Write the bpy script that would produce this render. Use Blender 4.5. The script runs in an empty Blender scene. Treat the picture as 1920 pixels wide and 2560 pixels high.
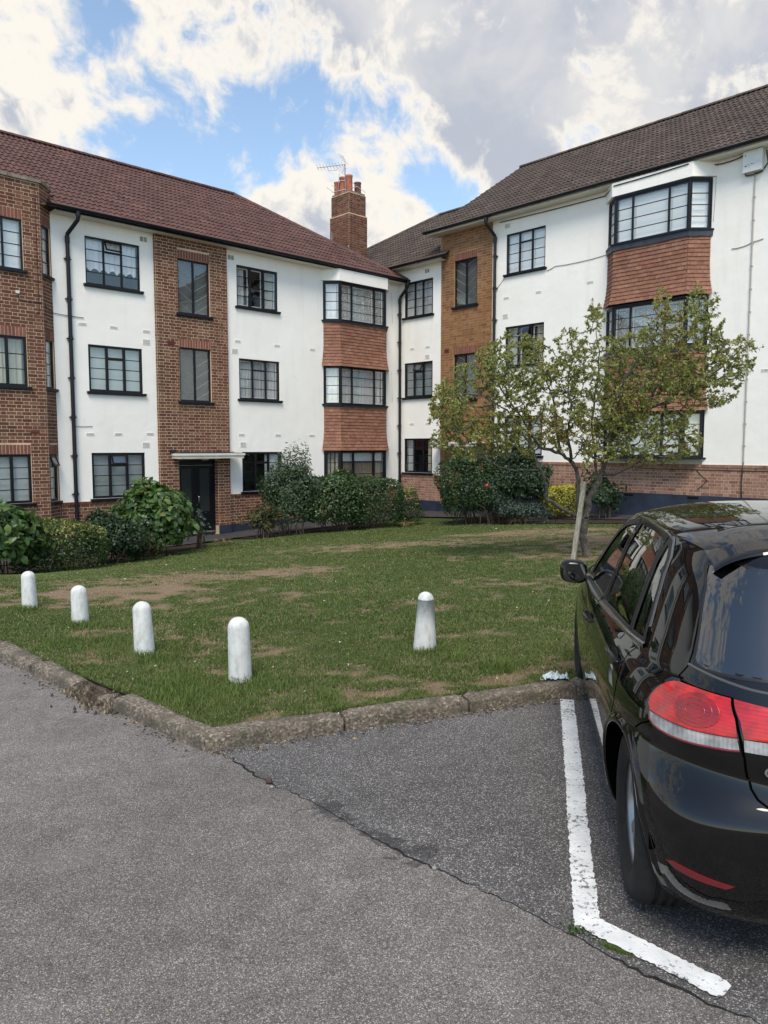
import bpy, bmesh, math, random
import numpy as np
from mathutils import Matrix, Vector, noise

S = bpy.context.scene
COL = S.collection
R = math.radians
rnd = random.Random(7)
nrg = np.random.default_rng(11)

# ---------------------------------------------------------------- camera
CAM_Z = 1.88
PITCH = 4.93
cam_d = bpy.data.cameras.new('camera')
cam_d.sensor_fit = 'VERTICAL'
cam_d.sensor_height = 36.0
cam_d.lens = 36.0 * 1890.0 / 2560.0
cam_d.clip_start = 0.05
cam_d.clip_end = 3000
cam = bpy.data.objects.new('camera', cam_d)
COL.objects.link(cam)
cam.location = (0, 0, CAM_Z)
cam.rotation_euler = (R(90 - PITCH), 0, 0)
S.camera = cam


# ---------------------------------------------------------------- node helper
class NG:
    def __init__(s, tree):
        s.t = tree
        s.n = tree.nodes
        s.l = tree.links
        s._c = {}

    def new(s, typ, props=None, **ins):
        n = s.n.new(typ)
        for k, v in (props or {}).items():
            setattr(n, k, v)
        for k, v in ins.items():
            s.put(n, k, v)
        return n

    def put(s, n, k, v):
        key = k.replace('_', ' ')
        sock = n.inputs[int(k[1:])] if (k[0] == 'i' and k[1:].isdigit()) else n.inputs[key]
        if isinstance(v, bpy.types.NodeSocket):
            s.l.new(v, sock)
        else:
            if hasattr(sock, 'default_value'):
                if isinstance(v, (tuple, list)) and len(v) == 3 and sock.type == 'RGBA':
                    v = (*v, 1)
                sock.default_value = v

    def m(s, op, a, b=0.0, c=0.0, clamp=False):
        n = s.n.new('ShaderNodeMath')
        n.operation = op
        n.use_clamp = clamp
        s.put(n, 'i0', a)
        s.put(n, 'i1', b)
        s.put(n, 'i2', c)
        return n.outputs[0]

    def mul(s, a, b): return s.m('MULTIPLY', a, b)
    def add(s, a, b): return s.m('ADD', a, b)
    def sub(s, a, b): return s.m('SUBTRACT', a, b)

    def mr(s, v, a, b, c=0.0, d=1.0, smooth=False):
        n = s.n.new('ShaderNodeMapRange')
        n.interpolation_type = 'SMOOTHSTEP' if smooth else 'LINEAR'
        for i, x in enumerate((v, a, b, c, d)):
            s.put(n, 'i%d' % i, x)
        return n.outputs[0]

    def mix(s, f, a, b, blend='MIX'):
        n = s.n.new('ShaderNodeMix')
        n.data_type = 'RGBA'
        n.blend_type = blend
        s.put(n, 'i0', f)
        s.put(n, 'i6', a)
        s.put(n, 'i7', b)
        return n.outputs[2]

    def noise(s, vec, scale, detail=4, rough=0.5, dist=0.0, out=0):
        n = s.n.new('ShaderNodeTexNoise')
        s.l.new(vec, n.inputs['Vector'])
        n.inputs['Scale'].default_value = scale
        n.inputs['Detail'].default_value = detail
        n.inputs['Roughness'].default_value = rough
        n.inputs['Distortion'].default_value = dist
        return n.outputs[out]

    def vor(s, vec, scale, feature='F1', out='Distance', rand=1.0):
        n = s.n.new('ShaderNodeTexVoronoi')
        n.feature = feature
        s.l.new(vec, n.inputs['Vector'])
        n.inputs['Scale'].default_value = scale
        n.inputs['Randomness'].default_value = rand
        return n.outputs[out]

    def ramp(s, f, stops):
        n = s.n.new('ShaderNodeValToRGB')
        e = n.color_ramp.elements
        while len(e) < len(stops):
            e.new(0.5)
        for i, (p, c) in enumerate(stops):
            e[i].position = p
            e[i].color = (*c, 1) if len(c) == 3 else c
        s.put(n, 'i0', f)
        return n.outputs[0]

    def bump(s, h, strength=0.3, dist=0.01, normal=None):
        n = s.n.new('ShaderNodeBump')
        n.inputs['Strength'].default_value = strength
        n.inputs['Distance'].default_value = dist
        s.l.new(h, n.inputs['Height'])
        if normal is not None:
            s.l.new(normal, n.inputs['Normal'])
        return n.outputs[0]

    def pos(s, scale=None):
        if 'pos' not in s._c:
            s._c['pos'] = s.n.new('ShaderNodeNewGeometry').outputs['Position']
        p = s._c['pos']
        if scale:
            v = s.n.new('ShaderNodeVectorMath')
            v.operation = 'MULTIPLY'
            s.l.new(p, v.inputs[0])
            v.inputs[1].default_value = scale
            return v.outputs[0]
        return p

    def attr(s, name, out='Fac'):
        n = s.n.new('ShaderNodeAttribute')
        n.attribute_name = name
        return n.outputs[out]

    def objrand(s):
        return s.n.new('ShaderNodeObjectInfo').outputs['Random']


def M(name):
    m = bpy.data.materials.new(name)
    m.use_nodes = True
    g = NG(m.node_tree)
    b = g.n['Principled BSDF']
    return m, g, b


def simple(name, col, rough=0.6, spec=0.5, metal=0.0, coat=0.0, var=0.0, vscale=3.0, bump=0.0, bscale=60.0):
    m, g, b = M(name)
    b.inputs['Roughness'].default_value = rough
    b.inputs['Specular IOR Level'].default_value = spec
    b.inputs['Metallic'].default_value = metal
    b.inputs['Coat Weight'].default_value = coat
    if var > 0:
        n = g.noise(g.pos(), vscale, 5, 0.6)
        k = g.mr(n, 0.3, 0.7, 1 - var, 1 + var)
        c = g.mix(1.0, (*col, 1), (1, 1, 1), 'MULTIPLY')
        v = g.new('ShaderNodeHueSaturation', None, Color=(*col, 1))
        g.put(v, 'Value', k)
        g.l.new(v.outputs[0], b.inputs['Base Color'])
    else:
        b.inputs['Base Color'].default_value = (*col, 1)
    if bump > 0:
        g.l.new(g.bump(g.noise(g.pos(), bscale, 4), bump, 0.01), b.inputs['Normal'])
    return m


# ---------------------------------------------------------------- world: daylight sky with broken cloud
SUN_EL, SUN_ROT = 55.0, 185.0        # sun is high behind the camera, behind thin cloud
W = bpy.data.worlds.new('World')
S.world = W
W.use_nodes = True
g = NG(W.node_tree)
bg = g.n['Background']
sky = g.new('ShaderNodeTexSky')
sky.sky_type = 'NISHITA'
sky.sun_disc = False
sky.sun_elevation = R(SUN_EL)
sky.sun_rotation = R(SUN_ROT)
sky.air_density = 1.0
sky.dust_density = 0.6
sky.ozone_density = 1.5
dirv = g.new('ShaderNodeTexCoord').outputs['Generated']


def px_dir(x, y):
    a, b = (x - 960) / 1890.0, -(y - 1280) / 1890.0
    p = R(PITCH)
    v = Vector((a, math.cos(p) + b * math.sin(p), -math.sin(p) + b * math.cos(p)))
    return v.normalized()


def lobe(x, y, rad, amp):
    """broad gaussian in direction space, for where the photograph's clouds stand"""
    d = px_dir(x, y)
    n = g.new('ShaderNodeVectorMath', {'operation': 'DOT_PRODUCT'})
    g.l.new(dirv, n.inputs[0])
    n.inputs[1].default_value = d
    k = 1.0 / (1 - math.cos(rad / 1890.0))
    e = g.m('EXPONENT', g.mul(g.sub(n.outputs['Value'], 1.0), k))
    return g.mul(e, amp)


warp = g.new('ShaderNodeVectorMath', {'operation': 'MULTIPLY_ADD'})
g.l.new(g.noise(dirv, 5.0, 3, 0.5, 0, 1), warp.inputs[0])
warp.inputs[1].default_value = (0.10, 0.10, 0.10)
g.l.new(dirv, warp.inputs[2])
wv = warp.outputs[0]
n1 = g.noise(wv, 3.4, 12, 0.57, 0.15)
n2 = g.noise(wv, 9.0, 12, 0.60, 0.12)
n4 = g.noise(wv, 22.0, 10, 0.60, 0.15)
dens = g.add(g.add(g.mul(g.sub(n1, 0.5), 0.75), g.mul(g.sub(n2, 0.5), 1.35)), g.mul(g.sub(n4, 0.5), 1.6))
bias = None
for (x, y, rad, amp) in [
        # the blue opening
        (265, 60, 80, -0.234), (340, 190, 110, -0.198), (400, 350, 120, -0.252), (500, 440, 130, -0.252), (600, 330, 150, -0.234), (700, 190, 110, -0.288), (620, 200, 80, -0.162),
        (880, 250, 120, -0.360), (985, 310, 90, -0.342), (760, 350, 110, -0.234), (1140, 480, 85, -0.576), (1060, 440, 70, -0.306), (800, 170, 90, -0.234), (1000, 230, 60, -0.144),
        # cloud banks round it
        (80, 230, 180, 0.42), (410, 415, 50, 0.36), (120, 60, 140, 0.26), (820, 560, 140, 0.46), (930, 500, 70, 0.24), (650, 520, 80, 0.22),
        (560, -10, 150, 0.34), (830, -10, 140, 0.34), (1140, 190, 140, 0.34), (1020, 370, 45, 0.14), (1620, 180, 500, 0.44), (1270, 380, 120, 0.28),
        # loose wisps inside it
        (400, 260, 60, 0.14), (560, 330, 70, 0.14), (660, 160, 60, 0.14), (850, 190, 60, 0.16), (480, 400, 50, 0.12), (330, 130, 50, 0.12), (760, 380, 70, 0.14), (980, 250, 40, 0.12),
        (440, 190, 50, 0.20), (320, 270, 40, 0.16), (620, 210, 40, 0.24), (740, 250, 45, 0.22), (520, 170, 40, 0.18), (690, 300, 30, 0.14), (820, 290, 40, 0.20), (470, 300, 30, 0.12), (930, 330, 40, 0.16),
        # behind the camera the sky is mostly open
        ]:
    t = lobe(x, y, rad, amp)
    bias = t if bias is None else g.add(bias, t)
sepd = g.new('ShaderNodeSeparateXYZ'); g.l.new(dirv, sepd.inputs[0])
bias = g.add(bias, g.mr(sepd.outputs[1], -0.40, 0.30, -0.95, 0.0, True))       # the half of the sky behind the camera is more open
dens = g.add(dens, bias)
cover = g.mr(dens, -0.25, 0.19, 0, 1, True)
dens2 = g.add(dens, g.add(lobe(60, 230, 330, -0.34), lobe(850, 520, 200, -0.34)))
thick = g.mr(dens2, 0.06, 0.42, 0, 1, True)
n3 = g.noise(wv, 5.5, 8, 0.55, 0.2)
# sunlit white at the edges and tops, blue-grey where the cloud is thick
grey = g.mix(g.mr(n3, 0.38, 0.62, 0, 1, True), (2.25, 2.42, 2.78), (3.25, 3.25, 3.28))
cloud = g.mix(thick, (4.3, 4.1, 3.75), grey)
bluec = g.mix(0.07, g.mix(1.0, sky.outputs[0], (1.04, 1.06, 1.0), 'MULTIPLY'), (3.6, 3.6, 3.6))
skyc = g.mix(cover, bluec, cloud)
g.l.new(skyc, bg.inputs['Color'])
bg.inputs['Strength'].default_value = 0.10

# ---------------------------------------------------------------- the sun, veiled by cloud
sl = bpy.data.lights.new('sun', 'SUN')
sl.energy = 1.5
sl.angle = R(24)
sl.color = (1.0, 0.92, 0.81)
sun = bpy.data.objects.new('sun', sl)
COL.objects.link(sun)
# Nishita: rotation 0 puts the sun on +Y, turning clockwise seen from above
_az = R(SUN_ROT)
_d = Vector((math.sin(_az) * math.cos(R(SUN_EL)), math.cos(_az) * math.cos(R(SUN_EL)), math.sin(R(SUN_EL))))
sun.rotation_euler = _d.to_track_quat('Z', 'Y').to_euler()

S.view_settings.view_transform = 'Standard'
S.view_settings.look = 'None'
S.view_settings.exposure = 1.2
S.view_settings.gamma = 1.0
S.view_settings.use_curve_mapping = False
S.cycles.max_bounces = 8
S.cycles.transparent_max_bounces = 16
S.cycles.use_denoising = True
S.cycles.sample_clamp_indirect = 4.0


# ---------------------------------------------------------------- mesh helpers
def tag(o, label=None, cat=None, group=None, kind=None):
    if label: o['label'] = label
    if cat: o['category'] = cat
    if group: o['group'] = group
    if kind: o['kind'] = kind
    return o


def link(name, me, parent=None, loc=None, rot=None, scale=None):
    o = bpy.data.objects.new(name, me)
    COL.objects.link(o)
    if parent is not None:
        o.parent = parent
    if loc is not None:
        o.location = loc
    if rot is not None:
        o.rotation_euler = rot
    if scale is not None:
        o.scale = scale
    return o


def empty(name, loc=(0, 0, 0), rz=0.0, parent=None):
    o = link(name, None, parent, loc, (0, 0, rz))
    o.empty_display_size = 0.2
    return o


def np_mesh(name, V, polys, mats=(), tint=None, smooth=False, mi=None):
    """polys: list of (k,n) int arrays; tint: one float per face"""
    me = bpy.data.meshes.new(name)
    V = np.asarray(V, np.float32)
    me.vertices.add(len(V))
    me.vertices.foreach_set('co', V.ravel())
    polys = [np.asarray(p, np.int32) for p in polys if len(p)]
    nl = sum(p.size for p in polys)
    npoly = sum(len(p) for p in polys)
    me.loops.add(nl)
    me.loops.foreach_set('vertex_index', np.concatenate([p.ravel() for p in polys]))
    me.polygons.add(npoly)
    tot = np.concatenate([np.full(len(p), p.shape[1], np.int32) for p in polys])
    st = np.concatenate([[0], np.cumsum(tot)[:-1]]).astype(np.int32)
    me.polygons.foreach_set('loop_start', st)
    me.polygons.foreach_set('loop_total', tot)
    if mi is not None:
        me.polygons.foreach_set('material_index', np.asarray(mi, np.int32))
    me.polygons.foreach_set('use_smooth', np.full(npoly, smooth, bool))
    if tint is not None:
        a = me.attributes.new('tint', 'FLOAT', 'FACE')
        a.data.foreach_set('value', np.asarray(tint, np.float32))
    for m in mats:
        me.materials.append(m)
    me.update()
    me.validate()
    return me


class MB:
    """collects geometry for ONE mesh"""
    def __init__(s):
        s.v, s.f, s.m, s.t = [], [], [], []

    def poly(s, pts, m=0, t=0.5):
        b = len(s.v)
        s.v += [tuple(p) for p in pts]
        s.f.append(tuple(range(b, b + len(pts))))
        s.m.append(m); s.t.append(t)

    def box(s, x0, x1, y0, y1, z0, z1, m=0, t=0.5, skip='', X=None):
        P = [(x0, y0, z0), (x1, y0, z0), (x1, y1, z0), (x0, y1, z0), (x0, y0, z1), (x1, y0, z1), (x1, y1, z1), (x0, y1, z1)]
        if X is not None:
            P = [tuple(X @ Vector(p)) for p in P]
        b = len(s.v)
        s.v += P
        for nm, q in (('b', (3, 2, 1, 0)), ('t', (4, 5, 6, 7)), ('f', (0, 1, 5, 4)), ('k', (2, 3, 7, 6)), ('l', (3, 0, 4, 7)), ('r', (1, 2, 6, 5))):
            if nm in skip: continue
            s.f.append(tuple(b + i for i in q)); s.m.append(m); s.t.append(t)

    def tube(s, pts, r, n=8, m=0, caps=True, t=0.5):
        pts = [Vector(p) for p in pts]
        rs = r if isinstance(r, (list, tuple)) else [r] * len(pts)
        b = len(s.v)
        up = None
        for i, p in enumerate(pts):
            d = (pts[min(i + 1, len(pts) - 1)] - pts[max(i - 1, 0)])
            if d.length < 1e-9: d = Vector((0, 0, 1))
            d.normalize()
            if up is None:
                up = Vector((0, 0, 1)) if abs(d.z) < 0.9 else Vector((1, 0, 0))
            a = d.cross(up)
            if a.length < 1e-6: a = d.orthogonal()
            a.normalize()
            up = a.cross(d)
            for k in range(n):
                q = 2 * math.pi * k / n
                s.v.append(tuple(p + (a * math.cos(q) + up * math.sin(q)) * rs[i]))
        for i in range(len(pts) - 1):
            for k in range(n):
                k2 = (k + 1) % n
                s.f.append((b + i * n + k, b + i * n + k2, b + (i + 1) * n + k2, b + (i + 1) * n + k)); s.m.append(m); s.t.append(t)
        if caps:
            s.f.append(tuple(b + k for k in range(n))[::-1]); s.m.append(m); s.t.append(t)
            e = b + (len(pts) - 1) * n
            s.f.append(tuple(e + k for k in range(n))); s.m.append(m); s.t.append(t)

    def lathe(s, prof, n=24, m=0, X=None, t=0.5, wob=None):
        """prof: (r, h) pairs turned about local Z"""
        b = len(s.v)
        for i, (r, h) in enumerate(prof):
            for k in range(n):
                a = 2 * math.pi * k / n
                p = Vector((r * math.cos(a), r * math.sin(a), h))
                if wob: p = wob(p)
                if X is not None: p = X @ p
                s.v.append(tuple(p))
        for i in range(len(prof) - 1):
            for k in range(n):
                k2 = (k + 1) % n
                s.f.append((b + i * n + k, b + i * n + k2, b + (i + 1) * n + k2, b + (i + 1) * n + k)); s.m.append(m); s.t.append(t)

    def grid(s, fn, nu, nv, m=0, t=0.5, flip=False, close_u=False):
        b = len(s.v)
        for j in range(nv + 1):
            for i in range(nu + 1):
                s.v.append(tuple(fn(i / nu, j / nv)))
        for j in range(nv):
            for i in range(nu):
                q = (b + j * (nu + 1) + i, b + j * (nu + 1) + i + 1, b + (j + 1) * (nu + 1) + i + 1, b + (j + 1) * (nu + 1) + i)
                s.f.append(q[::-1] if flip else q); s.m.append(m); s.t.append(t)

    def mesh(s, name, mats, smooth=False, tint=False):
        me = bpy.data.meshes.new(name)
        me.from_pydata(s.v, [], s.f)
        if not isinstance(mats, (list, tuple)): mats = [mats]
        for m in mats: me.materials.append(m)
        me.polygons.foreach_set('material_index', s.m)
        me.polygons.foreach_set('use_smooth', [smooth] * len(s.f))
        if tint:
            a = me.attributes.new('tint', 'FLOAT', 'FACE')
            a.data.foreach_set('value', s.t)
        me.update()
        return me

    def obj(s, name, mats, parent=None, smooth=False, tint=False, loc=None, rot=None):
        return link(name, s.mesh(name, mats, smooth, tint), parent, loc, rot)


def smooth_angle(o, ang=35):
    me = o.data
    me.polygons.foreach_set('use_smooth', [True] * len(me.polygons))
    me.set_sharp_from_angle(angle=R(ang))
    return o


def frame(o, d):
    """matrix of a local frame: origin o, x axis along d (in plan), z up, y into the wall"""
    d = Vector(d).normalized()
    y = Vector((0, 0, 1)).cross(d)
    return Matrix(((d.x, y.x, 0, o[0]), (d.y, y.y, 0, o[1]), (0, 0, 1, o[2] if len(o) > 2 else 0), (0, 0, 0, 1)))


def px_project(p):
    """point -> pixel of the 1920x2560 picture, used only to rank pieces by the size they show at"""
    p = Vector(p) - Vector((0, 0, CAM_Z))
    a = R(PITCH)
    zc = p.y * math.cos(a) - p.z * math.sin(a)
    up = p.y * math.sin(a) + p.z * math.cos(a)
    if zc < 0.1: return None
    return 960 + 1890 * p.x / zc, 1280 - 1890 * up / zc, zc


def in_view(p, mrg=10):
    q = px_project(p)
    return q is not None and -mrg < q[0] < 1920 + mrg and -mrg < q[1] < 2560 + mrg

# ================================================================ materials
def mat_render(name='painted_render'):
    m, g, b = M(name)
    p = g.pos()
    n = g.noise(p, 0.8, 6, 0.6)
    st = g.noise(g.pos((3.0, 3.0, 0.35)), 1.2, 6, 0.65)        # faint vertical weather streaks
    c = g.mix(g.mr(n, 0.35, 0.7), (0.87, 0.84, 0.775), (0.825, 0.79, 0.715))
    c = g.mix(g.mr(st, 0.54, 0.78, 0, 0.28), c, (0.60, 0.575, 0.51))
    fl = g.noise(p, 2.2, 8, 0.7)
    c = g.mix(g.mr(fl, 0.60, 0.70, 0, 0.30), c, (0.66, 0.65, 0.60))
    g.l.new(c, b.inputs['Base Color'])
    b.inputs['Roughness'].default_value = 0.75
    b.inputs['Specular IOR Level'].default_value = 0.25
    h = g.add(g.mul(g.noise(p, 3.0, 3), 1.0), g.mul(g.noise(p, 55, 4, 0.6), 0.12))
    g.l.new(g.bump(h, 0.35, 0.03), b.inputs['Normal'])
    return m


def mat_brick(name, stops, dirt=(0.05, 0.045, 0.04)):
    m, g, b = M(name)
    r = g.m('FRACT', g.add(g.attr('tint'), g.objrand()))
    c = g.ramp(r, stops)
    n = g.noise(g.pos(), 22, 6, 0.7)
    v = g.new('ShaderNodeHueSaturation', None, Color=c)
    g.put(v, 'Value', g.mr(n, 0.3, 0.7, 0.72, 1.25))
    soot = g.noise(g.pos((1, 1, 0.5)), 0.9, 5, 0.6)
    c2 = g.mix(g.mr(soot, 0.5, 0.75, 0, 0.45), v.outputs[0], (*dirt, 1))
    g.l.new(c2, b.inputs['Base Color'])
    b.inputs['Roughness'].default_value = 0.85
    b.inputs['Specular IOR Level'].default_value = 0.25
    g.l.new(g.bump(g.noise(g.pos(), 90, 4, 0.7), 0.5, 0.006), b.inputs['Normal'])
    return m


def mat_mortar(name, col, dark):
    m, g, b = M(name)
    n = g.noise(g.pos(), 1.6, 6, 0.65)
    c = g.mix(g.mr(n, 0.42, 0.68), (*col, 1), (*dark, 1))
    g.l.new(c, b.inputs['Base Color'])
    b.inputs['Roughness'].default_value = 0.9
    b.inputs['Specular IOR Level'].default_value = 0.2
    g.l.new(g.bump(g.noise(g.pos(), 160, 3), 0.4, 0.004), b.inputs['Normal'])
    return m


def mat_tile(name, stops, rough=0.5, moss=None, spec=0.5, streak=0.0, grain=14):
    m, g, b = M(name)
    r = g.m('FRACT', g.add(g.attr('tint'), g.objrand()))
    c = g.ramp(r, stops)
    n = g.noise(g.pos(), grain, 6, 0.7)
    v = g.new('ShaderNodeHueSaturation', None, Color=c)
    g.put(v, 'Value', g.mr(n, 0.3, 0.7, 0.7, 1.3))
    c = v.outputs[0]
    if moss:
        n2 = g.noise(g.pos(), 2.6, 8, 0.7)
        c = g.mix(g.mr(n2, 0.58, 0.74, 0, 0.8), c, (*moss, 1))
    g.l.new(c, b.inputs['Base Color'])
    b.inputs['Roughness'].default_value = rough
    b.inputs['Specular IOR Level'].default_value = spec
    g.l.new(g.bump(g.noise(g.pos(), 120, 4, 0.7), 0.35, 0.006), b.inputs['Normal'])
    return m


def mat_glass(name, tint=(0.985, 0.99, 0.985), wav=0.012, boost=1.0, ws=2.2):
    m, g, b = M(name)
    g.n.remove(b)
    out = g.n['Material Output']
    tr = g.new('ShaderNodeBsdfTransparent', None, Color=(*tint, 1))
    gl = g.new('ShaderNodeBsdfGlossy', None, Roughness=0.0)
    if wav > 0:
        g.l.new(g.bump(g.noise(g.pos(), ws, 2), 0.25, wav), gl.inputs['Normal'])
    lw = g.new('ShaderNodeLayerWeight'); lw.inputs['Blend'].default_value = .5
    f = g.m('MULTIPLY', g.add(g.mul(g.m('POWER', lw.outputs['Facing'], 4.2), .92), .055), 1.35 * boost, clamp=True)
    mx = g.n.new('ShaderNodeMixShader')
    g.l.new(f, mx.inputs[0]); g.l.new(tr.outputs[0], mx.inputs[1]); g.l.new(gl.outputs[0], mx.inputs[2])
    g.l.new(mx.outputs[0], out.inputs['Surface'])
    return m


def mat_fabric(name, col, pleat=0.0, lace=False, transl=0.4):
    m, g, b = M(name)
    b.inputs['Base Color'].default_value = (*col, 1)
    b.inputs['Roughness'].default_value = 0.9
    b.inputs['Specular IOR Level'].default_value = 0.1
    if lace:
        tc = g.new('ShaderNodeTexCoord').outputs['Object']
        v = g.vor(tc, 22.0, 'F1')
        n = g.noise(tc, 9.0, 4, 0.6)
        a = g.mr(g.add(v, g.mul(n, 0.5)), 0.42, 0.60, 1.0, 0.30)
        g.l.new(a, b.inputs['Alpha'])
    return m


MAT = {}
MAT['render'] = mat_render()
MAT['brick_l'] = mat_brick('dark_red_brick', [(0, (0.115, 0.045, 0.028)), (0.25, (0.15, 0.062, 0.038)), (0.5, (0.10, 0.040, 0.028)),
                                             (0.72, (0.175, 0.080, 0.048)), (0.9, (0.20, 0.112, 0.068)), (1, (0.135, 0.056, 0.036))])
MAT['brick_r'] = mat_brick('orange_brown_brick', [(0, (0.21, 0.092, 0.040)), (0.25, (0.27, 0.130, 0.055)), (0.5, (0.18, 0.075, 0.036)),
                                                 (0.75, (0.31, 0.165, 0.075)), (1, (0.24, 0.110, 0.050))])
MAT['brick_p'] = mat_brick('pink_red_brick', [(0, (0.25, 0.125, 0.082)), (0.3, (0.33, 0.185, 0.125)), (0.55, (0.21, 0.098, 0.07)),
                                             (0.8, (0.38, 0.23, 0.165)), (1, (0.28, 0.15, 0.10))])
MAT['mortar_l'] = mat_mortar('cream_mortar', (0.64, 0.48, 0.32), (0.43, 0.30, 0.20))
MAT['mortar_r'] = mat_mortar('buff_mortar', (0.44, 0.285, 0.155), (0.28, 0.17, 0.09))
MAT['mortar_p'] = mat_mortar('grey_mortar', (0.52, 0.41, 0.32), (0.36, 0.27, 0.205))
MAT['soldier'] = mat_brick('red_soldier_brick', [(0, (0.22, 0.085, 0.058)), (0.5, (0.17, 0.068, 0.05)), (1, (0.25, 0.105, 0.072))])
MAT['black'] = simple('black_gloss_paint', (0.007, 0.0075, 0.011), 0.38, 0.28, var=0.25, vscale=6, bump=0.1, bscale=30)
MAT['blackp'] = simple('black_plastic_pipe', (0.008, 0.0085, 0.012), 0.42, 0.35, var=0.3, vscale=4, bump=0.12, bscale=25)
MAT['plinth'] = simple('blue_black_plinth_paint', (0.022, 0.030, 0.050), 0.55, 0.4, var=0.35, vscale=2.5, bump=0.3, bscale=30)
MAT['lead'] = simple('lead_flashing', (0.045, 0.050, 0.066), 0.55, 0.5, var=0.4, vscale=5, bump=0.3, bscale=12)
MAT['cream'] = simple('cream_paint', (0.66, 0.63, 0.54), 0.6, 0.4, var=0.12, vscale=3, bump=0.15)
MAT['soffit'] = simple('soffit_paint', (0.72, 0.69, 0.60), 0.7, 0.3, var=0.08, vscale=1.5)
MAT['roof_l'] = mat_tile('red_brown_concrete_tile', [(0, (0.084, 0.040, 0.034)), (0.35, (0.106, 0.051, 0.042)), (0.7, (0.071, 0.034, 0.029)), (1, (0.125, 0.063, 0.050))],
                         0.6, (0.17, 0.12, 0.085), 0.22)
MAT['roof_r'] = mat_tile('grey_brown_concrete_tile', [(0, (0.064, 0.047, 0.038)), (0.4, (0.082, 0.061, 0.050)), (0.7, (0.055, 0.040, 0.033)), (1, (0.104, 0.078, 0.062))],
                         0.7, (0.15, 0.125, 0.095), 0.25)
MAT['hang'] = mat_tile('terracotta_hanging_tile', [(0, (0.215, 0.098, 0.062)), (0.3, (0.25, 0.118, 0.074)), (0.6, (0.19, 0.084, 0.054)), (0.9, (0.28, 0.14, 0.09)), (1, (0.21, 0.068, 0.05))],
                       0.75, (0.10, 0.07, 0.055), 0.3)
MAT['pot'] = simple('terracotta_pot', (0.36, 0.12, 0.065), 0.7, 0.3, var=0.25, vscale=5)
MAT['potd'] = simple('sooty_terracotta_pot', (0.15, 0.065, 0.05), 0.75, 0.3, var=0.3, vscale=5)
MAT['concrete'] = simple('coping_concrete', (0.20, 0.175, 0.14), 0.9, 0.3, var=0.35, vscale=6, bump=0.5, bscale=60)
MAT['glass'] = mat_glass('window_glass')
MAT['glassd'] = mat_glass('flat_window_glass', (0.95, 0.965, 0.96), 0.004)
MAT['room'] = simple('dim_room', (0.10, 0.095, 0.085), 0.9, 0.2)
MAT['net'] = mat_fabric('net_curtain', (0.88, 0.89, 0.90))
MAT['lace'] = mat_fabric('lace_curtain', (0.88, 0.88, 0.87), lace=True)
MAT['curtain_cream'] = mat_fabric('cream_curtain', (0.60, 0.54, 0.42))
MAT['curtain_grey'] = mat_fabric('grey_curtain', (0.58, 0.58, 0.585))
MAT['curtain_stripe'] = mat_fabric('drab_curtain', (0.30, 0.25, 0.19))
MAT['blind'] = mat_fabric('roller_blind', (0.66, 0.68, 0.67))
MAT['blindw'] = mat_fabric('white_blind', (0.90, 0.90, 0.87))
MAT['blindg'] = mat_fabric('obscured_blind', (0.42, 0.445, 0.44))
MAT['frost'] = mat_fabric('frosted_stair_light', (0.15, 0.158, 0.155))
MAT['upvc'] = simple('white_inner_frame', (0.75, 0.75, 0.74), 0.5)
MAT['leadline'] = simple('lead_came', (0.25, 0.25, 0.25), 0.5)
MAT['steel'] = simple('brushed_steel', (0.6, 0.6, 0.6), 0.3, 0.5, 1.0)
MAT['dark'] = simple('dark_void', (0.01, 0.01, 0.01), 0.9, 0.1)
MAT['white_box'] = simple('white_grp_box', (0.68, 0.69, 0.67), 0.5, 0.4, var=0.06)
MAT['cablew'] = simple('grey_cable', (0.38, 0.35, 0.33), 0.6)
MAT['cableb'] = simple('black_cable', (0.015, 0.015, 0.016), 0.5)
MAT['redvent'] = simple('red_air_brick', (0.16, 0.035, 0.025), 0.8)
MAT['door_glass'] = simple('smoked_door_glass', (0.030, 0.034, 0.033), 0.3, 0.3)
MAT['alu'] = simple('weathered_aluminium', (0.42, 0.42, 0.44), 0.45, 0.5, 0.7)

# ================================================================ apartment blocks
CORNER = (0.595, 28.0)
DL = Vector((math.sin(R(46.5)), math.cos(R(46.5)), 0))      # along the left facade, towards the inner corner
DR = Vector((math.cos(R(46.5)), -math.sin(R(46.5)), 0))     # along the right facade, away from the corner


def uw(u, w, z=0.0):
    p = Vector((CORNER[0], CORNER[1], z)) - DL * u + DR * w
    return p


BL = empty('apartment_block', (CORNER[0], CORNER[1], 0), math.atan2(DL.y, DL.x))
tag(BL, 'white apartment block with dark brick bay, under the red-brown tiled roof on the left', 'apartment block', 'apartment blocks round the lawn')
BR = empty('apartment_block', (CORNER[0], CORNER[1], 0), math.atan2(DR.y, DR.x))
tag(BR, 'white apartment block on the right behind the apple tree, under a dark grey-brown roof', 'apartment block', 'apartment blocks round the lawn')
ML = frame((CORNER[0], CORNER[1], 0), DL)
MR_ = frame((CORNER[0], CORNER[1], 0), DR)


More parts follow.
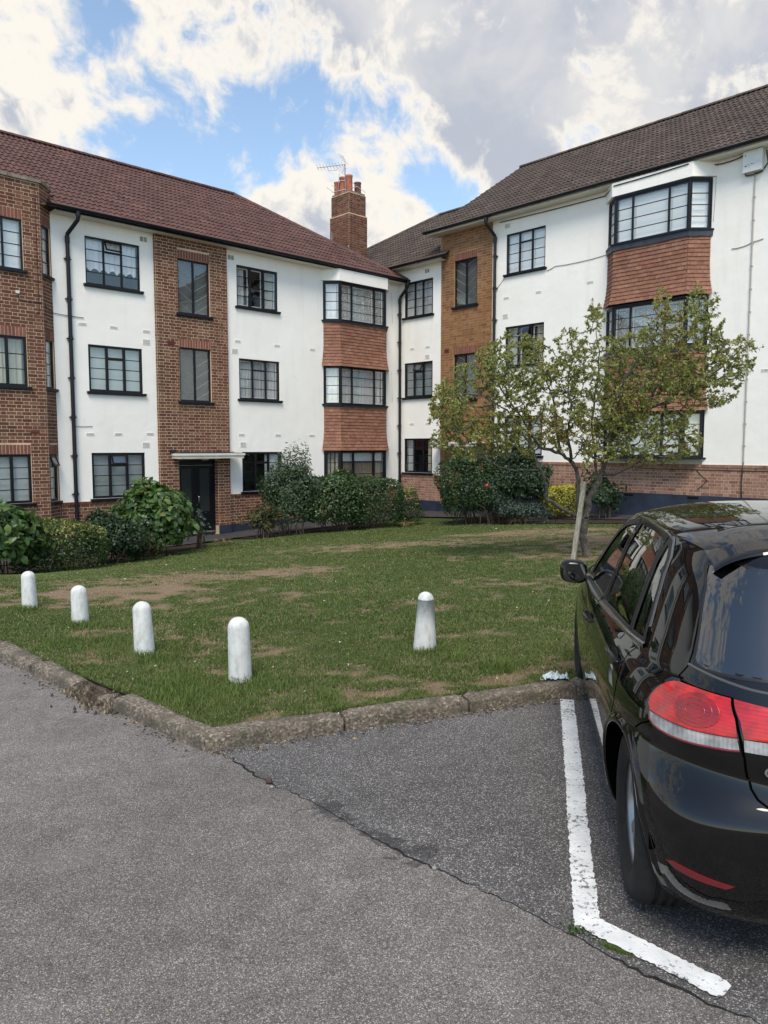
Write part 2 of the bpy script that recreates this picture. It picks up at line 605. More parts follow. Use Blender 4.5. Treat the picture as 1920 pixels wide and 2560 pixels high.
def wall_mesh(mb, X, x0, x1, z0, z1, holes=(), depth=0.11, m=0, y=0.0):
    """wall sheet with true openings and reveals; holes are (x0,x1,z0,z1); bell = none"""
    xs = sorted({x0, x1, *[min(max(h[i], x0), x1) for h in holes for i in (0, 1)]})
    zs = sorted({z0, z1, *[min(max(h[i], z0), z1) for h in holes for i in (2, 3)]})
    T = lambda p: tuple(X @ Vector(p))
    for i in range(len(xs) - 1):
        for j in range(len(zs) - 1):
            cx, cz = (xs[i] + xs[i + 1]) / 2, (zs[j] + zs[j + 1]) / 2
            if any(h[0] < cx < h[1] and h[2] < cz < h[3] for h in holes): continue
            mb.poly([T((xs[i], y, zs[j])), T((xs[i + 1], y, zs[j])), T((xs[i + 1], y, zs[j + 1])), T((xs[i], y, zs[j + 1]))], m)
    for (a, b, c, d) in holes:
        e = y + depth
        mb.poly([T((a, y, c)), T((a, y, d)), T((a, e, d)), T((a, e, c))], m)
        mb.poly([T((b, y, d)), T((b, y, c)), T((b, e, c)), T((b, e, d))], m)
        mb.poly([T((a, y, d)), T((b, y, d)), T((b, e, d)), T((a, e, d))], m)
        mb.poly([T((b, y, c)), T((a, y, c)), T((a, e, c)), T((b, e, c))], m)


COURSE = 0.0845


def bond(x0, x1, z0, z1, holes=(), seed=0, stretch=0.235, head=0.122):
    """courses of alternating stretchers and headers, cut round the openings; returns (xa, xb, za, zb)"""
    out = []
    r = random.Random(seed)
    nc = int((z1 - z0) / COURSE + 0.5)
    for c in range(nc):
        za = z0 + c * COURSE
        if za + COURSE > z1 + 0.03: break
        zc = za + COURSE / 2
        ivs = [(x0, x1)]
        for h in holes:
            if h[2] - 0.012 < zc < h[3] + 0.012:
                nx = []
                for a, b in ivs:
                    if h[1] <= a or h[0] >= b: nx.append((a, b)); continue
                    if h[0] - a > 0.02: nx.append((a, h[0]))
                    if b - h[1] > 0.02: nx.append((h[1], b))
                ivs = nx
        for a, b in ivs:
            per = stretch + head
            x = a - (0.0 if c % 2 == 0 else per * 0.5) - 0.002
            k = 0
            while x < b - 0.02:
                w = stretch if k % 2 == 0 else head
                xa, xb = max(x, a), min(x + w, b)
                if b - xb < 0.045: xb = b
                if xb - xa > 0.035:
                    out.append((xa + 0.0065, xb - 0.0065, za + 0.0065, za + COURSE - 0.0065))
                if xb == b: break
                x += w
                k += 1
    return out


class Pieces:
    """alike pieces of one building: the largest in the picture as single objects, the rest as one mesh"""
    def __init__(s, name, rest, parent, world, limit=298):
        s.items = []
        s.name, s.rest, s.parent, s.world, s.limit = name, rest, parent, world, limit

    def add(s, X, dims, mat, tint, proud):
        s.items.append((X, dims, mat, tint, proud))

    def emit(s):
        def key(it):
            X, (a, b, c, d), *_ = it
            p = s.world @ (X @ Vector(((a + b) / 2, 0, (c + d) / 2)))
            q = px_project(p)
            if q is None or not (-5 < q[0] < 1925 and -5 < q[1] < 1300): return 1e6
            ex = s.world @ (X @ Vector((b, 0, c))); e0 = s.world @ (X @ Vector((a, 0, d)))
            q1, q0 = px_project(ex), px_project(e0)
            return -abs((q1[0] - q0[0]) * (q1[1] - q0[1]))
        its = sorted(s.items, key=key)
        box = {}
        rest = MB()
        mats = []
        for i, (X, (a, b, c, d), mat, tint, proud) in enumerate(its):
            if i < s.limit:
                if mat.name not in box:
                    mb = MB()
                    mb.box(-.5, .5, -1, 0, -.5, .5, skip='k')
                    box[mat.name] = mb.mesh(s.name, mat)
                o = link(s.name, box[mat.name], s.parent)
                o.matrix_local = X @ Matrix.Translation(((a + b) / 2, 0.002, (c + d) / 2)) @ Matrix.Diagonal((b - a, proud + 0.002, d - c, 1))
            else:
                if mat not in mats: mats.append(mat)
                rest.box(a, b, -proud, 0.0, c, d, mats.index(mat), tint, 'k', X)
        if rest.f:
            o = rest.obj(s.rest, mats, s.parent, tint=True)
            o['kind'] = 'stuff'


def brickwork(P, X, x0, x1, z0, z1, holes, mat, seed, lintels=()):
    """bricks on a mortar wall; lintels: (x0,x1,z) get a soldier course"""
    hs = list(holes)
    for (a, b, z) in lintels:
        hs.append((a, b, z, z + 0.235))
        n = max(1, round((b - a) / 0.0845))
        w = (b - a) / n
        for i in range(n):
            P.add(X, (a + i * w + 0.006, a + (i + 1) * w - 0.006, z + 0.004, z + 0.23), MAT['soldier'], rnd.random(), 0.003 + rnd.random() * 0.003)
    for q in bond(x0, x1, z0, z1, hs, seed):
        P.add(X, q, mat, rnd.random(), 0.002 + rnd.random() * 0.003)


# ---------------------------------------------------------------- windows
_pane_cache = {}


def pane_mesh(w, h, mat):
    k = (round(w, 3), round(h, 3), mat.name)
    if k not in _pane_cache:
        mb = MB()
        mb.box(0, w, -0.002, 0.002, 0, h)
        _pane_cache[k] = mb.mesh('pane', mat)
    return _pane_cache[k]


def curtain_mesh(x0, x1, z0, z1, mat, amp=0.02, per=0.11, ph=0.0, scallop=False):
    mb = MB()
    n = max(8, int((x1 - x0) / per * 6))
    for i in range(n):
        a, b = x0 + (x1 - x0) * i / n, x0 + (x1 - x0) * (i + 1) / n
        ya = amp * math.sin(a / per * 6.283 + ph + 0.8 * math.sin(a * 9)); yb = amp * math.sin(b / per * 6.283 + ph + 0.8 * math.sin(b * 9))
        za = z0 + (0.09 * abs(math.sin(a * 13 + ph)) if scallop else 0)
        zb = z0 + (0.09 * abs(math.sin(b * 13 + ph)) if scallop else 0)
        mb.poly([(a, ya, za), (b, yb, zb), (b, yb, z1), (a, ya, z1)])
    return mb.mesh('curtain', mat, True)


def window(parent, X, x0, z0, w, h, cols=(1, 1, 1), rows=4, fr=0.042, bar=0.020, style='std', vent=None, open_=None, dress='net',
           sill=True, sill_ov=0.07, y=0.05, thick=False, toplight=None, label=None, room=1.3):
    """steel casement: frame, panes, sill, what hangs behind it and the dim room beyond"""
    if thick:
        fr, bar = 0.062, 0.020
    mull = fr * 1.1
    mb = MB()
    d0, d1 = -0.022, 0.022
    mb.box(0, w, d0, d1, 0, fr); mb.box(0, w, d0, d1, h - fr, h)
    mb.box(0, fr, d0, d1, fr, h - fr); mb.box(w - fr, w, d0, d1, fr, h - fr)
    tot = float(sum(cols))
    inner = w - 2 * fr - mull * (len(cols) - 1)
    xs, x = [], fr
    for i, c in enumerate(cols):
        cw = inner * c / tot
        xs.append((x, x + cw))
        if i < len(cols) - 1:
            mb.box(x + cw, x + cw + mull, d0 - 0.003, d1, fr, h - fr)
        x += cw + mull
    panes = []
    H = h - 2 * fr
    for ci, (a, b) in enumerate(xs):
        rr = rows
        zb = [fr + H * k / rr for k in range(rr + 1)]
        if toplight and style == 'std':
            zb = [fr + H * k * (1 - toplight) / (rr - 1) for k in range(rr)] + [fr + H]
        thickrow = None
        if vent is not None and ci == vent: thickrow = rr - 1
        op = open_ and open_.get(ci)
        for k in range(rr):
            za, zc = zb[k], zb[k + 1]
            if k > 0:
                bt = bar * 0.5
                if thickrow == k: bt = fr * 0.6
                mb.box(a, b, -0.012 if bt < 0.015 else -0.026, 0.012, za - bt, za + bt)
        if op == 'side':
            continue
        for k in range(rr):
            za, zc = zb[k], zb[k + 1]
            if op == 'top' and k == rr - 1: continue
            panes.append((a, b, za, zc))
    if style == 'stair':
        a_, b_ = xs[0]
        panes = [(xs[0][0], xs[0][1], fr, h - fr), (xs[1][0], xs[1][1], fr, h - fr)]
    frame_me = mb.mesh('window', MAT['black'])
    o = link('window', frame_me, parent)
    o.matrix_local = X @ Matrix.Translation((x0, y, z0))
    if label: o['label'] = label
    gm = MAT['glassd'] if (thick or style == 'stair') else MAT['glass']
    for (a, b, za, zc) in panes:
        pn = link('pane', pane_mesh(b - a - 0.002, zc - za - 0.002, gm), o, (a + 0.001, 0.004, za + 0.001))
        # old panes never sit quite true, so each takes the sky a little differently
        pn.rotation_euler = (R(rnd.uniform(-.5, .5)), 0, R(rnd.uniform(-.5, .5)))
    # opened lights
    for ci, how in (open_ or {}).items():
        a, b = xs[ci]
        if how == 'top':
            za, zc = zb[rr - 1] + 0.01, h - fr
            lb = MB(); hh = zc - za
            lb.box(0, b - a, -.015, .015, 0, .03); lb.box(0, b - a, -.015, .015, hh - .03, hh)
            lb.box(0, .03, -.015, .015, .03, hh - .03); lb.box(b - a - .03, b - a, -.015, .015, .03, hh - .03)
            lb.box(.03, b - a - .03, -.002, .002, .03, hh - .03, 1)
            v = lb.obj('vent_light', [MAT['black'], gm], o)
            v.matrix_local = Matrix.Translation((a, -0.02, zc)) @ Matrix.Rotation(R(-24), 4, 'X') @ Matrix.Translation((0, 0, -hh))
        else:
            hh = h - 2 * fr
            lb = MB(); ww = b - a
            lb.box(0, ww, -.015, .015, 0, .03); lb.box(0, ww, -.015, .015, hh - .03, hh)
            lb.box(0, .03, -.015, .015, .03, hh - .03); lb.box(ww - .03, ww, -.015, .015, .03, hh - .03)
            for k in range(1, rows):
                lb.box(.03, ww - .03, -.008, .008, hh * k / rows - .009, hh * k / rows + .009)
            lb.box(.03, ww - .03, -.002, .002, .03, hh - .03, 1)
            v = lb.obj('casement_light', [MAT['black'], gm], o)
            ang = how[1]
            v.matrix_local = Matrix.Translation((b, -0.025, fr)) @ Matrix.Rotation(R(ang), 4, 'Z') @ Matrix.Translation((-ww, 0, 0))
    if style == 'stair':
        lb = MB()
        for ci, (a, b) in enumerate(xs):
            n = 5
            step = (h - 2 * fr) / 4.6
            for k in range(-1, n + 1):
                # chevron leading falling to the middle mullion
                zo = fr + k * step
                pa = (a, zo + step * 0.85) if ci == 0 else (a, zo)
                pb = (b, zo) if ci == 0 else (b, zo + step * 0.85)
                za, zb2 = pa[1], pb[1]
                t0, t1 = 0.0, 1.0
                f0 = lambda t: za + (zb2 - za) * t
                ts = [t / 40 for t in range(41) if fr < f0(t / 40) < h - fr]
                if len(ts) < 2: continue
                q0, q1 = ts[0], ts[-1]
                lb.tube([(a + (b - a) * q0, -0.004, f0(q0)), (a + (b - a) * q1, -0.004, f0(q1))], 0.006, 4)
        lb.obj('chevron_leading', MAT['leadline'], o)
    if sill:
        sb = MB()
        sb.box(-sill_ov, w + sill_ov, -y - 0.075, 0.0, -0.055, -0.003)
        sb.box(-sill_ov + .01, w + sill_ov - .01, -y - 0.06, 0.0, -0.075, -0.055)
        sb.obj('sill', MAT['black'], o)
    # what is behind the glass
    yb = 0.10
    if dress in ('blind', 'blindw', 'blindg', 'frost'):
        bb = MB(); bb.box(fr * .5, w - fr * .5, yb, yb + .006, fr * .5, h - fr * .5)
        bb.obj('blind', MAT[dress], o)
    elif dress == 'halfblind':
        bb = MB(); bb.box(fr * .5, w - fr * .5, yb, yb + .006, h * .72, h - fr * .5)
        bb.obj('blind', MAT['blindw'], o)
        link('curtain', curtain_mesh(fr, w - fr, fr, h * .72, MAT['curtain_stripe'], .03, .12), o, (0, yb + .05, 0))
    elif dress == 'net':
        link('curtain', curtain_mesh(fr, w - fr, fr, h - fr, MAT['net'], .022, .13, rnd.random() * 6), o, (0, yb + .03, 0))
    elif dress == 'scallop':
        link('curtain', curtain_mesh(fr, w - fr, h * .30, h - fr, MAT['net'], .018, .15, .5, True), o, (0, yb + .03, 0))
    elif dress == 'lace':
        link('curtain', curtain_mesh(fr, w - fr, fr, h - fr, MAT['lace'], .012, .16, rnd.random() * 6), o, (0, yb + .03, 0))
    elif dress == 'cream':
        link('curtain', curtain_mesh(fr, w - fr, fr, h - fr, MAT['curtain_cream'], .03, .14), o, (0, yb + .05, 0))
    elif dress == 'grey':
        link('curtain', curtain_mesh(fr, w - fr, fr, h - fr, MAT['curtain_grey'], .03, .12, 1), o, (0, yb + .05, 0))
    elif dress == 'sides':
        link('curtain', curtain_mesh(fr, w * .26, fr, h - fr, MAT['curtain_grey'], .03, .09), o, (0, yb + .05, 0))
        link('curtain', curtain_mesh(w * .74, w - fr, fr, h - fr, MAT['curtain_cream'], .03, .09), o, (0, yb + .05, 0))
    elif dress == 'dresser':
        bb = MB(); bb.box(w * .62, w - fr, yb, yb + .01, fr, h - fr)
        bb.obj('blind', MAT['blindw'], o)
        # a pale inner secondary frame
    if not thick and style == 'std' and dress not in ('scallop',):
        ib = MB(); t = .028
        for (a, b) in xs:
            ib.box(a + .012, b - .012, yb - .03, yb - .01, fr + .01, fr + .01 + t); ib.box(a + .012, b - .012, yb - .03, yb - .01, h - fr - .01 - t, h - fr - .01)
            ib.box(a + .012, a + .012 + t, yb - .03, yb - .01, fr + .01 + t, h - fr - .01 - t); ib.box(b - .012 - t, b - .012, yb - .03, yb - .01, fr + .01 + t, h - fr - .01 - t)
        ib.obj('inner_frame', MAT['upvc'], o)
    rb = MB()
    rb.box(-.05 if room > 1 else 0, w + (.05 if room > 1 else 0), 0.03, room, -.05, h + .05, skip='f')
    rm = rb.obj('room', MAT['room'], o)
    return o


def air_brick(parent, X, x, z, kind=0, mat=None):
    """ventilator set in the wall: 0 slotted course-high, 1 square pierced, 2 louvre"""
    w, h = {0: (0.215, 0.068), 1: (0.215, 0.145), 2: (0.225, 0.15)}[kind]
    mb = MB()
    mm = 0
    mb.poly([(0, .0, 0), (w, .0, 0), (w, .0, h), (0, .0, h)], 1)
    f = .010
    mb.box(0, w, -.006, .004, 0, f); mb.box(0, w, -.006, .004, h - f, h)
    mb.box(0, f, -.006, .004, f, h - f); mb.box(w - f, w, -.006, .004, f, h - f)
    if kind == 2:
        for k in range(1, 6): mb.box(f, w - f, -.006, .004, h * k / 6 - .004, h * k / 6 + .004)
        mb.box(w * .5 - .006, w * .5 + .006, -.007, .003, f, h - f)
    else:
        nx, nz = (7, 2) if kind == 0 else (7, 5)
        for k in range(1, nx): mb.box(w * k / nx - .005, w * k / nx + .005, -.006, .004, f, h - f)
        for k in range(1, nz): mb.box(f, w - f, -.005, .003, h * k / nz - .004, h * k / nz + .004)
    o = mb.obj('air_brick', [mat or MAT['render'], MAT['dark']], parent)
    o.matrix_local = X @ Matrix.Translation((x - w / 2, -.004, z - h / 2))
    return o


# ---------------------------------------------------------------- roof slopes
def tile_profile(w, rolls=2, amp=0.034):
    n = 4 * rolls
    pts = []
    for i in range(n + 1):
        x = w * i / n
        k = i % 4
        z = {0: 0.0, 1: amp * .92, 2: amp, 3: 0.0}[k] if i < n else 0.0
        pts.append((x, z))
    return pts


def tile_geo(mb, X, w, L, t, m=0, tint=0.5, jitter=0.0):
    pr = tile_profile(w)
    th = 0.020
    base = len(mb.v)
    for (x, z) in pr:
        for (yy, zz) in ((0.0, z - th), (0.0, z + .016), (L, z - 0.014)):
            mb.v.append(tuple(X @ Vector((x, yy, zz))))
    for i in range(len(pr) - 1):
        a, b = base + 3 * i, base + 3 * (i + 1)
        mb.f.append((a, b, b + 1, a + 1)); mb.m.append(m); mb.t.append(tint)
        mb.f.append((a + 1, b + 1, b + 2, a + 2)); mb.m.append(m); mb.t.append(tint)


def roof_slope(parent, world, mat, x0, x1, pitch, y_eave, z_eave, length, clip=None, name='roof_tile', limit=298, skip=None, tw=0.30, gauge=0.345):
    """tiled slope: x along the eave, rising into the building; single tiles for the nearest, the rest one mesh"""
    items = []
    nx = int(math.ceil((x1 - x0) / tw)); ny = int(math.ceil(length / gauge))
    c, s_ = math.cos(pitch), math.sin(pitch)
    for j in range(ny):
        for i in range(nx):
            x = x0 + i * tw
            d = j * gauge
            cx, cd = x + tw / 2, d + gauge / 2
            if skip and skip(cx, cd): continue
            state = 0
            if clip:
                vals = [clip(xx, dd) for xx in (x, x + tw) for dd in (d, d + gauge * 1.1)]
                if all(v < 0 for v in vals): continue
                if any(v < 0 for v in vals): state = 1
            if cd > length: state = 1 if d < length - 0.02 else 2
            if state == 2: continue
            p = world @ Vector((cx, y_eave + cd * c, z_eave + cd * s_))
            q = px_project(p)
            key = q[2] if q and -20 < q[0] < 1940 and q[1] > -20 else 1e5
            X = Matrix.Translation((x + rnd.uniform(-.003, .003), y_eave + d * c, z_eave + d * s_ + rnd.uniform(-.002, .003))) @ Matrix.Rotation(pitch + R(rnd.uniform(-.3, .3)), 4, 'X') @ Matrix.Rotation(R(rnd.uniform(-.35, .35)), 4, 'Z')
            items.append((key, state, X, cx, cd))
    items.sort(key=lambda t: (t[1], t[0]))
    mb0 = MB(); tile_geo(mb0, Matrix(), tw + .012, gauge + .06, 0)
    me = mb0.mesh(name, mat)
    smooth_me(me)
    rest = MB()
    for k, (key, state, X, cx, cd) in enumerate(items):
        if state == 0 and k < limit:
            o = link(name, me, parent)
            o.matrix_local = X
        else:
            tile_geo(rest, X, tw + .012, gauge + .06, 0, 0, rnd.random())
    if rest.f:
        o = rest.obj('roof_tiling', mat, parent, tint=True)
        o['kind'] = 'stuff'
        return o


def smooth_me(me):
    me.polygons.foreach_set('use_smooth', [True] * len(me.polygons))
    me.set_sharp_from_angle(angle=R(40))


def cut_plane(o, co, no):
    bm = bmesh.new(); bm.from_mesh(o.data)
    bmesh.ops.bisect_plane(bm, geom=bm.verts[:] + bm.edges[:] + bm.faces[:], plane_co=co, plane_no=no, clear_outer=True)
    bm.to_mesh(o.data); bm.free()


def ridge_tiles(parent, a, b, mat, r=0.115, L=0.42, name='ridge_tile'):
    a, b = Vector(a), Vector(b)
    n = max(1, int((b - a).length / L))
    for i in range(n):
        p, q = a.lerp(b, i / n), a.lerp(b, (i + 1) / n)
        mb = MB()
        d = (q - p).normalized()
        side = d.cross(Vector((0, 0, 1))).normalized()
        up = side.cross(d)
        k = 6
        ring = []
        for e, (pt, rr) in enumerate(((p, r * 1.06), (q + d * .03, r))):
            for j in range(k + 1):
                t = math.pi * j / k
                mb.v.append(tuple(pt + side * math.cos(t) * rr + up * (math.sin(t) * rr * .8 - .03)))
        for j in range(k):
            mb.f.append((j, j + 1, k + 1 + j + 1, k + 1 + j)); mb.m.append(0); mb.t.append(.5)
        mb.f.append(tuple(range(k + 1))); mb.m.append(0); mb.t.append(.5)
        mb.obj(name, mat, parent)


def gutter(parent, pts, r=0.062, joints=True):
    mb = MB()
    P = [Vector(p) for p in pts]
    for a, b in zip(P[:-1], P[1:]):
        d = (b - a); L = d.length; d.normalize()
        side = d.cross(Vector((0, 0, 1))).normalized()
        k = 10
        for rr, n0, n1 in ((r, 0.0, L),):
            base = len(mb.v)
            for (pt) in (a, b):
                for j in range(k + 1):
                    t = math.pi + math.pi * j / k
                    mb.v.append(tuple(pt + side * math.cos(t) * rr + Vector((0, 0, 1)) * math.sin(t) * rr))
            for j in range(k):
                mb.f.append((base + j, base + j + 1, base + k + 1 + j + 1, base + k + 1 + j)); mb.m.append(0); mb.t.append(.5)
            mb.f.append(tuple(base + j for j in range(k + 1))); mb.m.append(0); mb.t.append(.5)
            mb.f.append(tuple(base + k + 1 + j for j in range(k + 1))[::-1]); mb.m.append(0); mb.t.append(.5)
            mb.tube([a + side * r, b + side * r], .008, 6); mb.tube([a - side * r, b - side * r], .008, 6)
        n = int(L / 1.8)
        for i in range(1, n + 1):
            p = a + d * (L * (i - .45) / n)
            base = len(mb.v)
            for pt in (p - d * .05, p + d * .05):
                for j in range(k + 1):
                    t = math.pi + math.pi * j / k
                    mb.v.append(tuple(pt + side * math.cos(t) * (r + .010) + Vector((0, 0, 1)) * (math.sin(t) * (r + .010) + .004)))
            for j in range(k):
                mb.f.append((base + j, base + j + 1, base + k + 1 + j + 1, base + k + 1 + j)); mb.m.append(0); mb.t.append(.5)
            mb.f.append(tuple(base + j for j in range(k + 1))); mb.m.append(0); mb.t.append(.5)
            mb.f.append(tuple(base + k + 1 + j for j in range(k + 1))[::-1]); mb.m.append(0); mb.t.append(.5)
    o = mb.obj('gutter', MAT['blackp'], parent)
    smooth_angle(o)
    return o


def downpipe(parent, x, y, z0, z1, offset=(0, 0), head=True, yg=-0.42, r=0.05, zg=None):
    """round pipe: from the gutter outlet, swan neck back to the wall, then down with sockets and clips"""
    mb = MB()
    xo = x + offset[0]
    pts = []
    if zg:
        pts = [(xo, yg, zg), (xo, yg, zg - .14), (xo, yg + .03, zg - .20), (x, y - .03, zg - .50), (x, y, zg - .58)]
    pts += [(x, y, z1), (x, y, z0)]
    mb.tube(pts, r, 12)
    if zg:
        mb.tube([(xo, yg, zg - .02), (xo, yg, zg - .12)], r * 1.25, 12)
        mb.tube([(x, y, zg - .56), (x, y, zg - .72)], r * 1.2, 12)
    z = z1 - .5
    while z > z0 + .3:
        mb.tube([(x, y, z), (x, y, z - .10)], r * 1.16, 12)
        mb.box(x - .09, x + .09, y + .01, y + .055, z - .07, z - .04)
        z -= 1.0
    o = mb.obj('downpipe', MAT['blackp'], parent)
    smooth_angle(o)
    return o


def cable(parent, pts, r, mat, name='cable'):
    mb = MB()
    P = [Vector(p) for p in pts]
    # slight sag and wander between the fixings
    out = []
    for a, b in zip(P[:-1], P[1:]):
        n = max(2, int((b - a).length / .35))
        for i in range(n):
            q = a.lerp(b, i / n)
            out.append(q + Vector((0, 0, -.012 * math.sin(math.pi * i / n))))
    out.append(P[-1])
    mb.tube(out, r, 6)
    return mb.obj(name, mat, parent, smooth=True)


# ---------------------------------------------------------------- canted tile-hung bay
def tile_bay(parent, world, hang, x0, x1, xf0, xf1, o, floors, aprons, head, soff, cfg, seed):
    """x0..x1 junctions on the wall, xf0..xf1 the front; floors [(z0,z1)], aprons [(z0,z1,lead_top)]"""
    faces = [((x0, 0), (xf0, -o)), ((xf0, -o), (xf1, -o)), ((xf1, -o), (x1, 0))]
    Xs = []
    for (a, b) in faces:
        d = Vector((b[0] - a[0], b[1] - a[1], 0))
        Xs.append((frame((a[0], a[1], 0), d), d.length))
    for fi, (z0, z1) in enumerate(floors):
        c = cfg[fi]
        for k, (X, L) in enumerate(Xs):
            if k == 1:
                window(parent, X, 0.02, z0, L - .04, z1 - z0, cols=c.get('cols', (.23, .52, .25)), rows=c.get('rows', 4), thick=c.get('thick', False), dress=c['dress'],
                       sill=False, y=0.02, open_=c.get('open'), toplight=c.get('top'), room=.5)
            else:
                window(parent, X, 0.02, z0, L - .04, z1 - z0, cols=(1,), rows=c.get('rows', 4), thick=c.get('thick', False), dress=c.get('sdress', c['dress']), sill=False, y=0.02, toplight=c.get('top'), room=.165)
        # corner posts
        for (px, py) in ((x0, 0), (xf0, -o), (xf1, -o), (x1, 0)):
            mb = MB()
            mb.tube([(px, py + .02, z0), (px, py + .02, z1)], .034, 8)
            mb.obj('corner_post', MAT['black'], parent)
        # sill board right round
        mb = MB()
        ring = [(x0 - .10, 0.0), (xf0 - .06, -o - .10), (xf1 + .06, -o - .10), (x1 + .10, 0.0)]
        zz = z0 - .045
        mb.poly([(a, b, z0 + .002) for a, b in ring]); mb.poly([(a, b, zz) for a, b in ring][::-1])
        for i in range(3):
            (a, b), (c2, d2) = ring[i], ring[i + 1]
            mb.poly([(a, b, zz), (c2, d2, zz), (c2, d2, z0 + .002), (a, b, z0 + .002)])
        mb.obj('bay_sill', MAT['black'], parent)
        if c.get('headboard', True):
            mb = MB()
            ring = [(x0 - .02, 0.0), (xf0 - .01, -o - .025), (xf1 + .01, -o - .025), (x1 + .02, 0.0)]
            za, zb = z1 - .004, z1 + .05
            mb.poly([(a, b, za) for a, b in ring][::-1])
            for i in range(3):
                (a, b), (c2, d2) = ring[i], ring[i + 1]
                mb.poly([(a, b, za), (c2, d2, za), (c2, d2, zb), (a, b, zb)])
            mb.obj('bay_head', MAT['black'], parent)
    for (z0, z1, zl) in aprons:
        H = z1 - z0
        flare = lambda z: 0.015 + 0.095 * max(0.0, 1 - (z - z0) / (H * .55)) ** 2
        # lead skirt under the sill
        mb = MB()
        r1 = [(x0 - .08, 0.0), (xf0 - .045, -o - .07), (xf1 + .045, -o - .07), (x1 + .08, 0.0)]
        r0 = [(x0 - .07, 0.0), (xf0 - .035, -o - .055), (xf1 + .035, -o - .055), (x1 + .07, 0.0)]
        for i in range(3):
            n = 8
            for k in range(n):
                P = []
                for (rr, z, t) in ((r0, z1 - .035, k / n), (r0, z1 - .035, (k + 1) / n), (r1, zl, (k + 1) / n), (r1, zl, k / n)):
                    wob = .012 * math.sin(9 * t + i * 3 + z * 30) if rr is r0 else 0
                    a, b = rr[i], rr[i + 1]
                    P.append((a[0] + (b[0] - a[0]) * t, a[1] + (b[1] - a[1]) * t - wob * .3, z + wob))
                mb.poly(P)
        mb.obj('lead_flashing', MAT['lead'], parent, smooth=True)
        # backing and tiles
        g = 0.107
        nr = int(round(H / g))
        g = H / nr
        bk = MB()
        for i in range(3):
            (a, b), (c2, d2) = faces[i]
            bk.poly([(a, b, z0 + .01), (c2, d2, z0 + .01), (c2, d2, zl), (a, b, zl)])
        # soffit of the apron
        ee = flare(z0)
        bk.poly([(x0, 0, z0 + .008), (xf0, -o, z0 + .008), (xf1, -o, z0 + .008), (x1, 0, z0 + .008)][::-1])
        bk.obj('bay_backing', MAT['dark'], parent)
        for r_ in range(nr):
            za = z0 + r_ * g
            e0, e1 = flare(za), flare(za + g * 1.3)
            for i in range(3):
                (a, b), (c2, d2) = faces[i]
                d = Vector((c2 - a, d2 - b, 0)); L = d.length; d.normalize()
                X = frame((a, b, 0), d)
                ext0 = (0.0 if i == 0 else e0 * .42); ext1 = (0.0 if i == 2 else e0 * .42)
                if i == 0: ext0 = e0 * .5
                if i == 2: ext1 = e0 * .5
                tw = 0.168
                n0 = -tw * .5 if r_ % 2 else 0.0
                x = -ext0 + n0
                while x < L + ext1 - .01:
                    xa, xb = max(x, -ext0), min(x + tw, L + ext1)
                    if xb - xa > .03:
                        dz = rnd.uniform(-.003, .003); dy = rnd.uniform(0, .004)
                        hang.append((X, xa + .0015, xb - .0015, za + dz, za + g * 1.35, -e0 - .019 - dy, -e1 + .004, rnd.random()))
                    x += tw
    # white panel between the top window and the soffit
    z0, z1 = head, soff
    mb = MB()
    r0 = [(x0 - .13, 0.0), (xf0 - .075, -o - .055), (xf1 + .075, -o - .055), (x1 + .13, 0.0)]
    for i in range(3):
        (a, b), (c2, d2) = r0[i], r0[i + 1]
        mb.poly([(a, b, z0), (c2, d2, z0), (c2, d2, z1), (a, b, z1)])
    mb.poly([(a, b, z0) for a, b in r0][::-1])
    mb.obj('bay_parapet', MAT['render'], parent)


def emit_hang(parent, world, hang, limit=298):
    def geo(mb, it, X=None):
        Xf, xa, xb, za, zb, y0, y1, t = it
        X = Xf
        th = .016
        P = [(xa, y0, za), (xb, y0, za), (xb, y1, zb), (xa, y1, zb)]
        Q = [(x, y + th, z) for x, y, z in P]
        T = lambda p: tuple(X @ Vector(p))
        mb.poly([T(p) for p in P], 0, t)
        mb.poly([T(Q[1]), T(Q[0]), T(Q[3]), T(Q[2])], 0, t)
        for i in (0, 1, 3):
            k = (i + 1) % 4
            mb.poly([T(P[i]), T(Q[i]), T(Q[k]), T(P[k])], 0, t)
    def key(it):
        Xf, xa, xb, za, zb, y0, y1, t = it
        a = px_project(world @ (Xf @ Vector((xa, y0, za)))); b = px_project(world @ (Xf @ Vector((xb, y0, zb))))
        if a is None or not (-5 < a[0] < 1925): return 1e6
        return -abs((a[0] - b[0]) * (a[1] - b[1]))
    hang = sorted(hang, key=key)
    rest = MB()
    for i, it in enumerate(hang):
        if i < limit:
            mb = MB(); geo(mb, it)
            mb.obj('hanging_tile', MAT['hang'], parent, tint=True)
        else:
            geo(rest, it)
    if rest.f:
        o = rest.obj('tile_hanging', MAT['hang'], parent, tint=True)
        o['kind'] = 'stuff'


I4 = Matrix()


def Y(y): return Matrix.Translation((0, y, 0))


# ================================================================ LEFT BLOCK (local x = -u)
WW, WH = 1.5, 1.22
ZF = (0.50, 3.34, 6.11)
lw = MB()
W1x, W2x = -11.50, -6.93
holes1 = [(W1x, W1x + WW, z, z + WH) for z in ZF]
holes2 = [(W2x + d, W2x + d + WW, z, z + WH) for z, d in zip(ZF, (.10, .04, 0))]
ZS = 7.72
for (a, b, y_, hs) in ((-12.37, -9.5, 0, holes1), (-7.3, -3.57, 0, holes2), (-.76, .06, 0, ()), (-3.57, -.76, .12, ())):
    lw = MB(); wall_mesh(lw, Y(y_), a, b, .44, ZS, hs)
    lw.obj('rendered_wall', MAT['render'], BL)

PL = Pieces('brick', 'brickwork', BL, ML, 298)
mor = MB()
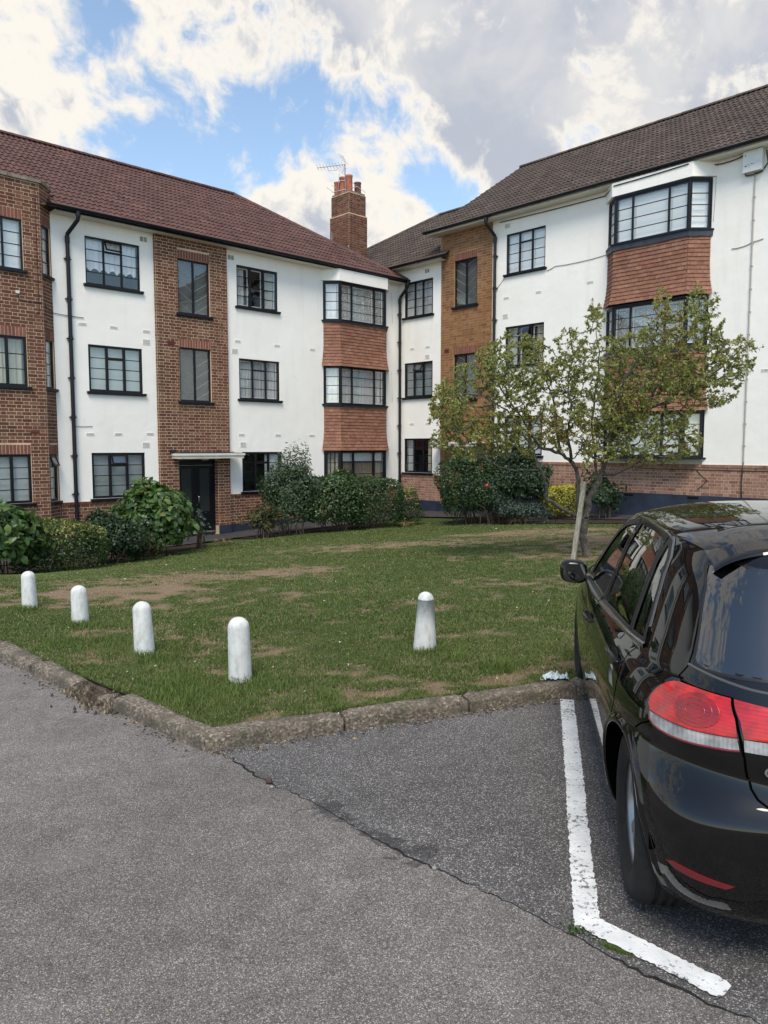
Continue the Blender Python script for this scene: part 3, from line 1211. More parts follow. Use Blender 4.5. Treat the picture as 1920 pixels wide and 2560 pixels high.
# plinth bricks (the bay end is its own)
XP = Y(-.018)
for (a, b) in ((-12.37, -9.6), (-7.32, -3.57), (-3.57, 0.0)):
    wall_mesh(mor, XP, a, b, -1.0, .44, ())
    mor.poly([(a, -.018, .44), (b, -.018, .44), (b, .02, .44), (a, .02, .44)])
    brickwork(PL, XP, a, b, -.48 + .0, .355, (), MAT['brick_l'], int(-a * 10))
    n = int((b - a) / .0845)
    for i in range(n):      # brick-on-edge capping
        w_ = (b - a) / n
        PL.add(XP, (a + i * w_ + .004, a + (i + 1) * w_ - .004, .363, .436), MAT['brick_l'], rnd.random(), .018)
# stair tower
TX0, TX1, TO = -9.60, -7.32, -.10
XT = Y(TO)
DX0, DX1, DZ0, DZ1 = -9.02, -7.74, -.66, 1.50
SW = [(-8.93, -7.91, 3.18, 4.71), (-8.93, -7.91, 5.65, 7.18)]
tholes = SW + [(DX0, DX1, DZ0 - .4, DZ1)]
wall_mesh(mor, XT, TX0, TX1, -1.0, ZS, tholes, .22)
brickwork(PL, XT, TX0, TX1, -.48, ZS, tholes, MAT['brick_l'], 3, [(a, b, d) for a, b, c, d in SW])
XTS = frame((TX0, 0, 0), (0, -1, 0))        # left return of the tower
wall_mesh(mor, frame((TX0, .0, 0), (0, -1, 0)), 0, .10, -1.0, ZS)
brickwork(PL, frame((TX0, .0, 0), (0, -1, 0)), 0, .10, -.48, ZS, (), MAT['brick_l'], 4)
wall_mesh(mor, frame((TX1, TO, 0), (0, 1, 0)), 0, .10, -1.0, ZS)
# door jamb bricks on the right reveal
XJ = frame((DX1, TO + .22, 0), (0, -1, 0))
brickwork(PL, XJ, 0, .215, -.48, DZ1, (), MAT['brick_l'], 5)
# brick bay at the left end
BO = .38
bay_faces = [((-15.32, 0), (-14.94, -BO)), ((-14.94, -BO), (-12.74, -BO)), ((-12.74, -BO), (-12.36, 0))]
BW = [(z, z + WH - .02) for z in ZF]
for i, (a, b) in enumerate(bay_faces):
    d = Vector((b[0] - a[0], b[1] - a[1], 0)); L = d.length
    X = frame((a[0], a[1], 0), d)
    if i == 1:
        hs = [(.45, L - .42, z0, z1) for z0, z1 in BW]
    else:
        hs = [(.065, L - .045, z0, z1) for z0, z1 in BW]
    wall_mesh(mor, X, 0, L, -1.0, 8.24, hs, .1)
    brickwork(PL, X, 0, L, -.48, 8.24, hs, MAT['brick_l'], 40 + i, [(h[0], h[1], h[3]) for h in hs])
    for k, (z0, z1) in enumerate(BW):
        dress = ('blind', 'cream', 'blindw')[k] if i == 1 else ('blind', 'blind', 'net')[k]
        if i == 1:
            window(BL, X, hs[k][0], z0, hs[k][1] - hs[k][0], z1 - z0, (1, 1, 1), 4 if k != 1 else 3, dress=dress, thick=(k < 2), y=.05, room=.5)
        else:
            window(BL, X, hs[k][0], z0, hs[k][1] - hs[k][0], z1 - z0, (1,), 4, dress=dress, thick=(k < 1), y=.05, open_={0: 'top'} if k == 0 else None, sill_ov=.05, room=.165)
cp = MB()
rg = [(-15.40, .05), (-14.99, -BO - .06), (-12.69, -BO - .06), (-12.28, .05), (-12.28, .6), (-15.4, .6)]
for i in range(3):
    (a, b), (c, d) = rg[i], rg[i + 1]
    n = 3 if i == 1 else 1
    for k in range(n):
        t0, t1 = k / n, (k + 1) / n - (.003 if n > 1 else 0)
        P = [(a + (c - a) * t0, b + (d - b) * t0), (a + (c - a) * t1, b + (d - b) * t1)]
        cp.poly([(*P[0], 8.245), (*P[1], 8.245), (*P[1], 8.32), (*P[0], 8.32)])
cp.poly([(x, y, 8.32) for x, y in rg]); cp.poly([(x, y, 8.245) for x, y in rg][::-1])
cp.obj('coping', MAT['concrete'], BL)
# the parapet of the bay stands free of the roof at its ends
mor.poly([(-12.37, 0, 7.6), (-12.37, .9, 7.6), (-12.37, .9, 8.24), (-12.37, 0, 8.24)])
mor.poly([(-15.31, 0, 7.6), (-15.31, .9, 7.6), (-15.31, .9, 8.24), (-15.31, 0, 8.24)][::-1])
brickwork(PL, frame((-12.36, 0, 0), (0, 1, 0)), 0, .9, 7.72, 8.24, (), MAT['brick_l'], 61)
# wall beyond the bay, out of the picture
lw2 = MB(); wall_mesh(lw2, I4, -19, -15.32, -1.0, ZS); lw2.obj('rendered_wall', MAT['render'], BL)
mor.obj('brick_wall', MAT['mortar_l'], BL)
PL.emit()
# blue-black painted base
bp = MB()
for (a, b, y) in ((-12.37, -9.62, -.03), (-9.62, DX0, TO - .022), (DX1, -7.30, TO - .022), (-7.30, 0.02, -.035)):
    bp.box(a, b, y, y + .03, -1.1, -.475, skip='k')
bp.box(-7.325, -7.30, TO - .022, -.03, -1.1, -.476); bp.box(-9.62, -9.60, TO - .02, .0, -1.1, -.476)
bp.box(-15, -12.69, -BO - .025, -BO, -1.1, -.475)
bp.obj('painted_plinth', MAT['plinth'], BL)

# windows
lab = {}
window(BL, I4, W1x, ZF[2], WW, WH, dress='scallop', vent=1, open_={1: 'top'})
window(BL, I4, W1x, ZF[1], WW, WH, dress='blind', thick=True, vent=1)
window(BL, I4, W1x, ZF[0], WW, WH, dress='blindg', thick=True, vent=1, open_={1: 'top'})
window(BL, I4, W2x, ZF[2], WW, WH, dress='sides', open_={2: ('side', -14)})
window(BL, I4, W2x + .04, ZF[1], WW, WH, dress='grey', vent=1)
window(BL, I4, W2x + .10, ZF[0], WW, WH, dress='dresser', vent=1, thick=True)
for (a, b, c, d) in SW:
    window(BL, XT, a, c, b - a, d - c, (1, 1), 1, fr=.05, style='stair', dress='frost', y=.07)
# the entrance: canopy, double door, entry phone
XD = XT @ Matrix.Translation((DX0, .2, DZ0))
dw, dh = DX1 - DX0, DZ1 - DZ0
dm = MB()
dm.box(0, dw, 0, .05, dh - .16, dh); dm.box(0, .05, 0, .05, .02, dh - .16); dm.box(dw - .05, dw, 0, .05, .02, dh - .16)
dm.box(0, dw, -.02, .1, 0, .02, 1)
door = dm.obj('entrance_door', [MAT['black'], MAT['concrete']], BL)
door.matrix_local = XD
lw_ = (dw - .1) / 2
for k in range(2):
    mb = MB()
    x0 = .05 + k * lw_
    mb.box(x0 + .002, x0 + .13, .01, .05, .03, dh - .165); mb.box(x0 + lw_ - .13, x0 + lw_ - .002, .01, .05, .03, dh - .165)
    mb.box(x0 + .13, x0 + lw_ - .13, .01, .05, .03, .62); mb.box(x0 + .13, x0 + lw_ - .13, .01, .05, dh - .26, dh - .165)
    mb.box(x0 + .17, x0 + lw_ - .17, .004, .01, .12, .52)
    mb.obj('door_leaf', MAT['black'], door)
    mb = MB(); mb.box(x0 + .13, x0 + lw_ - .13, .025, .035, .62, dh - .26)
    mb.obj('door_glass', MAT['door_glass'], door)
mb = MB()
mb.tube([(.05 + lw_ + .06, .01, .86), (.05 + lw_ + .06, -.05, .88), (.05 + lw_ + .055, -.06, .98), (.05 + lw_ + .06, -.05, 1.08), (.05 + lw_ + .06, .01, 1.10)], .012, 8)
mb.obj('door_handle', MAT['steel'], door, smooth=True)
cm = MB()
cm.box(-9.23, -7.13, TO - .46, TO - .0, 1.545, 1.63); cm.box(-9.26, -7.10, TO - .49, TO - .0, 1.63, 1.69)
cm.box(-9.2, -7.16, TO - .40, TO, 1.69, 1.705, 1)
cm.obj('door_canopy', [MAT['cream'], MAT['lead']], BL)
pm = MB(); pm.box(-9.22, -9.11, TO - .03, TO, .38, .60); pm.box(-9.205, -9.125, TO - .034, TO - .03, .42, .56, 1)
pm.obj('entry_phone', [MAT['alu'], MAT['white_box']], BL)
pm = MB(); pm.box(-9.27, -9.09, TO - .03, TO, .17, .28); pm.box(-9.21, -9.15, TO - .033, TO - .03, .20, .25, 1)
pm.obj('number_plate', [MAT['black'], MAT['white_box']], BL)
pm = MB(); pm.box(-9.3, -9.15, TO - .10, TO, 1.72, 1.80); pm.tube([(-9.2, TO - .06, 1.73), (-8.6, TO - .05, 1.71), (-7.2, TO - .04, 1.72)], .012, 6)
pm.obj('cable', MAT['cableb'], BL)
lm = MB(); lm.lathe([(.0, -.06), (.09, -.05), (.12, -.02), (.12, 0)], 16, X=Matrix.Translation((-8.3, TO - .2, 1.545)))
lm.obj('porch_lamp', MAT['white_box'], BL, smooth=True)

# air bricks read off the facade
for (px, pz, k) in ((-11.63, 5.06, 0), (-10.79, 5.06, 0), (-9.86, 5.05, 0), (-9.87, 4.76, 1), (-9.88, 7.52, 2), (-11.52, 2.21, 0), (-10.75, 2.22, 0), (-9.83, 2.24, 0), (-9.96, 1.93, 1),
                    (-6.93, 5.06, 0), (-5.48, 5.06, 0), (-4.07, 5.06, 0), (-7.03, 4.76, 1), (-7.12, 7.50, 2), (-6.84, 2.25, 0), (-5.48, 2.25, 0), (-4.11, 2.25, 0), (-6.79, 1.95, 1)):
    air_brick(BL, I4, px, pz, k)
air_brick(BL, XT, -9.18, 4.78, 1, MAT['redvent'])
air_brick(BL, Y(-BO), -13.05, 2.24, 0, MAT['redvent'])

# the tile-hung bay
hangL = []
tile_bay(BL, ML, hangL, -3.58, -.74, -3.19, -1.13, .39, [(.50, 1.74), (3.31, 4.54), (6.07, 7.29)],
         [(1.76, 3.26, 3.27), (4.56, 6.02, 6.03)], 7.34, ZS, [dict(dress='halfblind', thick=True, cols=(.25, .5, .25), rows=3, top=.30, sdress='cream'),
                                                              dict(dress='grey', cols=(.22, .5, .22), sdress='net'), dict(dress='lace', cols=(.22, .5, .22), sdress='net')], 5)
emit_hang(BL, ML, hangL)

# roof: eave .40 out, pitch 33, hip at the corner end
PIT = R(33)
EY, EZ = -.42, 7.80
RB = 4.6
SL = (RB - EY) / math.cos(PIT)
RZ = EZ + SL * math.sin(PIT)
HU = 4.05
hip = lambda x, d: (-x) - (HU * d / SL)
tl = roof_slope(BL, ML, MAT['roof_l'], -19.0, 0.0, PIT, EY, EZ, SL, clip=hip, skip=lambda x, d: -15.36 < x < -12.32 and d < .95)
if tl:
    # hip plane through eave corner and ridge end
    a, b = Vector((0, EY, EZ)), Vector((-HU, RB, RZ))
    no = (b - a).cross(Vector((0, 0, 1)))
    if no.x < 0: no = -no
    cut_plane(tl, a, no.normalized())
rd = MB()
rd.poly([(-19, EY + .03, EZ - .03), (0, EY + .03, EZ - .03), (-HU, RB, RZ - .03), (-19, RB, RZ - .03)])
rd.poly([(0, EY + .03, EZ - .03), (0, 9.6, EZ - .03), (-HU, RB, RZ - .03)])
rd.poly([(0, 9.6, EZ - .03), (-19, 9.6, EZ - .03), (-19, RB, RZ - .03), (-HU, RB, RZ - .03)])
rd.obj('roof_deck', MAT['roof_l'], BL)
ridge_tiles(BL, (-19, RB, RZ + .03), (-HU, RB, RZ + .03), MAT['roof_l'])
ridge_tiles(BL, (-HU, RB, RZ + .03), (-.02, EY + .05, EZ + .05), MAT['roof_l'])
ev = MB()
ev.poly([(-12.37, .02, ZS), (0.05, .02, ZS), (0.05, EY + .04, ZS), (-12.37, EY + .04, ZS)])
ev.poly([(-19, .02, ZS), (-15.32, .02, ZS), (-15.32, EY + .04, ZS), (-19, EY + .04, ZS)])
ev.obj('soffit', MAT['soffit'], BL)
fb = MB(); fb.box(-12.33, 0.05, EY + .035, EY + .055, ZS - .005, EZ + .0); fb.box(-19, -15.36, EY + .035, EY + .055, ZS - .005, EZ)
fb.box(.04, .055, EY + .04, .1, ZS, EZ)
fb.obj('fascia', MAT['black'], BL)
gutter(BL, [(-12.60, EY - .04, EZ + .015), (0.02, EY - .04, EZ + .01)])
downpipe(BL, -11.97, -.07, -.75, 7.2, (.14, 0), zg=EZ - .04, yg=EY - .04)
downpipe(BL, -.10, -.08, -.6, 7.2, (0.02, 0), zg=EZ - .04, yg=EY - .04)
cable(BL, [(-12.7, -.4, 5.35), (-12.36, -.02, 5.25), (-11.6, -.015, 5.22)], .008, MAT['cableb'])
cable(BL, [(-12.0, -.015, 2.42), (-11.45, -.012, 2.42)], .006, MAT['cableb'])
pm = MB(); pm.box(-13.37, -13.29, -BO - .04, -BO, 5.55, 5.62)
pm.obj('junction_box', MAT['cream'], BL)
cable(BL, [(-13.32, -BO - .02, 5.56), (-13.28, -BO - .02, 5.40), (-12.78, -BO - .02, 5.40)], .009, MAT['cableb'])
cable(BL, [(-12.84, -BO - .015, 8.1), (-12.84, -BO - .015, 5.2), (-12.95, -BO - .015, 5.1)], .006, MAT['cableb'])
for zc in (6.9, 4.1):
    cable(BL, [(-.45, -.012, zc + .5), (-.42, -.012, zc - .6)], .005, MAT['cablew'])

# chimney between the blocks
CHX, CHY = -.36, 2.41           # its near corner
chim = MB()
cbr = MB()


def stack(x0, y0, w, d, z0, z1, seed):
    for X, L in ((frame((x0, y0, 0), (1, 0, 0)), w), (frame((x0 + w, y0, 0), (0, 1, 0)), d), (frame((x0 + w, y0 + d, 0), (-1, 0, 0)), w), (frame((x0, y0 + d, 0), (0, -1, 0)), d)):
        wall_mesh(chim, X, 0, L, z0, z1)
        for (a, b, c, e) in bond(0, L, z0, z1, (), seed, .235, .122):
            cbr.box(a, b, -.006 - rnd.random() * .003, 0, c, e, 0, rnd.random(), 'k', X)
        seed += 1
    chim.poly([(x0, y0, z1), (x0 + w, y0, z1), (x0 + w, y0 + d, z1), (x0, y0 + d, z1)])


stack(CHX - .04, CHY - .04, .93, 1.12, 7.9, 10.72, 70)
stack(CHX, CHY, .85, 1.04, 10.72, 11.50, 80)
chm = chim.obj('chimney', MAT['mortar_l'], BL)
o = cbr.obj('chimney_brickwork', MAT['brick_l'], chm, tint=True)
o['kind'] = 'stuff'
mb = MB()
mb.box(CHX + .02, CHX + .83, CHY + .02, CHY + 1.02, 11.502, 11.57)
mb.obj('flaunching', MAT['concrete'], chm)
for (dx, dy, r, h, mt) in ((.15, .86, .125, .56, 'pot'), (.14, .52, .13, .66, 'pot'), (.17, .19, .14, .66, 'pot'), (.62, .20, .135, .50, 'potd')):
    mb = MB()
    mb.lathe([(r * .98, 11.5), (r * .93, 11.5 + h * .85), (r * 1.0, 11.5 + h * .9), (r * 1.05, 11.5 + h), (r * .85, 11.5 + h), (r * .8, 11.5 + h * .4), (0, 11.5 + h * .4)], 18, X=Matrix.Translation((CHX + dx, CHY + dy, 0)))
    o = mb.obj('chimney_pot', MAT[mt], chm, smooth=True)
    if mt == 'potd': o['label'] = 'shorter soot-darkened chimney pot'
mb = MB()
for z in (8.95, 9.45):
    mb.lathe([(0, -.02), (.04, -.02), (.04, 0)], 10, X=Matrix.Translation((CHX - .05, CHY - .05, z)) @ Matrix.Rotation(R(90), 4, 'X') )
mb.obj('chimney_fixing', MAT['white_box'], chm)

# television aerial strapped to the chimney
AW = ML @ Vector((CHX + .16, CHY + .32, 0))
ta = empty('tv_aerial', (AW.x, AW.y, 11.9))
tag(ta, 'grey television aerial on a mast above the chimney pots', 'aerial')


def aer(pts, r, name, m='alu'):
    mb = MB()
    mb.tube(pts, r, 6)
    return mb.obj(name, MAT[m], ta)


def back(px, py, dep):
    """place a point of the aerial at a given depth"""
    d = px_dir(px, py)
    k = dep / d.y
    return d * k + Vector((0, 0, CAM_Z)) - ta.location


Zc = AW.y
aer([(0, 0, -1.2), back(862, 412, Zc)], .028, 'mast')
B0, B1 = back(864, 411, Zc), back(793, 420, Zc - 1.0)
aer([B0, B1], .012, 'boom')
aer([B0.lerp(B1, .25) + Vector((0, 0, -.1)), B0.lerp(B1, .3) + Vector((0, 0, -.16)), B0.lerp(B1, .6) + Vector((0, 0, -.16)), B0.lerp(B1, .65)], .008, 'stay')
dv = Vector((.30, .25, -.75)).normalized()
for i in range(9):
    p = B0.lerp(B1, .12 + i * .108)
    aer([p - dv * .11, p + dv * .11], .006, 'element')
for sgn in (1, -1):
    q = [back(864 + a, 411 + sgn * b, Zc + .05 * sgn) for a, b in ((-1, 2), (-3, 10), (-9, 20 if sgn > 0 else 22))]
    aer(q, .008, 'reflector')
    for t in (.25, .5, .75, 1.0):
        p = q[0].lerp(q[2], t)
        aer([p + Vector((-.13, 0, .08)), p + Vector((.10, 0, -.08))], .006, 'reflector_rod')
aer([back(847, 452, Zc), back(866, 452, Zc)], .012, 'arm')
aer([back(848, 433, Zc), back(846, 471, Zc)], .010, 'dipole')
aer([back(830, 481, Zc), back(893, 467, Zc)], .012, 'lower_boom')
aer([back(871, 449, Zc + .3), back(913, 481, Zc - .3)], .009, 'rod')
aer([back(817, 469, Zc + .2), back(838, 484, Zc - .2)], .008, 'rod')
aer([back(830, 463, Zc + .2), back(853, 479, Zc - .2)], .008, 'rod')

# satellite dish and a whip on the far slope, just showing over the hip
dw_ = uw(.9, -2.6, 0)
sd = empty('satellite_dish', (dw_.x - .35, dw_.y, 9.35))
tag(sd, 'grey satellite dish peeping over the red roof beside the chimney', 'satellite dish')
mb = MB()
mb.lathe([(0, -.05), (.12, -.04), (.22, -.015), (.27, .02)], 20, X=Matrix.Rotation(R(70), 4, 'Y') @ Matrix.Rotation(R(20), 4, 'X'))
mb.obj('dish', MAT['alu'], sd, smooth=True)
mb = MB(); mb.tube([(0, 0, 0), (.1, .1, -.9)], .02, 6)
mb.obj('bracket', MAT['alu'], sd)
wp = empty('whip_aerial', (dw_.x - .12, dw_.y, 8.9))
tag(wp, 'thin upright whip aerial beside the satellite dish', 'aerial')
mb = MB(); mb.tube([(0, 0, -.6), (0, 0, 1.05)], .012, 6)
mb.obj('rod', MAT['alu'], wp)

# ================================================================ RIGHT BLOCK (local x = w)
LKX, TWX0, TWX1, RX1 = 0.0, 2.02, 4.22, 20.0
SLK, SMN = 8.20, 9.06
rw = MB()
XW = 4.76
mh = [(XW, XW + WW - .03, z, z + WH + .02) for z in (1.61, 4.44, 7.31)]
lh = [(.21, 1.61, z, z + 1.23) for z in (.95, 3.66, 6.51)]
for (a, b, y_, z0, z1, hs) in ((-.35, TWX0, 0, .88, SLK, lh), (TWX1, 8.37, 0, 1.42, SMN, mh), (11.24, RX1, 0, 1.42, SMN, ()), (8.37, 11.24, .12, 1.42, SMN, ())):
    rw = MB(); wall_mesh(rw, Y(y_), a, b, z0, z1, hs)
    rw.obj('rendered_wall', MAT['render'], BR)
PR = Pieces('brick', 'brickwork', BR, MR_, 298)
mr_ = MB()
mp_ = MB()
RSW = [(2.61, 3.61, 3.47, 5.0), (2.61, 3.61, 6.57, 8.10)]
RD = (2.75, 3.75, -.2, 1.86)
rth = RSW + [(RD[0], RD[1], RD[2] - .3, RD[3])]
XRT = Y(-.03)
wall_mesh(mr_, XRT, TWX0, TWX1, -.8, SMN, rth, .2)
mr_.poly([(TWX0, 0, -.8), (TWX0, 0, SMN), (TWX0, -.03, SMN), (TWX0, -.03, -.8)][::-1])
mr_.poly([(TWX1, 0, -.8), (TWX1, 0, SMN), (TWX1, -.03, SMN), (TWX1, -.03, -.8)])
brickwork(PR, XRT, TWX0, TWX1, -.1, SMN, rth, MAT['brick_r'], 11, [(a, b, d) for a, b, c, d in RSW])
for (a, b, z0, z1) in ((0.0, TWX0, -.03, .88), (TWX1, 8.37, .60, 1.42), (8.37, 11.24, .60, 1.42), (11.24, RX1, .60, 1.42)):
    mp_ = MB()
    wall_mesh(mp_, XP, a, b, z0 - .6, z1)
    mp_.poly([(a, -.018, z1), (b, -.018, z1), (b, .15, z1), (a, .15, z1)])
    mp_.obj('brick_wall', MAT['mortar_p'], BR)
    brickwork(PR, XP, a, b, z0, z1 - .085, (), MAT['brick_p'], int(a * 7) + 3)
    n = int((b - a) / .0845)
    for i in range(n):
        w_ = (b - a) / n
        PR.add(XP, (a + i * w_ + .004, a + (i + 1) * w_ - .004, z1 - .077, z1 - .004), MAT['brick_p'], rnd.random(), .018)
mr_.obj('brick_wall', MAT['mortar_r'], BR)
PR.emit()
bp = MB()
bp.box(0, TWX0 - .0, -.05, -.018, -1.0, -.03, skip='k')
bp.box(TWX0, TWX1, -.06, -.03, -1.0, -.10, skip='k')
bp.box(TWX1, RX1, -.05, -.018, -1.0, .60, skip='k')
bp.obj('painted_plinth', MAT['plinth'], BR)
vb = MB()
for x in (9.05, 10.9, 13.2): 
    vb.box(x, x + .3, -.056, -.05, .50, .57)
vb.obj('plinth_vent', MAT['dark'], BR)

window(BR, I4, .21, 6.51, 1.4, 1.23, cols=(1, .8, 1), dress='grey', open_={2: ('side', -58)})
window(BR, I4, .21, 3.66, 1.4, 1.23, dress='blindg', thick=True, vent=1, open_={1: 'top'})
window(BR, I4, .21, .95, 1.4, 1.23, dress='sides', thick=True)
window(BR, I4, XW, 7.31, WW - .03, WH + .02, dress='blindw', vent=1)
window(BR, I4, XW, 4.44, WW - .03, WH + .02, dress='sides', vent=1, open_={1: 'top'})
window(BR, I4, XW, 1.61, WW - .03, WH + .02, dress='blindw', thick=True)
for (a, b, c, d) in RSW:
    window(BR, XRT, a, c, b - a, d - c, (1, 1), 1, fr=.05, style='stair', dress='frost', y=.07)
dm = MB()
w_, h_ = RD[1] - RD[0], RD[3] - RD[2]
dm.box(0, w_, 0, .05, h_ - .1, h_); dm.box(0, .05, 0, .05, 0, h_ - .1); dm.box(w_ - .05, w_, 0, .05, 0, h_ - .1)
door = dm.obj('entrance_door', MAT['black'], BR)
door.matrix_local = XRT @ Matrix.Translation((RD[0], .19, RD[2]))
mb = MB()
mb.box(.055, .2, .01, .05, .02, h_ - .105); mb.box(w_ - .2, w_ - .055, .01, .05, .02, h_ - .105); mb.box(.2, w_ - .2, .01, .05, .02, .6); mb.box(.2, w_ - .2, .01, .05, h_ - .25, h_ - .105)
mb.obj('door_leaf', MAT['black'], door)
mb = MB(); mb.box(.2, w_ - .2, .025, .035, .6, h_ - .25)
mb.obj('door_glass', MAT['door_glass'], door)
cm = MB()
cm.box(2.0, 3.95, -.49, -.03, 1.90, 1.985); cm.box(1.97, 3.98, -.52, -.03, 1.985, 2.045)
cm.obj('door_canopy', MAT['cream'], BR)

for (px, pz, k) in ((1.33, 8.00, 2), (1.38, 5.38, 0), (.62, 5.38, 0), (1.36, 5.04, 1), (.60, 2.70, 0), (1.40, 2.70, 0), (4.80, 8.81, 1), (4.79, 6.59, 0), (6.02, 6.60, 0), (7.80, 6.62, 0), (4.76, 6.02, 1),
                    (4.85, 3.6, 0), (7.3, 3.62, 0), (12.73, 3.75, 0), (11.9, 3.72, 0)):
    air_brick(BR, I4, px, pz, k)
air_brick(BR, XRT, 2.3, 5.15, 1, MAT['redvent'])

hangR = []
tile_bay(BR, MR_, hangR, 8.37, 11.24, 8.76, 10.85, .39, [(1.60, 2.80), (4.52, 5.71), (7.42, 8.64)],
         [(2.83, 4.40, 4.47), (5.78, 7.27, 7.37)], 8.70, SMN, [dict(dress='blindw', thick=True), dict(dress='lace', cols=(.24, .5, .26)), dict(dress='blindw', cols=(.235, .52, .245))], 8)
emit_hang(BR, MR_, hangR)

RB2 = 4.9
PIT2 = R(33)


def roof_pair(x0, x1, ez, mat, clip=None, skip=None, limit=298):
    sl = (RB2 + .40) / math.cos(PIT2)
    return roof_slope(BR, MR_, mat, x0, x1, PIT2, -.40, ez, sl, clip=clip, skip=skip, limit=limit), sl, ez + sl * math.sin(PIT2)


EZM, EZK = 9.15, 8.27
_, slm, rzm = roof_pair(1.62, RX1, EZM, MAT['roof_r'], limit=240)
slk = slm
LKH = -2.55
hipk = lambda x, d: (x - LKH) + (5.3 * (1 - d / slk)) - 0.0
tk, _, rzk = roof_pair(-8.1, 2.2, EZK, MAT['roof_r'], clip=hipk, limit=58)
a, b = Vector((LKH - 5.3, -.40, EZK)), Vector((LKH, RB2, rzk))
no = (b - a).cross(Vector((0, 0, 1)))
if no.x > 0: no = -no
cut_plane(tk, a, no.normalized())
rd = MB()
rd.poly([(1.66, -.37, EZM - .03), (RX1, -.37, EZM - .03), (RX1, RB2, rzm - .03), (1.66, RB2, rzm - .03)])
rd.poly([(RX1, 10.2, EZM - .03), (1.66, 10.2, EZM - .03), (1.66, RB2, rzm - .03), (RX1, RB2, rzm - .03)])
rd.poly([(1.66, -.37, EZM - .03), (1.66, RB2, rzm - .03), (1.66, 10.2, EZM - .03)])
rd.poly([(LKH - 5.3, -.37, EZK - .03), (2.2, -.37, EZK - .03), (2.2, RB2, rzk - .03), (LKH, RB2, rzk - .03)])
rd.poly([(2.2, 10.2, EZK - .03), (LKH - 5.3, 10.2, EZK - .03), (LKH, RB2, rzk - .03), (2.2, RB2, rzk - .03)])
rd.poly([(LKH - 5.3, 10.2, EZK - .03), (LKH - 5.3, -.37, EZK - .03), (LKH, RB2, rzk - .03)])
rd.obj('roof_deck', MAT['roof_r'], BR)
ridge_tiles(BR, (1.64, RB2, rzm + .03), (RX1, RB2, rzm + .03), MAT['roof_r'])
ridge_tiles(BR, (LKH, RB2, rzk + .03), (2.0, RB2, rzk + .03), MAT['roof_r'])
ridge_tiles(BR, (LKH, RB2, rzk + .03), (LKH - 4.6, RB2 - 4.6, rzk + .03 - 4.6 * math.tan(PIT2)), MAT['roof_r'])
vg = MB()
for k in range(24):
    t0, t1 = k / 24, (k + 1) / 24
    c_, s_ = math.cos(PIT2), math.sin(PIT2)
    vg.poly([(1.61, -.40 + slm * t0 * c_, EZM + slm * t0 * s_ - .10), (1.61, -.40 + slm * t1 * c_, EZM + slm * t1 * s_ - .10), (1.61, -.40 + slm * t1 * c_, EZM + slm * t1 * s_ + .02), (1.61, -.40 + slm * t0 * c_, EZM + slm * t0 * s_ + .02)][::-1])
vg.obj('verge', MAT['concrete'], BR)
# white rendered gable strip between the two roofs
vg = MB()
vg.poly([(1.98, -.02, SLK), (1.98, RB2, rzk - .1), (1.98, RB2, rzm - .1), (1.98, -.02, SMN)][::-1])
vg.obj('gable_wall', MAT['render'], BR)
ev = MB()
ev.poly([(1.62, .02, SMN), (RX1, .02, SMN), (RX1, -.36, SMN), (1.62, -.36, SMN)])
ev.poly([(-.4, .02, SLK), (2.3, .02, SLK), (2.3, -.36, SLK), (-.4, -.36, SLK)])
ev.poly([(1.62, .02, SMN), (1.62, -.36, SMN), (1.62, -.36, EZM), (1.62, .3, EZM + .2)])
ev.obj('soffit', MAT['soffit'], BR)
fb = MB(); fb.box(1.62, RX1, -.365, -.345, SMN - .005, EZM); fb.box(-.4, 2.3, -.365, -.345, SLK - .005, EZK)
fb.obj('fascia', MAT['soffit'], BR)
gutter(BR, [(1.55, -.44, EZM + .01), (RX1, -.44, EZM + .01)])
gutter(BR, [(-.30, -.44, EZK + .01), (2.62, -.44, EZK + .01)])
downpipe(BR, 4.36, -.07, -.15, 8.5, (-.08, 0), zg=EZM - .05, yg=-.44)
# wiring, conduit and the white box under the eave
ob = MB(); ob.box(12.05, 12.50, -.16, 0, 8.55, 9.05)
for k in range(7):
    ob.box(12.09 + rnd.random() * .3, 12.11 + rnd.random() * .33, -.163, -.16, 8.63 + rnd.random() * .1, 8.65 + rnd.random() * .1, 1) if False else None
jb = ob.obj('junction_box', [MAT['white_box'], MAT['dark']], BR)
sp = MB()
for (x, z, s) in ((12.09, 8.93, .02), (12.10, 8.68, .025), (12.14, 8.69, .012), (12.17, 8.71, .014), (12.21, 8.69, .010), (12.25, 8.72, .016), (12.29, 8.71, .012), (12.33, 8.73, .010), (12.19, 8.65, .010), (12.40, 8.76, .012)):
    sp.box(x, x + s * 1.4, -.164, -.16, z, z + s)
sp.obj('chipped_spot', MAT['dark'], jb)
cable(BR, [(4.5, -.02, 8.98), (8.2, -.02, 8.93), (8.75, -.46, 8.98), (10.8, -.46, 9.02), (11.3, -.05, 8.97), (11.7, -.03, 8.96), (12.05, -.03, 9.02)], .014, MAT['cableb'])
cable(BR, [(12.55, -.03, 9.0), (12.6, -.04, 8.7), (12.45, -.04, 8.52), (12.1, -.04, 8.5), (12.06, -.03, 8.58)], .016, MAT['cableb'])
cable(BR, [(4.42, -.012, 6.95), (4.72, -.012, 7.24)], .007, MAT['cablew'])
cable(BR, [(6.3, -.012, 7.18), (6.6, -.012, 7.27), (7.4, -.012, 7.25), (8.3, -.012, 7.30)], .007, MAT['cableb'])
cable(BR, [(11.35, -.012, 8.9), (11.33, -.012, 7.9), (11.31, -.012, 7.6)], .006, MAT['cablew'])
cd = MB()
cd.tube([(12.3, -.03, 8.55), (12.3, -.03, 1.5)], .018, 8)
for z in np.arange(1.9, 8.5, .55): cd.box(12.272, 12.328, -.05, 0, z, z + .02)
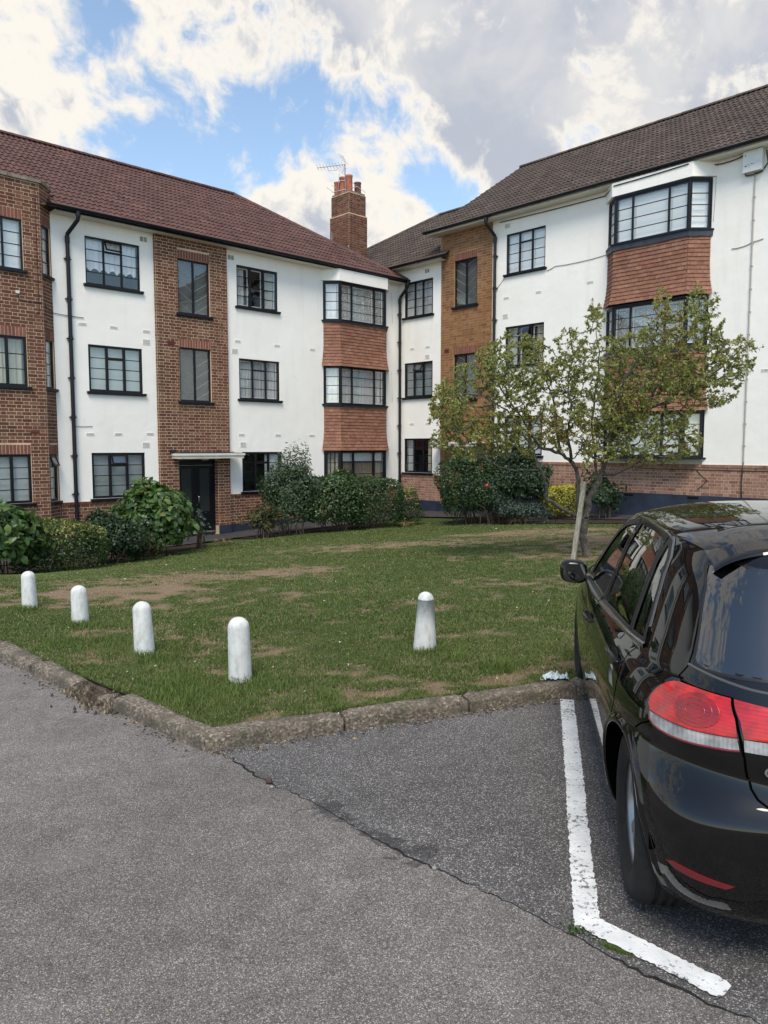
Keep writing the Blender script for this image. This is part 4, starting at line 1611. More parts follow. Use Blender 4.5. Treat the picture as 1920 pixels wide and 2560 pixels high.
cd.obj('conduit', MAT['cablew'], BR)
cable(BR, [(11.8, -.012, 6.82), (12.1, -.012, 6.83), (12.3, -.015, 6.9), (12.55, -.012, 6.93)], .010, MAT['cablew'])
cable(BR, [(12.3, -.035, 1.5), (12.28, -.06, 1.0), (12.3, -.06, .6)], .014, MAT['cableb'])
cable(BR, [(9.0, -.03, 1.30), (11.0, -.03, 1.28), (RX1, -.03, 1.30)], .009, MAT['cableb'])
cable(BR, [(11.1, -.03, 1.28), (11.4, -.03, 1.0), (11.15, -.03, .75)], .009, MAT['cableb'])

# ================================================================ ground
KC = Vector((-1.115, 4.53))                       # outer corner of the kerb
E1 = Vector((-3.405, 6.566)) - KC                 # along the kerb going left
E1.normalize()
E2 = Vector((1.555, 5.621)) - KC                  # along the kerb going right
E2.normalize()
_ctl = []


def _c(u, w, z):
    p = uw(u, w)
    _ctl.append((p.x, p.y, z))


for q in ((7.6, 0, -.79), (12, 0, -.88), (17, 0, -.92), (3.5, 0, -.62), (0, 0, -.5), (0, 1.2, -.45), (0, 4.5, -.28), (0, 8.7, -.11), (0, 13, .08), (0, 18, .15), (8.5, 2.8, -.62), (10.5, 2.9, -.69), (12.7, 3.2, -.71),
          (15, 4.5, -.60), (5, 2.8, -.57), (2.4, 2.8, -.56), (2.5, 4.5, -.45), (2.5, 6.5, -.32), (2.5, 8.6, -.19), (2.5, 10, -.09), (2.5, 14, .08), (7.6, 12.5, -.04), (5, 9, -.17), (9, 8, -.25), (18, 5, -.45), (22, 6, -.3)):
    _c(*q)
for d in (0, 1, 2, 3.5, 5, 7, 10, 14, 20): _ctl.append((*(KC + E1 * d), .09)); _ctl.append((*(KC + E2 * d), .09))
for (x, y) in ((-1.13, 5.84), (.37, 6.76), (-2.13, 6.6), (-3.17, 7.77), (-4.04, 8.5), (2.5, 7.6), (0, 9.0), (4, 9)): _ctl.append((x, y, .045))
for (x, y) in ((-40, 60), (40, 60), (0, 80), (-60, 20), (60, 20)): _ctl.append((x, y, -.3))
_ctl = np.array(_ctl)
_D = np.linalg.norm(_ctl[:, None, :2] - _ctl[None, :, :2], axis=2)
_wt = np.linalg.solve(_D + np.eye(len(_ctl)) * .12, _ctl[:, 2])


def gz(x, y):
    x = np.atleast_1d(np.asarray(x, float)); y = np.atleast_1d(np.asarray(y, float))
    out = np.zeros(x.shape)
    for (cx, cy, _), w in zip(_ctl, _wt):
        out += w * np.hypot(x - cx, y - cy)
    return out


def gz1(x, y): return float(gz([x], [y])[0])


# ---- materials
def mat_asphalt(name, lo, mid, hi, patch, sc=140.0, grit=0.5):
    m, g, b = M(name)
    p = g.pos((1, 1, 0))
    cell = g.vor(p, sc, 'F1', 'Color')
    sep = g.new('ShaderNodeSeparateColor'); g.l.new(cell, sep.inputs[0])
    r = sep.outputs[0]
    d = g.vor(p, sc, 'F1', 'Distance')
    c = g.ramp(r, [(0, lo), (.55, mid), (.82, mid), (.93, hi), (1, hi)])
    edge = g.mr(d, .25, .62, 1, .45)
    v = g.new('ShaderNodeHueSaturation', None, Color=c)
    n1 = g.noise(p, .55, 6, .6); n2 = g.noise(p, 6, 5, .6)
    val = g.mul(edge, g.mul(g.mr(n1, .3, .7, .74, 1.24), g.mr(n2, .3, .7, .85, 1.15)))
    g.put(v, 'Value', val)
    n3 = g.noise(p, 1.1, 7, .65)
    c = g.mix(g.mr(n3, .58, .75, 0, .5), v.outputs[0], (*patch, 1))
    n5 = g.noise(p, .75, 3, .5); n6 = g.noise(p, 3.1, 6, .7)
    c = g.mix(g.m('MAXIMUM', g.mr(n5, .60, .70, 0, .22), g.mr(n6, .66, .73, 0, .35)), c, (lo[0] * .55, lo[1] * .55, lo[2] * .55, 1))
    g.l.new(c, b.inputs['Base Color'])
    b.inputs['Roughness'].default_value = .82
    b.inputs['Specular IOR Level'].default_value = .35
    h = g.add(g.mul(g.mr(d, 0, .6, 1, 0), g.mr(r, 0, 1, .3, 1)), g.mul(n2, .8))
    g.l.new(g.bump(h, grit, .006), b.inputs['Normal'])
    return m


MAT['road'] = mat_asphalt('lane_asphalt', (.122, .108, .098), (.242, .217, .200), (.44, .41, .385), (.195, .175, .161), 200, .4)
MAT['bay'] = mat_asphalt('parking_asphalt', (.072, .067, .065), (.168, .158, .154), (.47, .45, .435), (.114, .107, .104), 175, .5)
MAT['kerb'] = None
m, g, b = M('worn_kerb_concrete')
p = g.pos()
cell = g.vor(p, 70, 'F1', 'Color'); sep = g.new('ShaderNodeSeparateColor'); g.l.new(cell, sep.inputs[0])
c = g.ramp(sep.outputs[0], [(0, (.075, .058, .042)), (.5, (.145, .118, .088)), (.85, (.215, .18, .14)), (1, (.34, .295, .24))])
n = g.noise(p, 3.5, 7, .68)
nz = g.new('ShaderNodeNewGeometry').outputs['Normal']
c = g.mix(g.mr(n, .45, .62, 0, .85), c, (.065, .058, .040, 1))
n2 = g.noise(p, 9, 6, .7)
c = g.mix(g.mr(n2, .56, .7, 0, .5), c, (.055, .065, .028, 1))
g.l.new(c, b.inputs['Base Color'])
b.inputs['Roughness'].default_value = .92
g.l.new(g.bump(g.add(g.noise(p, 28, 8, .7), g.mul(g.vor(p, 70), .5)), .7, .012), b.inputs['Normal'])
MAT['kerb'] = m
m, g, b = M('white_line_paint')
p = g.pos((1, 1, 0))
n = g.noise(p, 42, 7, .72); n2 = g.noise(p, 5, 4, .6)
w = g.add(n, g.mul(n2, .5))
xw = g.noise(g.pos((.6, 9, 0)), 4.0, 6, .7)
worn = g.m('MAXIMUM', g.mr(w, .80, .88, 0, 1), g.mr(xw, .635, .655, 0, 1))
c = g.mix(g.mr(g.noise(p, 9, 6, .6), .35, .65), (.74, .75, .74), (.58, .59, .585))
c = g.mix(worn, c, (.10, .10, .102, 1))
g.l.new(c, b.inputs['Base Color'])
b.inputs['Roughness'].default_value = .7
g.l.new(g.bump(g.add(g.vor(p, 120), n), .25, .003), b.inputs['Normal'])
MAT['line'] = m
m, g, b = M('lawn_turf')
p = g.pos((1, 1, 0))
DRY_ATTR = g.attr('dry')
n = g.noise(p, 30, 8, .75); n2 = g.noise(p, 4, 5, .6)
green = g.mix(g.mr(n, .3, .7), (.030, .048, .014), (.070, .095, .030))
straw = g.mix(g.mr(n, .3, .7), (.165, .112, .074), (.31, .225, .155))
c = g.mix(DRY_ATTR, green, straw)
g.l.new(c, b.inputs['Base Color'])
b.inputs['Roughness'].default_value = .95
b.inputs['Specular IOR Level'].default_value = .1
g.l.new(g.bump(n, .8, .03), b.inputs['Normal'])
MAT['turf'] = m
MAT['soil'] = simple('dark_soil', (.040, .030, .022), .95, .1, var=.5, vscale=9, bump=.8, bscale=40)
MAT['earth'] = simple('dry_earth', (.085, .066, .048), .95, .1, var=.5, vscale=14, bump=.8, bscale=60)
MAT['path'] = simple('old_dark_path', (.045, .042, .042), .85, .3, var=.35, vscale=2.5, bump=.4, bscale=90)
MAT['pathedge'] = simple('path_edging', (.11, .10, .09), .9, .3, var=.4, vscale=6, bump=.5, bscale=60)
m, g, b = M('tar_smear')
b.inputs['Base Color'].default_value = (.05, .049, .05, 1); b.inputs['Roughness'].default_value = .8
_p = g.pos()
g.l.new(g.mr(g.add(g.noise(_p, 7, 6, .7), g.mul(g.noise(_p, 60, 3), .4)), .62, .85, 0, .75), b.inputs['Alpha'])
MAT['smear'] = m
MAT['crack'] = simple('crack_dirt', (.022, .021, .021), .95, .1, var=.4, vscale=12)

# ---- tarmac: the lane on the left and the parking bays on the right, meeting along the cracked seam
SEAM = [(-1.0, 4.49), (-.946, 4.439), (-.653, 4.109), (-.359, 3.846), (-.078, 3.517), (.215, 3.237), (.5, 2.997), (.716, 2.789), (.883, 2.585), (1.25, 2.30), (2.2, 1.62), (4.5, .0), (40, -25)]
BIG = 400.0
bl = KC + E1 * BIG
brr = KC + E2 * BIG
far1 = Vector((40 + BIG, -25 - BIG * .63))


def ngon(name, pts, z, mat):
    bm = bmesh.new()
    vs = [bm.verts.new((q[0], q[1], z)) for q in pts]
    f = bm.faces.new(vs)
    if f.calc_area() and f.normal.z < 0: f.normal_flip()
    bmesh.ops.triangulate(bm, faces=[f])
    for f in bm.faces:
        f.normal_update()
        if f.normal.z < 0: f.normal_flip()
    me = bpy.data.meshes.new(name); bm.to_mesh(me); bm.free()
    me.materials.append(mat)
    return tag(link(name, me), kind='structure')


ngon('road', [bl] + [KC] + [Vector(q) for q in SEAM] + [far1, Vector((-BIG, -BIG * 1.2)), Vector((-BIG * 1.6, -BIG * .2))], 0.0, MAT['road'])
ngon('parking_area', [Vector(q) for q in SEAM][::-1] + [KC, brr, Vector((BIG * 1.3, -BIG * .1)), far1], 0.0, MAT['bay'])
# ---- lawn sheet
def smoothstep(a, b, x):
    t = np.clip((x - a) / (b - a), 0, 1); return t * t * (3 - 2 * t)


_pp = nrg.uniform(0, 6.28, (14, 3)); _pk = nrg.normal(0, 1, (14, 2))


def fnoise(x, y, s):
    """cheap smooth value noise from a lattice"""
    x = np.asarray(x, float) * s; y = np.asarray(y, float) * s
    xi, yi = np.floor(x).astype(int), np.floor(y).astype(int)
    fx, fy = x - xi, y - yi
    fx, fy = fx * fx * (3 - 2 * fx), fy * fy * (3 - 2 * fy)
    def h(a, b):
        n = (a * 374761393 + b * 668265263) & 0x7fffffff
        n = ((n ^ (n >> 13)) * 1274126177) & 0x7fffffff
        return ((n ^ (n >> 16)) & 0xffff) / 65535.0
    return (h(xi, yi) * (1 - fx) + h(xi + 1, yi) * fx) * (1 - fy) + (h(xi, yi + 1) * (1 - fx) + h(xi + 1, yi + 1) * fx) * fy


def fbm(x, y, s, o=4):
    v, a, t = 0, 1.0, 0
    for k in range(o):
        v = v + a * fnoise(np.asarray(x) + 17.3 * k, np.asarray(y) - 9.1 * k, s * 2 ** k); t += a; a *= .55
    return v / t


# worn and sun-dried places seen in the photograph: (x, y, rx, ry, angle, strength)
DRY = [(-2.6, 11.3, 2.2, .8, .42, 1.0), (-3.4, 9.8, 1.3, .8, .5, .95), (-1.2, 12.2, 1.5, .5, .4, .55), (1.0, 16.3, 3.4, .8, .05, .85), (3.4, 17.8, 2.6, 1.1, 0, .8), (3.2, 14.0, 2.0, 1.6, 0, .55), (-.6, 15.6, 1.4, .6, .2, .6), (5.0, 15.0, 2.5, 3.0, 0, .85),
       (.85, 7.3, .55, .25, .2, .55), (1.5, 8.0, .6, .3, 0, .5), (-.3, 5.35, .42, .2, .4, .75), (.15, 5.5, .5, .16, .4, .7), (-.75, 4.95, .3, .14, .5, .55), (1.3, 5.95, .7, .16, .38, .9), (.6, 5.62, .3, .1, .4, .6), (2.2, 7.6, .5, .5, 0, .6), (-5.0, 9.3, 1.0, .4, .6, .7),
       (-1.45, 6.05, .25, .12, .3, .5), (-2.9, 7.3, .4, .15, .7, .5), (.0, 8.6, 1.2, .5, .2, .35), (-.6, 9.6, 1.0, .3, .1, .4), (2.0, 10.5, 1.2, .5, 0, .45), (-1.95, 4.98, .3, .12, 2.4, .8)]


def dryness(x, y):
    x = np.asarray(x, float); y = np.asarray(y, float)
    d = np.zeros(x.shape)
    for (cx, cy, rx, ry, a, s) in DRY:
        ca, sa = math.cos(a), math.sin(a)
        dx, dy = x - cx, y - cy
        q = ((dx * ca + dy * sa) / rx) ** 2 + ((-dx * sa + dy * ca) / ry) ** 2
        d = np.maximum(d, s * np.exp(-q * .9))
    n = fbm(x, y, .9, 5)
    n2 = fbm(x + 50, y + 20, 5.0, 3)
    v = d * .95 + (n - .5) * 1.0 + (n2 - .5) * 1.5 + .0
    # the strip below the beds is watered and stays green
    p = (np.stack([x - CORNER[0], y - CORNER[1]], -1))
    w_ = p @ np.array([DR.x, DR.y])
    u_ = -(p @ np.array([DL.x, DL.y]))
    strip = smoothstep(4.6, 3.2, w_ - .28 * np.clip(u_ - 9, 0, 9)) * smoothstep(0, 3, u_)
    v = v - strip * .55
    return np.clip(smoothstep(.18, .74, v), 0, 1)


def lawn_sheet():
    da = np.concatenate([np.arange(0, 12, .12), np.arange(12, 40, .6), [60, 120, 300]])
    A, B = np.meshgrid(da, da, indexing='ij')
    off = .13                      # inner face of the kerb
    P = KC[None, None, :] if False else None
    ox = KC.x + (E1.x + E2.x) * off; oy = KC.y + (E1.y + E2.y) * off
    X = ox + A * E1.x + B * E2.x; Y_ = oy + A * E1.y + B * E2.y
    Z = gz(X.ravel(), Y_.ravel()).reshape(X.shape)
    Z += (fbm(X, Y_, 2.2, 3) - .5) * .03 * smoothstep(.0, .5, np.minimum(A, B))
    far = np.maximum(A, B) > 45
    Z[far] = -.6
    n, m_ = X.shape
    V = np.stack([X, Y_, Z], -1).reshape(-1, 3)
    idx = np.arange(n * m_).reshape(n, m_)
    q = np.stack([idx[:-1, :-1], idx[:-1, 1:], idx[1:, 1:], idx[1:, :-1]], -1).reshape(-1, 4)
    me = np_mesh('lawn', V, [q], [MAT['turf']], smooth=True)
    if me.polygons[0].normal.z < 0: me.flip_normals()
    a = me.attributes.new('dry', 'FLOAT', 'POINT')
    a.data.foreach_set('value', dryness(X.ravel(), Y_.ravel()).astype(np.float32))
    return tag(link('lawn', me), kind='structure')


lawn_sheet()

# ---- kerb stones, each its own length, worn and chipped
kerb = empty('kerb', (KC.x, KC.y, 0))
tag(kerb, kind='structure')


def kerb_stone(a, b, d, top=.11, seed=0, inner=1, miter0=0, miter1=0, tilt=0.0, wd=.15, drop=0.0):
    r = np.random.default_rng(seed)
    side = Vector((-d.y, d.x)) * inner
    L = b - a
    n = max(6, int(L / .05))
    prof = [(0.0, -.12), (0.0, .03), (.001, top * .74), (.005, top * .91), (.018, top), (.08, top + .003), (wd - .02, top), (wd, top - .012), (wd, -.12)]
    mb = MB()
    ph = r.uniform(0, 6, 6)
    rows = []
    for i in range(n + 1):
        t = i / n
        s = a + L * t
        row = []
        for (o, z) in prof:
            e = 0.0
            if miter0 and t == 0: e = o * miter0
            if miter1 and t == 1: e = o * miter1
            chip = max(0.0, math.sin(s * 7 + ph[0]) * math.sin(s * 17 + ph[1]) + .35 * math.sin(s * 41 + ph[2]) - .45) * .030
            jag = r.uniform(-.004, .004)
            zz, oo = z, o
            if z > .06 and o < .05: zz -= chip + abs(jag); oo += chip * .8
            if z > .03: zz += jag * .7 + .004 * math.sin(s * 5 + ph[3]) + tilt * (t - .5) - drop
            if t in (0, 1) and z > 0: zz -= .016
            P = KC + d * (s + e) + side * oo
            row.append((P.x - KC.x, P.y - KC.y, zz))
        rows.append(row)
    k = len(prof)
    for row in rows: mb.v += row
    for i in range(n):
        for j in range(k - 1):
            q = (i * k + j, (i + 1) * k + j, (i + 1) * k + j + 1, i * k + j + 1)
            mb.f.append(q if inner > 0 else q[::-1]); mb.m.append(0); mb.t.append(.5)
    mb.f.append(tuple(range(k)) if inner > 0 else tuple(range(k))[::-1]); mb.m.append(0); mb.t.append(.5)
    e = n * k
    mb.f.append(tuple(e + j for j in range(k))[::-1] if inner > 0 else tuple(e + j for j in range(k))); mb.m.append(0); mb.t.append(.5)
    o = mb.obj('kerb_stone', MAT['kerb'], kerb)
    smooth_angle(o, 50)
    return o


_cosang = E1.dot(E2)
_mit = (1 + _cosang) / math.sqrt(1 - _cosang ** 2)      # inner mitre of the corner
for i, (a, b) in enumerate([(0, 1.10), (1.72, 2.42), (2.47, 3.30), (3.32, 4.2), (4.22, 5.1), (5.12, 6.0), (6.02, 6.9), (6.92, 7.8), (7.82, 8.8), (8.82, 9.8), (9.82, 10.8)]):
    o = kerb_stone(a, b, E1, .10, 20 + i, -1, _mit if a == 0 else 0, 0, (0, .02, .015, -.01)[min(i, 3)] if i < 4 else 0, drop=(0, .012, 0, 0)[min(i, 3)])
for i, (a, b) in enumerate([(0, .915), (.935, 1.85), (1.868, 2.77), (2.79, 3.69), (3.71, 4.62), (4.63, 5.5), (5.51, 6.4), (6.41, 7.4), (7.41, 8.4)]):
    kerb_stone(a, b, E2, .10, 50 + i, 1, _mit if a == 0 else 0)
# a broken lump in the gap
mb = MB()
q = KC + E1 * 1.28 + Vector((-E1.y, E1.x)) * -.08
for k in range(1):
    mb.v += [(q.x - KC.x + dx, q.y - KC.y + dy, z) for dx, dy, z in ((-.10, -.03, -.05), (.07, -.08, -.05), (.12, .05, -.05), (-.06, .09, -.05), (-.09, -.02, .05), (.05, -.06, .075), (.09, .04, .065), (-.05, .07, .04))]
    for f in ((4, 5, 6, 7), (0, 1, 5, 4), (1, 2, 6, 5), (2, 3, 7, 6), (3, 0, 4, 7)): mb.f.append(f); mb.m.append(0); mb.t.append(.5)
mb.obj('broken_kerb_stone', MAT['kerb'], kerb)

# ---- seam crack in the tarmac and the bay marking
def ribbon(name, pts, w, z, mat, jag=0.0, seed=0, step=.03):
    r = np.random.default_rng(seed)
    P = [Vector(q) for q in pts]
    L, R_ = [], []
    for a, b in zip(P[:-1], P[1:]):
        n = max(1, int((b - a).length / step))
        d = (b - a).normalized(); s = Vector((-d.y, d.x))
        for i in range(n):
            q = a.lerp(b, i / n) + s * (r.normal() * jag)
            ww = w(q) if callable(w) else w
            L.append(q + s * ww * .5 * (1 + r.normal() * .35 * (jag > 0))); R_.append(q - s * ww * .5 * (1 + r.normal() * .35 * (jag > 0)))
    V = [(q.x, q.y, z) for q in L] + [(q.x, q.y, z) for q in R_]
    n = len(L)
    F = [(i, n + i, n + i + 1, i + 1) for i in range(n - 1)]
    me = bpy.data.meshes.new(name); me.from_pydata(V, [], F); me.materials.append(mat)
    me.update()
    if me.polygons[0].normal.z < 0: me.flip_normals()
    return tag(link(name, me), kind='structure')


ribbon('tarmac_crack', SEAM[:11], lambda q: .003 + .009 * max(0, math.sin(q.x * 7 + 1)) ** 2 + .003 * math.sin(q.x * 23) ** 2, .003, MAT['crack'], .007, 3)
ribbon('tar_smear', [(-.36, 3.86), (-.15, 3.63), (.05, 3.42), (.215, 3.26)], lambda q: .13 + .05 * math.sin(q.x * 13), .0015, MAT['smear'], .004, 4)


def marking():
    r = np.random.default_rng(5)
    bm = bmesh.new()
    def strip(pts, w, z, round_end=False):
        L, R_ = [], []
        P = [Vector(q) for q in pts]
        tot = sum((b - a).length for a, b in zip(P[:-1], P[1:]))
        acc = 0
        for a, b in zip(P[:-1], P[1:]):
            n = max(2, int((b - a).length / .012)); d = (b - a).normalized(); s_ = Vector((-d.y, d.x))
            for i in range(n + (b == P[-1])):
                q = a.lerp(b, i / n); rem = tot - acc - (b - a).length * i / n
                ww = w * .5
                if round_end and rem < .016: ww = w * .5 - (.016 - math.sqrt(max(0, .000256 - (.016 - rem) ** 2)))
                j1, j2 = r.normal(0, .0028), r.normal(0, .0028)
                wv = .0018 * math.sin(q.y * 13) + .0014 * math.sin(q.y * 31)
                L.append(q + s_ * (ww + j1 + wv)); R_.append(q - s_ * (ww + j2 - wv * .6))
            acc += (b - a).length
        lv = [bm.verts.new((q.x, q.y, z)) for q in L]; rv = [bm.verts.new((q.x, q.y, z)) for q in R_]
        for i in range(len(lv) - 1):
            bm.faces.new((lv[i], rv[i], rv[i + 1], lv[i + 1]))
    strip([(1.362, 5.493), (1.202, 4.721), (1.08, 4.135), (.979, 3.674), (.90, 3.303), (.836, 2.997), (.795, 2.80)], .10, .0045)
    strip([(.815, 2.835), (1.182, 2.455)], .104, .0085, True)
    bmesh.ops.recalc_face_normals(bm, faces=bm.faces)
    for f in bm.faces:
        if f.normal.z < 0: f.normal_flip()
    me = bpy.data.meshes.new('parking_bay_marking'); bm.to_mesh(me); bm.free()
    me.materials.append(MAT['line'])
    return tag(link('parking_bay_marking', me), kind='structure')


marking()

# ---- path round the foot of the buildings, and the soil of the beds
def band(name, pts_in, pts_out, dz, mat, edge=0.0, n=60):
    """strip of ground between two polylines given in (u, w)"""
    def at(pl, t):
        P = [Vector((a, b)) for a, b in pl]
        ls = [(b - a).length for a, b in zip(P[:-1], P[1:])]
        s = t * sum(ls)
        for a, b, l in zip(P[:-1], P[1:], ls):
            if s <= l + 1e-9: return a.lerp(b, min(1, s / l))
            s -= l
        return P[-1]
    mb = MB()
    def fn(a, b):
        p, q = at(pts_in, a), at(pts_out, a)
        c = p.lerp(q, b)
        P = uw(c.x, c.y)
        return (P.x, P.y, gz1(P.x, P.y) + dz + (edge if 0 < b < 1 else -.25 if edge else 0))
    mb.grid(fn, n, 4)
    o = mb.obj(name, mat, smooth=not edge)
    bm = bmesh.new(); bm.from_mesh(o.data); bmesh.ops.recalc_face_normals(bm, faces=bm.faces)
    if sum(f.normal.z for f in bm.faces) < 0: bmesh.ops.reverse_faces(bm, faces=bm.faces)
    bm.to_mesh(o.data); bm.free()
    return tag(o, kind='structure')


band('path', [(19, 0.0), (0, 0), (0, 0.01), (0, 16)], [(19, 2.0), (1.6, 1.9), (1.4, 2.2), (1.4, 16)], .05, MAT['path'])
band('flower_bed', [(19, 2.0), (9.6, 2.0)], [(19, 5.3), (13.5, 3.9), (9.9, 2.9), (9.6, 2.7)], .03, MAT['soil'])
band('flower_bed', [(8.3, 2.0), (3.0, 2.0)], [(8.3, 2.75), (6.0, 2.9), (4.2, 3.4), (3.0, 3.4)], .03, MAT['soil'])
band('flower_bed', [(1.4, 4.6), (1.4, 10.5)], [(2.6, 4.4), (2.65, 6.5), (2.3, 10.5)], .03, MAT['soil'])

# ================================================================ grass
def mat_leaf(name, stops, rough=.5, spec=.4, transl=.25, attr='tint', sat=1.0, objr=False):
    m, g, b = M(name)
    f = g.attr(attr)
    if objr: f = g.m('FRACT', g.add(f, g.objrand()))
    c = g.ramp(f, stops)
    g.l.new(c, b.inputs['Base Color'])
    b.inputs['Roughness'].default_value = rough
    b.inputs['Specular IOR Level'].default_value = spec
    if transl > 0:
        out = g.n['Material Output']
        t = g.new('ShaderNodeBsdfTranslucent')
        c2 = g.new('ShaderNodeHueSaturation', None, Color=c); g.put(c2, 'Value', 1.25); g.put(c2, 'Hue', .485)
        g.l.new(c2.outputs[0], t.inputs['Color'])
        mx = g.n.new('ShaderNodeMixShader'); mx.inputs[0].default_value = transl
        g.l.new(b.outputs[0], mx.inputs[1]); g.l.new(t.outputs[0], mx.inputs[2])
        g.l.new(mx.outputs[0], out.inputs['Surface'])
    return m


MAT['grass'] = mat_leaf('grass_blade', [(0, (.054, .094, .016)), (.25, (.094, .146, .029)), (.5, (.142, .188, .050)), (.62, (.195, .192, .076)), (.8, (.27, .215, .130)), (1, (.40, .325, .215))], .6, .25, .3)


def blades(name, XY, h, w, tint, lean, seed, zoff=0.0, kind='stuff', mat='grass'):
    """one mesh of curved blades; two quads and a tip each"""
    r = np.random.default_rng(seed)
    n = len(XY)
    x, y = XY[:, 0], XY[:, 1]
    z = gz(x, y) + zoff
    a = r.uniform(0, 2 * np.pi, n)
    dx, dy = np.cos(a), np.sin(a)
    sx, sy = -dy, dx
    ln = lean * r.uniform(.3, 1.3, n)
    V = np.empty((n, 5, 3))
    for k, (t, ww) in enumerate(((0, 1), (0, -1), (.55, .75), (.55, -.75), (1, 0))):
        off = ln * h * t ** 1.6
        V[:, k, 0] = x + dx * off + sx * w * ww * .5
        V[:, k, 1] = y + dy * off + sy * w * ww * .5
        V[:, k, 2] = z + h * t * np.sqrt(np.clip(1 - (.55 * ln * t) ** 2, .1, 1)) - .004
    b = (np.arange(n) * 5)[:, None]
    q = b + np.array([[0, 1, 3, 2]]); t3 = b + np.array([[2, 3, 4]])
    me = np_mesh(name, V.reshape(-1, 3), [q, t3], [MAT[mat]], np.concatenate([tint, tint]))
    return tag(link(name, me), kind=kind)


def in_lawn(x, y, m=.14):
    dx, dy = x - KC.x, y - KC.y
    det = E1.x * E2.y - E1.y * E2.x
    a = (dx * E2.y - dy * E2.x) / det
    b = (E1.x * dy - E1.y * dx) / det
    return (a > m) & (b > m)


def is_bed(x, y):
    px_, py_ = x - CORNER[0], y - CORNER[1]
    w_ = px_ * DR.x + py_ * DR.y; u_ = -(px_ * DL.x + py_ * DL.y)
    edge = np.interp(u_, [-5, 3, 4.2, 6, 8.3, 9.9, 13.5, 19, 30], [3.3, 3.3, 3.3, 2.85, 2.7, 2.8, 3.8, 5.2, 6])
    e2 = np.interp(w_, [-5, 2.0, 4.4, 6.5, 10.5, 16, 30], [1.6, 1.6, 2.55, 2.6, 2.25, 1.5, 1.5])
    return (w_ < edge) | (u_ < e2)


def lawn_grass():
    r = np.random.default_rng(4)
    # density falls with distance from where people look: the corner of the lawn is nearest
    N = 1300000
    # sample in a fan so that the picture gets an even share
    d = np.exp(r.uniform(np.log(4.4), np.log(27), N))
    az = r.uniform(-.56, .50, N)
    x, y = d * np.sin(az), d * np.cos(az)
    ok = in_lawn(x, y) & ~is_bed(x, y)
    x, y, d = x[ok], y[ok], d[ok]
    dry = dryness(x, y)
    bare = fbm(x, y, 7, 2)
    keep = r.random(len(x)) < np.where(dry > .5, .45, 1.0) * np.clip(.55 + bare, .4, 1)
    x, y, d, dry = x[keep], y[keep], d[keep], dry[keep]
    n = len(x)
    big = fbm(x, y, 1.3, 3); fine = fbm(x + 9, y, 6, 2)
    lush = smoothstep(9.0, 5.0, d) * smoothstep(.42, .62, fbm(x + 3, y + 8, 1.6, 3)) * (1 - dry)
    h = (.012 + .013 * r.random(n) + .010 * fine) * (1 - .4 * dry) * np.interp(d, [4, 9, 16, 27], [.95, 1.0, 1.15, 1.3]) * (1 + .5 * lush)
    w = np.interp(d, [4, 8, 16, 27], [.0035, .006, .011, .020]) * (.8 + .5 * r.random(n))
    tint = .06 + .36 * r.random(n) + .26 * (big - .5) + .10 * (fine - .5)
    straw = (r.random(n) < .16 + .80 * dry)
    tint = np.where(straw, .60 + .4 * r.random(n), np.clip(tint + .12 * dry, .02, .5))
    blades('grass', np.stack([x, y], 1), h, w, tint, .95, 5)
    # rank tufts left by the mower, round the posts and along the kerb
    P = []
    for (cx, cy, rr, k) in ((.95, 6.05, .16, 500), (.62, 6.35, .15, 260), (-.42, 5.25, .10, 260), (-.30, 5.05, .10, 150), (-3.05, 7.6, .14, 260), (-1.6, 5.6, .25, 700), (-1.35, 5.25, .28, 900), (-.95, 5.55, .25, 500),
                             (1.95, 6.55, .12, 260), (1.75, 6.3, .10, 140), (.40, 6.68, .14, 260), (-4.0, 8.35, .14, 150), (-2.0, 6.35, .2, 260), (-2.9, 6.9, .3, 600), (-2.4, 6.6, .3, 600), (-1.12, 5.78, .13, 260), (.37, 6.64, .13, 240), (-2.13, 6.53, .12, 240), (-3.17, 7.69, .12, 240), (-4.04, 8.42, .12, 200)):
        P.append(np.stack([r.normal(cx, rr * .6, k), r.normal(cy, rr * .6, k)], 1))
    P = np.concatenate(P); P = P[in_lawn(P[:, 0], P[:, 1], .13)]
    n = len(P)
    blades('grass', P, (.035 + .055 * r.random(n)), .004 + .003 * r.random(n), .1 + .38 * r.random(n), .8, 6)
    # scattered dead leaves, daisies and fallen scraps
    k = 330
    d = np.exp(r.uniform(np.log(5), np.log(22), k)); az = r.uniform(-.5, .42, k)
    x, y = d * np.sin(az), d * np.cos(az)
    ok = in_lawn(x, y, .2) & ~is_bed(x, y); x, y, d = x[ok], y[ok], d[ok]
    n = len(x); z = gz(x, y) + .028
    s = .006 + .012 * r.random(n) * np.clip(d / 10, .6, 1.4); a = r.uniform(0, 6.3, n)
    V = np.empty((n, 4, 3))
    for i, (p, q) in enumerate(((-1, 0), (0, -.6), (1, 0), (0, .6))):
        V[:, i, 0] = x + s * (p * np.cos(a) - q * np.sin(a)); V[:, i, 1] = y + s * (p * np.sin(a) + q * np.cos(a)); V[:, i, 2] = z + s * .4 * r.normal(size=n)
    me = np_mesh('fallen_leaves', V.reshape(-1, 3), [(np.arange(n) * 4)[:, None] + np.arange(4)[None]], [MAT['deadleaf']], r.random(n))
    tag(link('fallen_leaves', me), kind='stuff')


MAT['deadleaf'] = mat_leaf('fallen_leaf', [(0, (.42, .38, .30)), (.5, (.55, .52, .44)), (1, (.30, .20, .10))], .8, .2, 0)
lawn_grass()


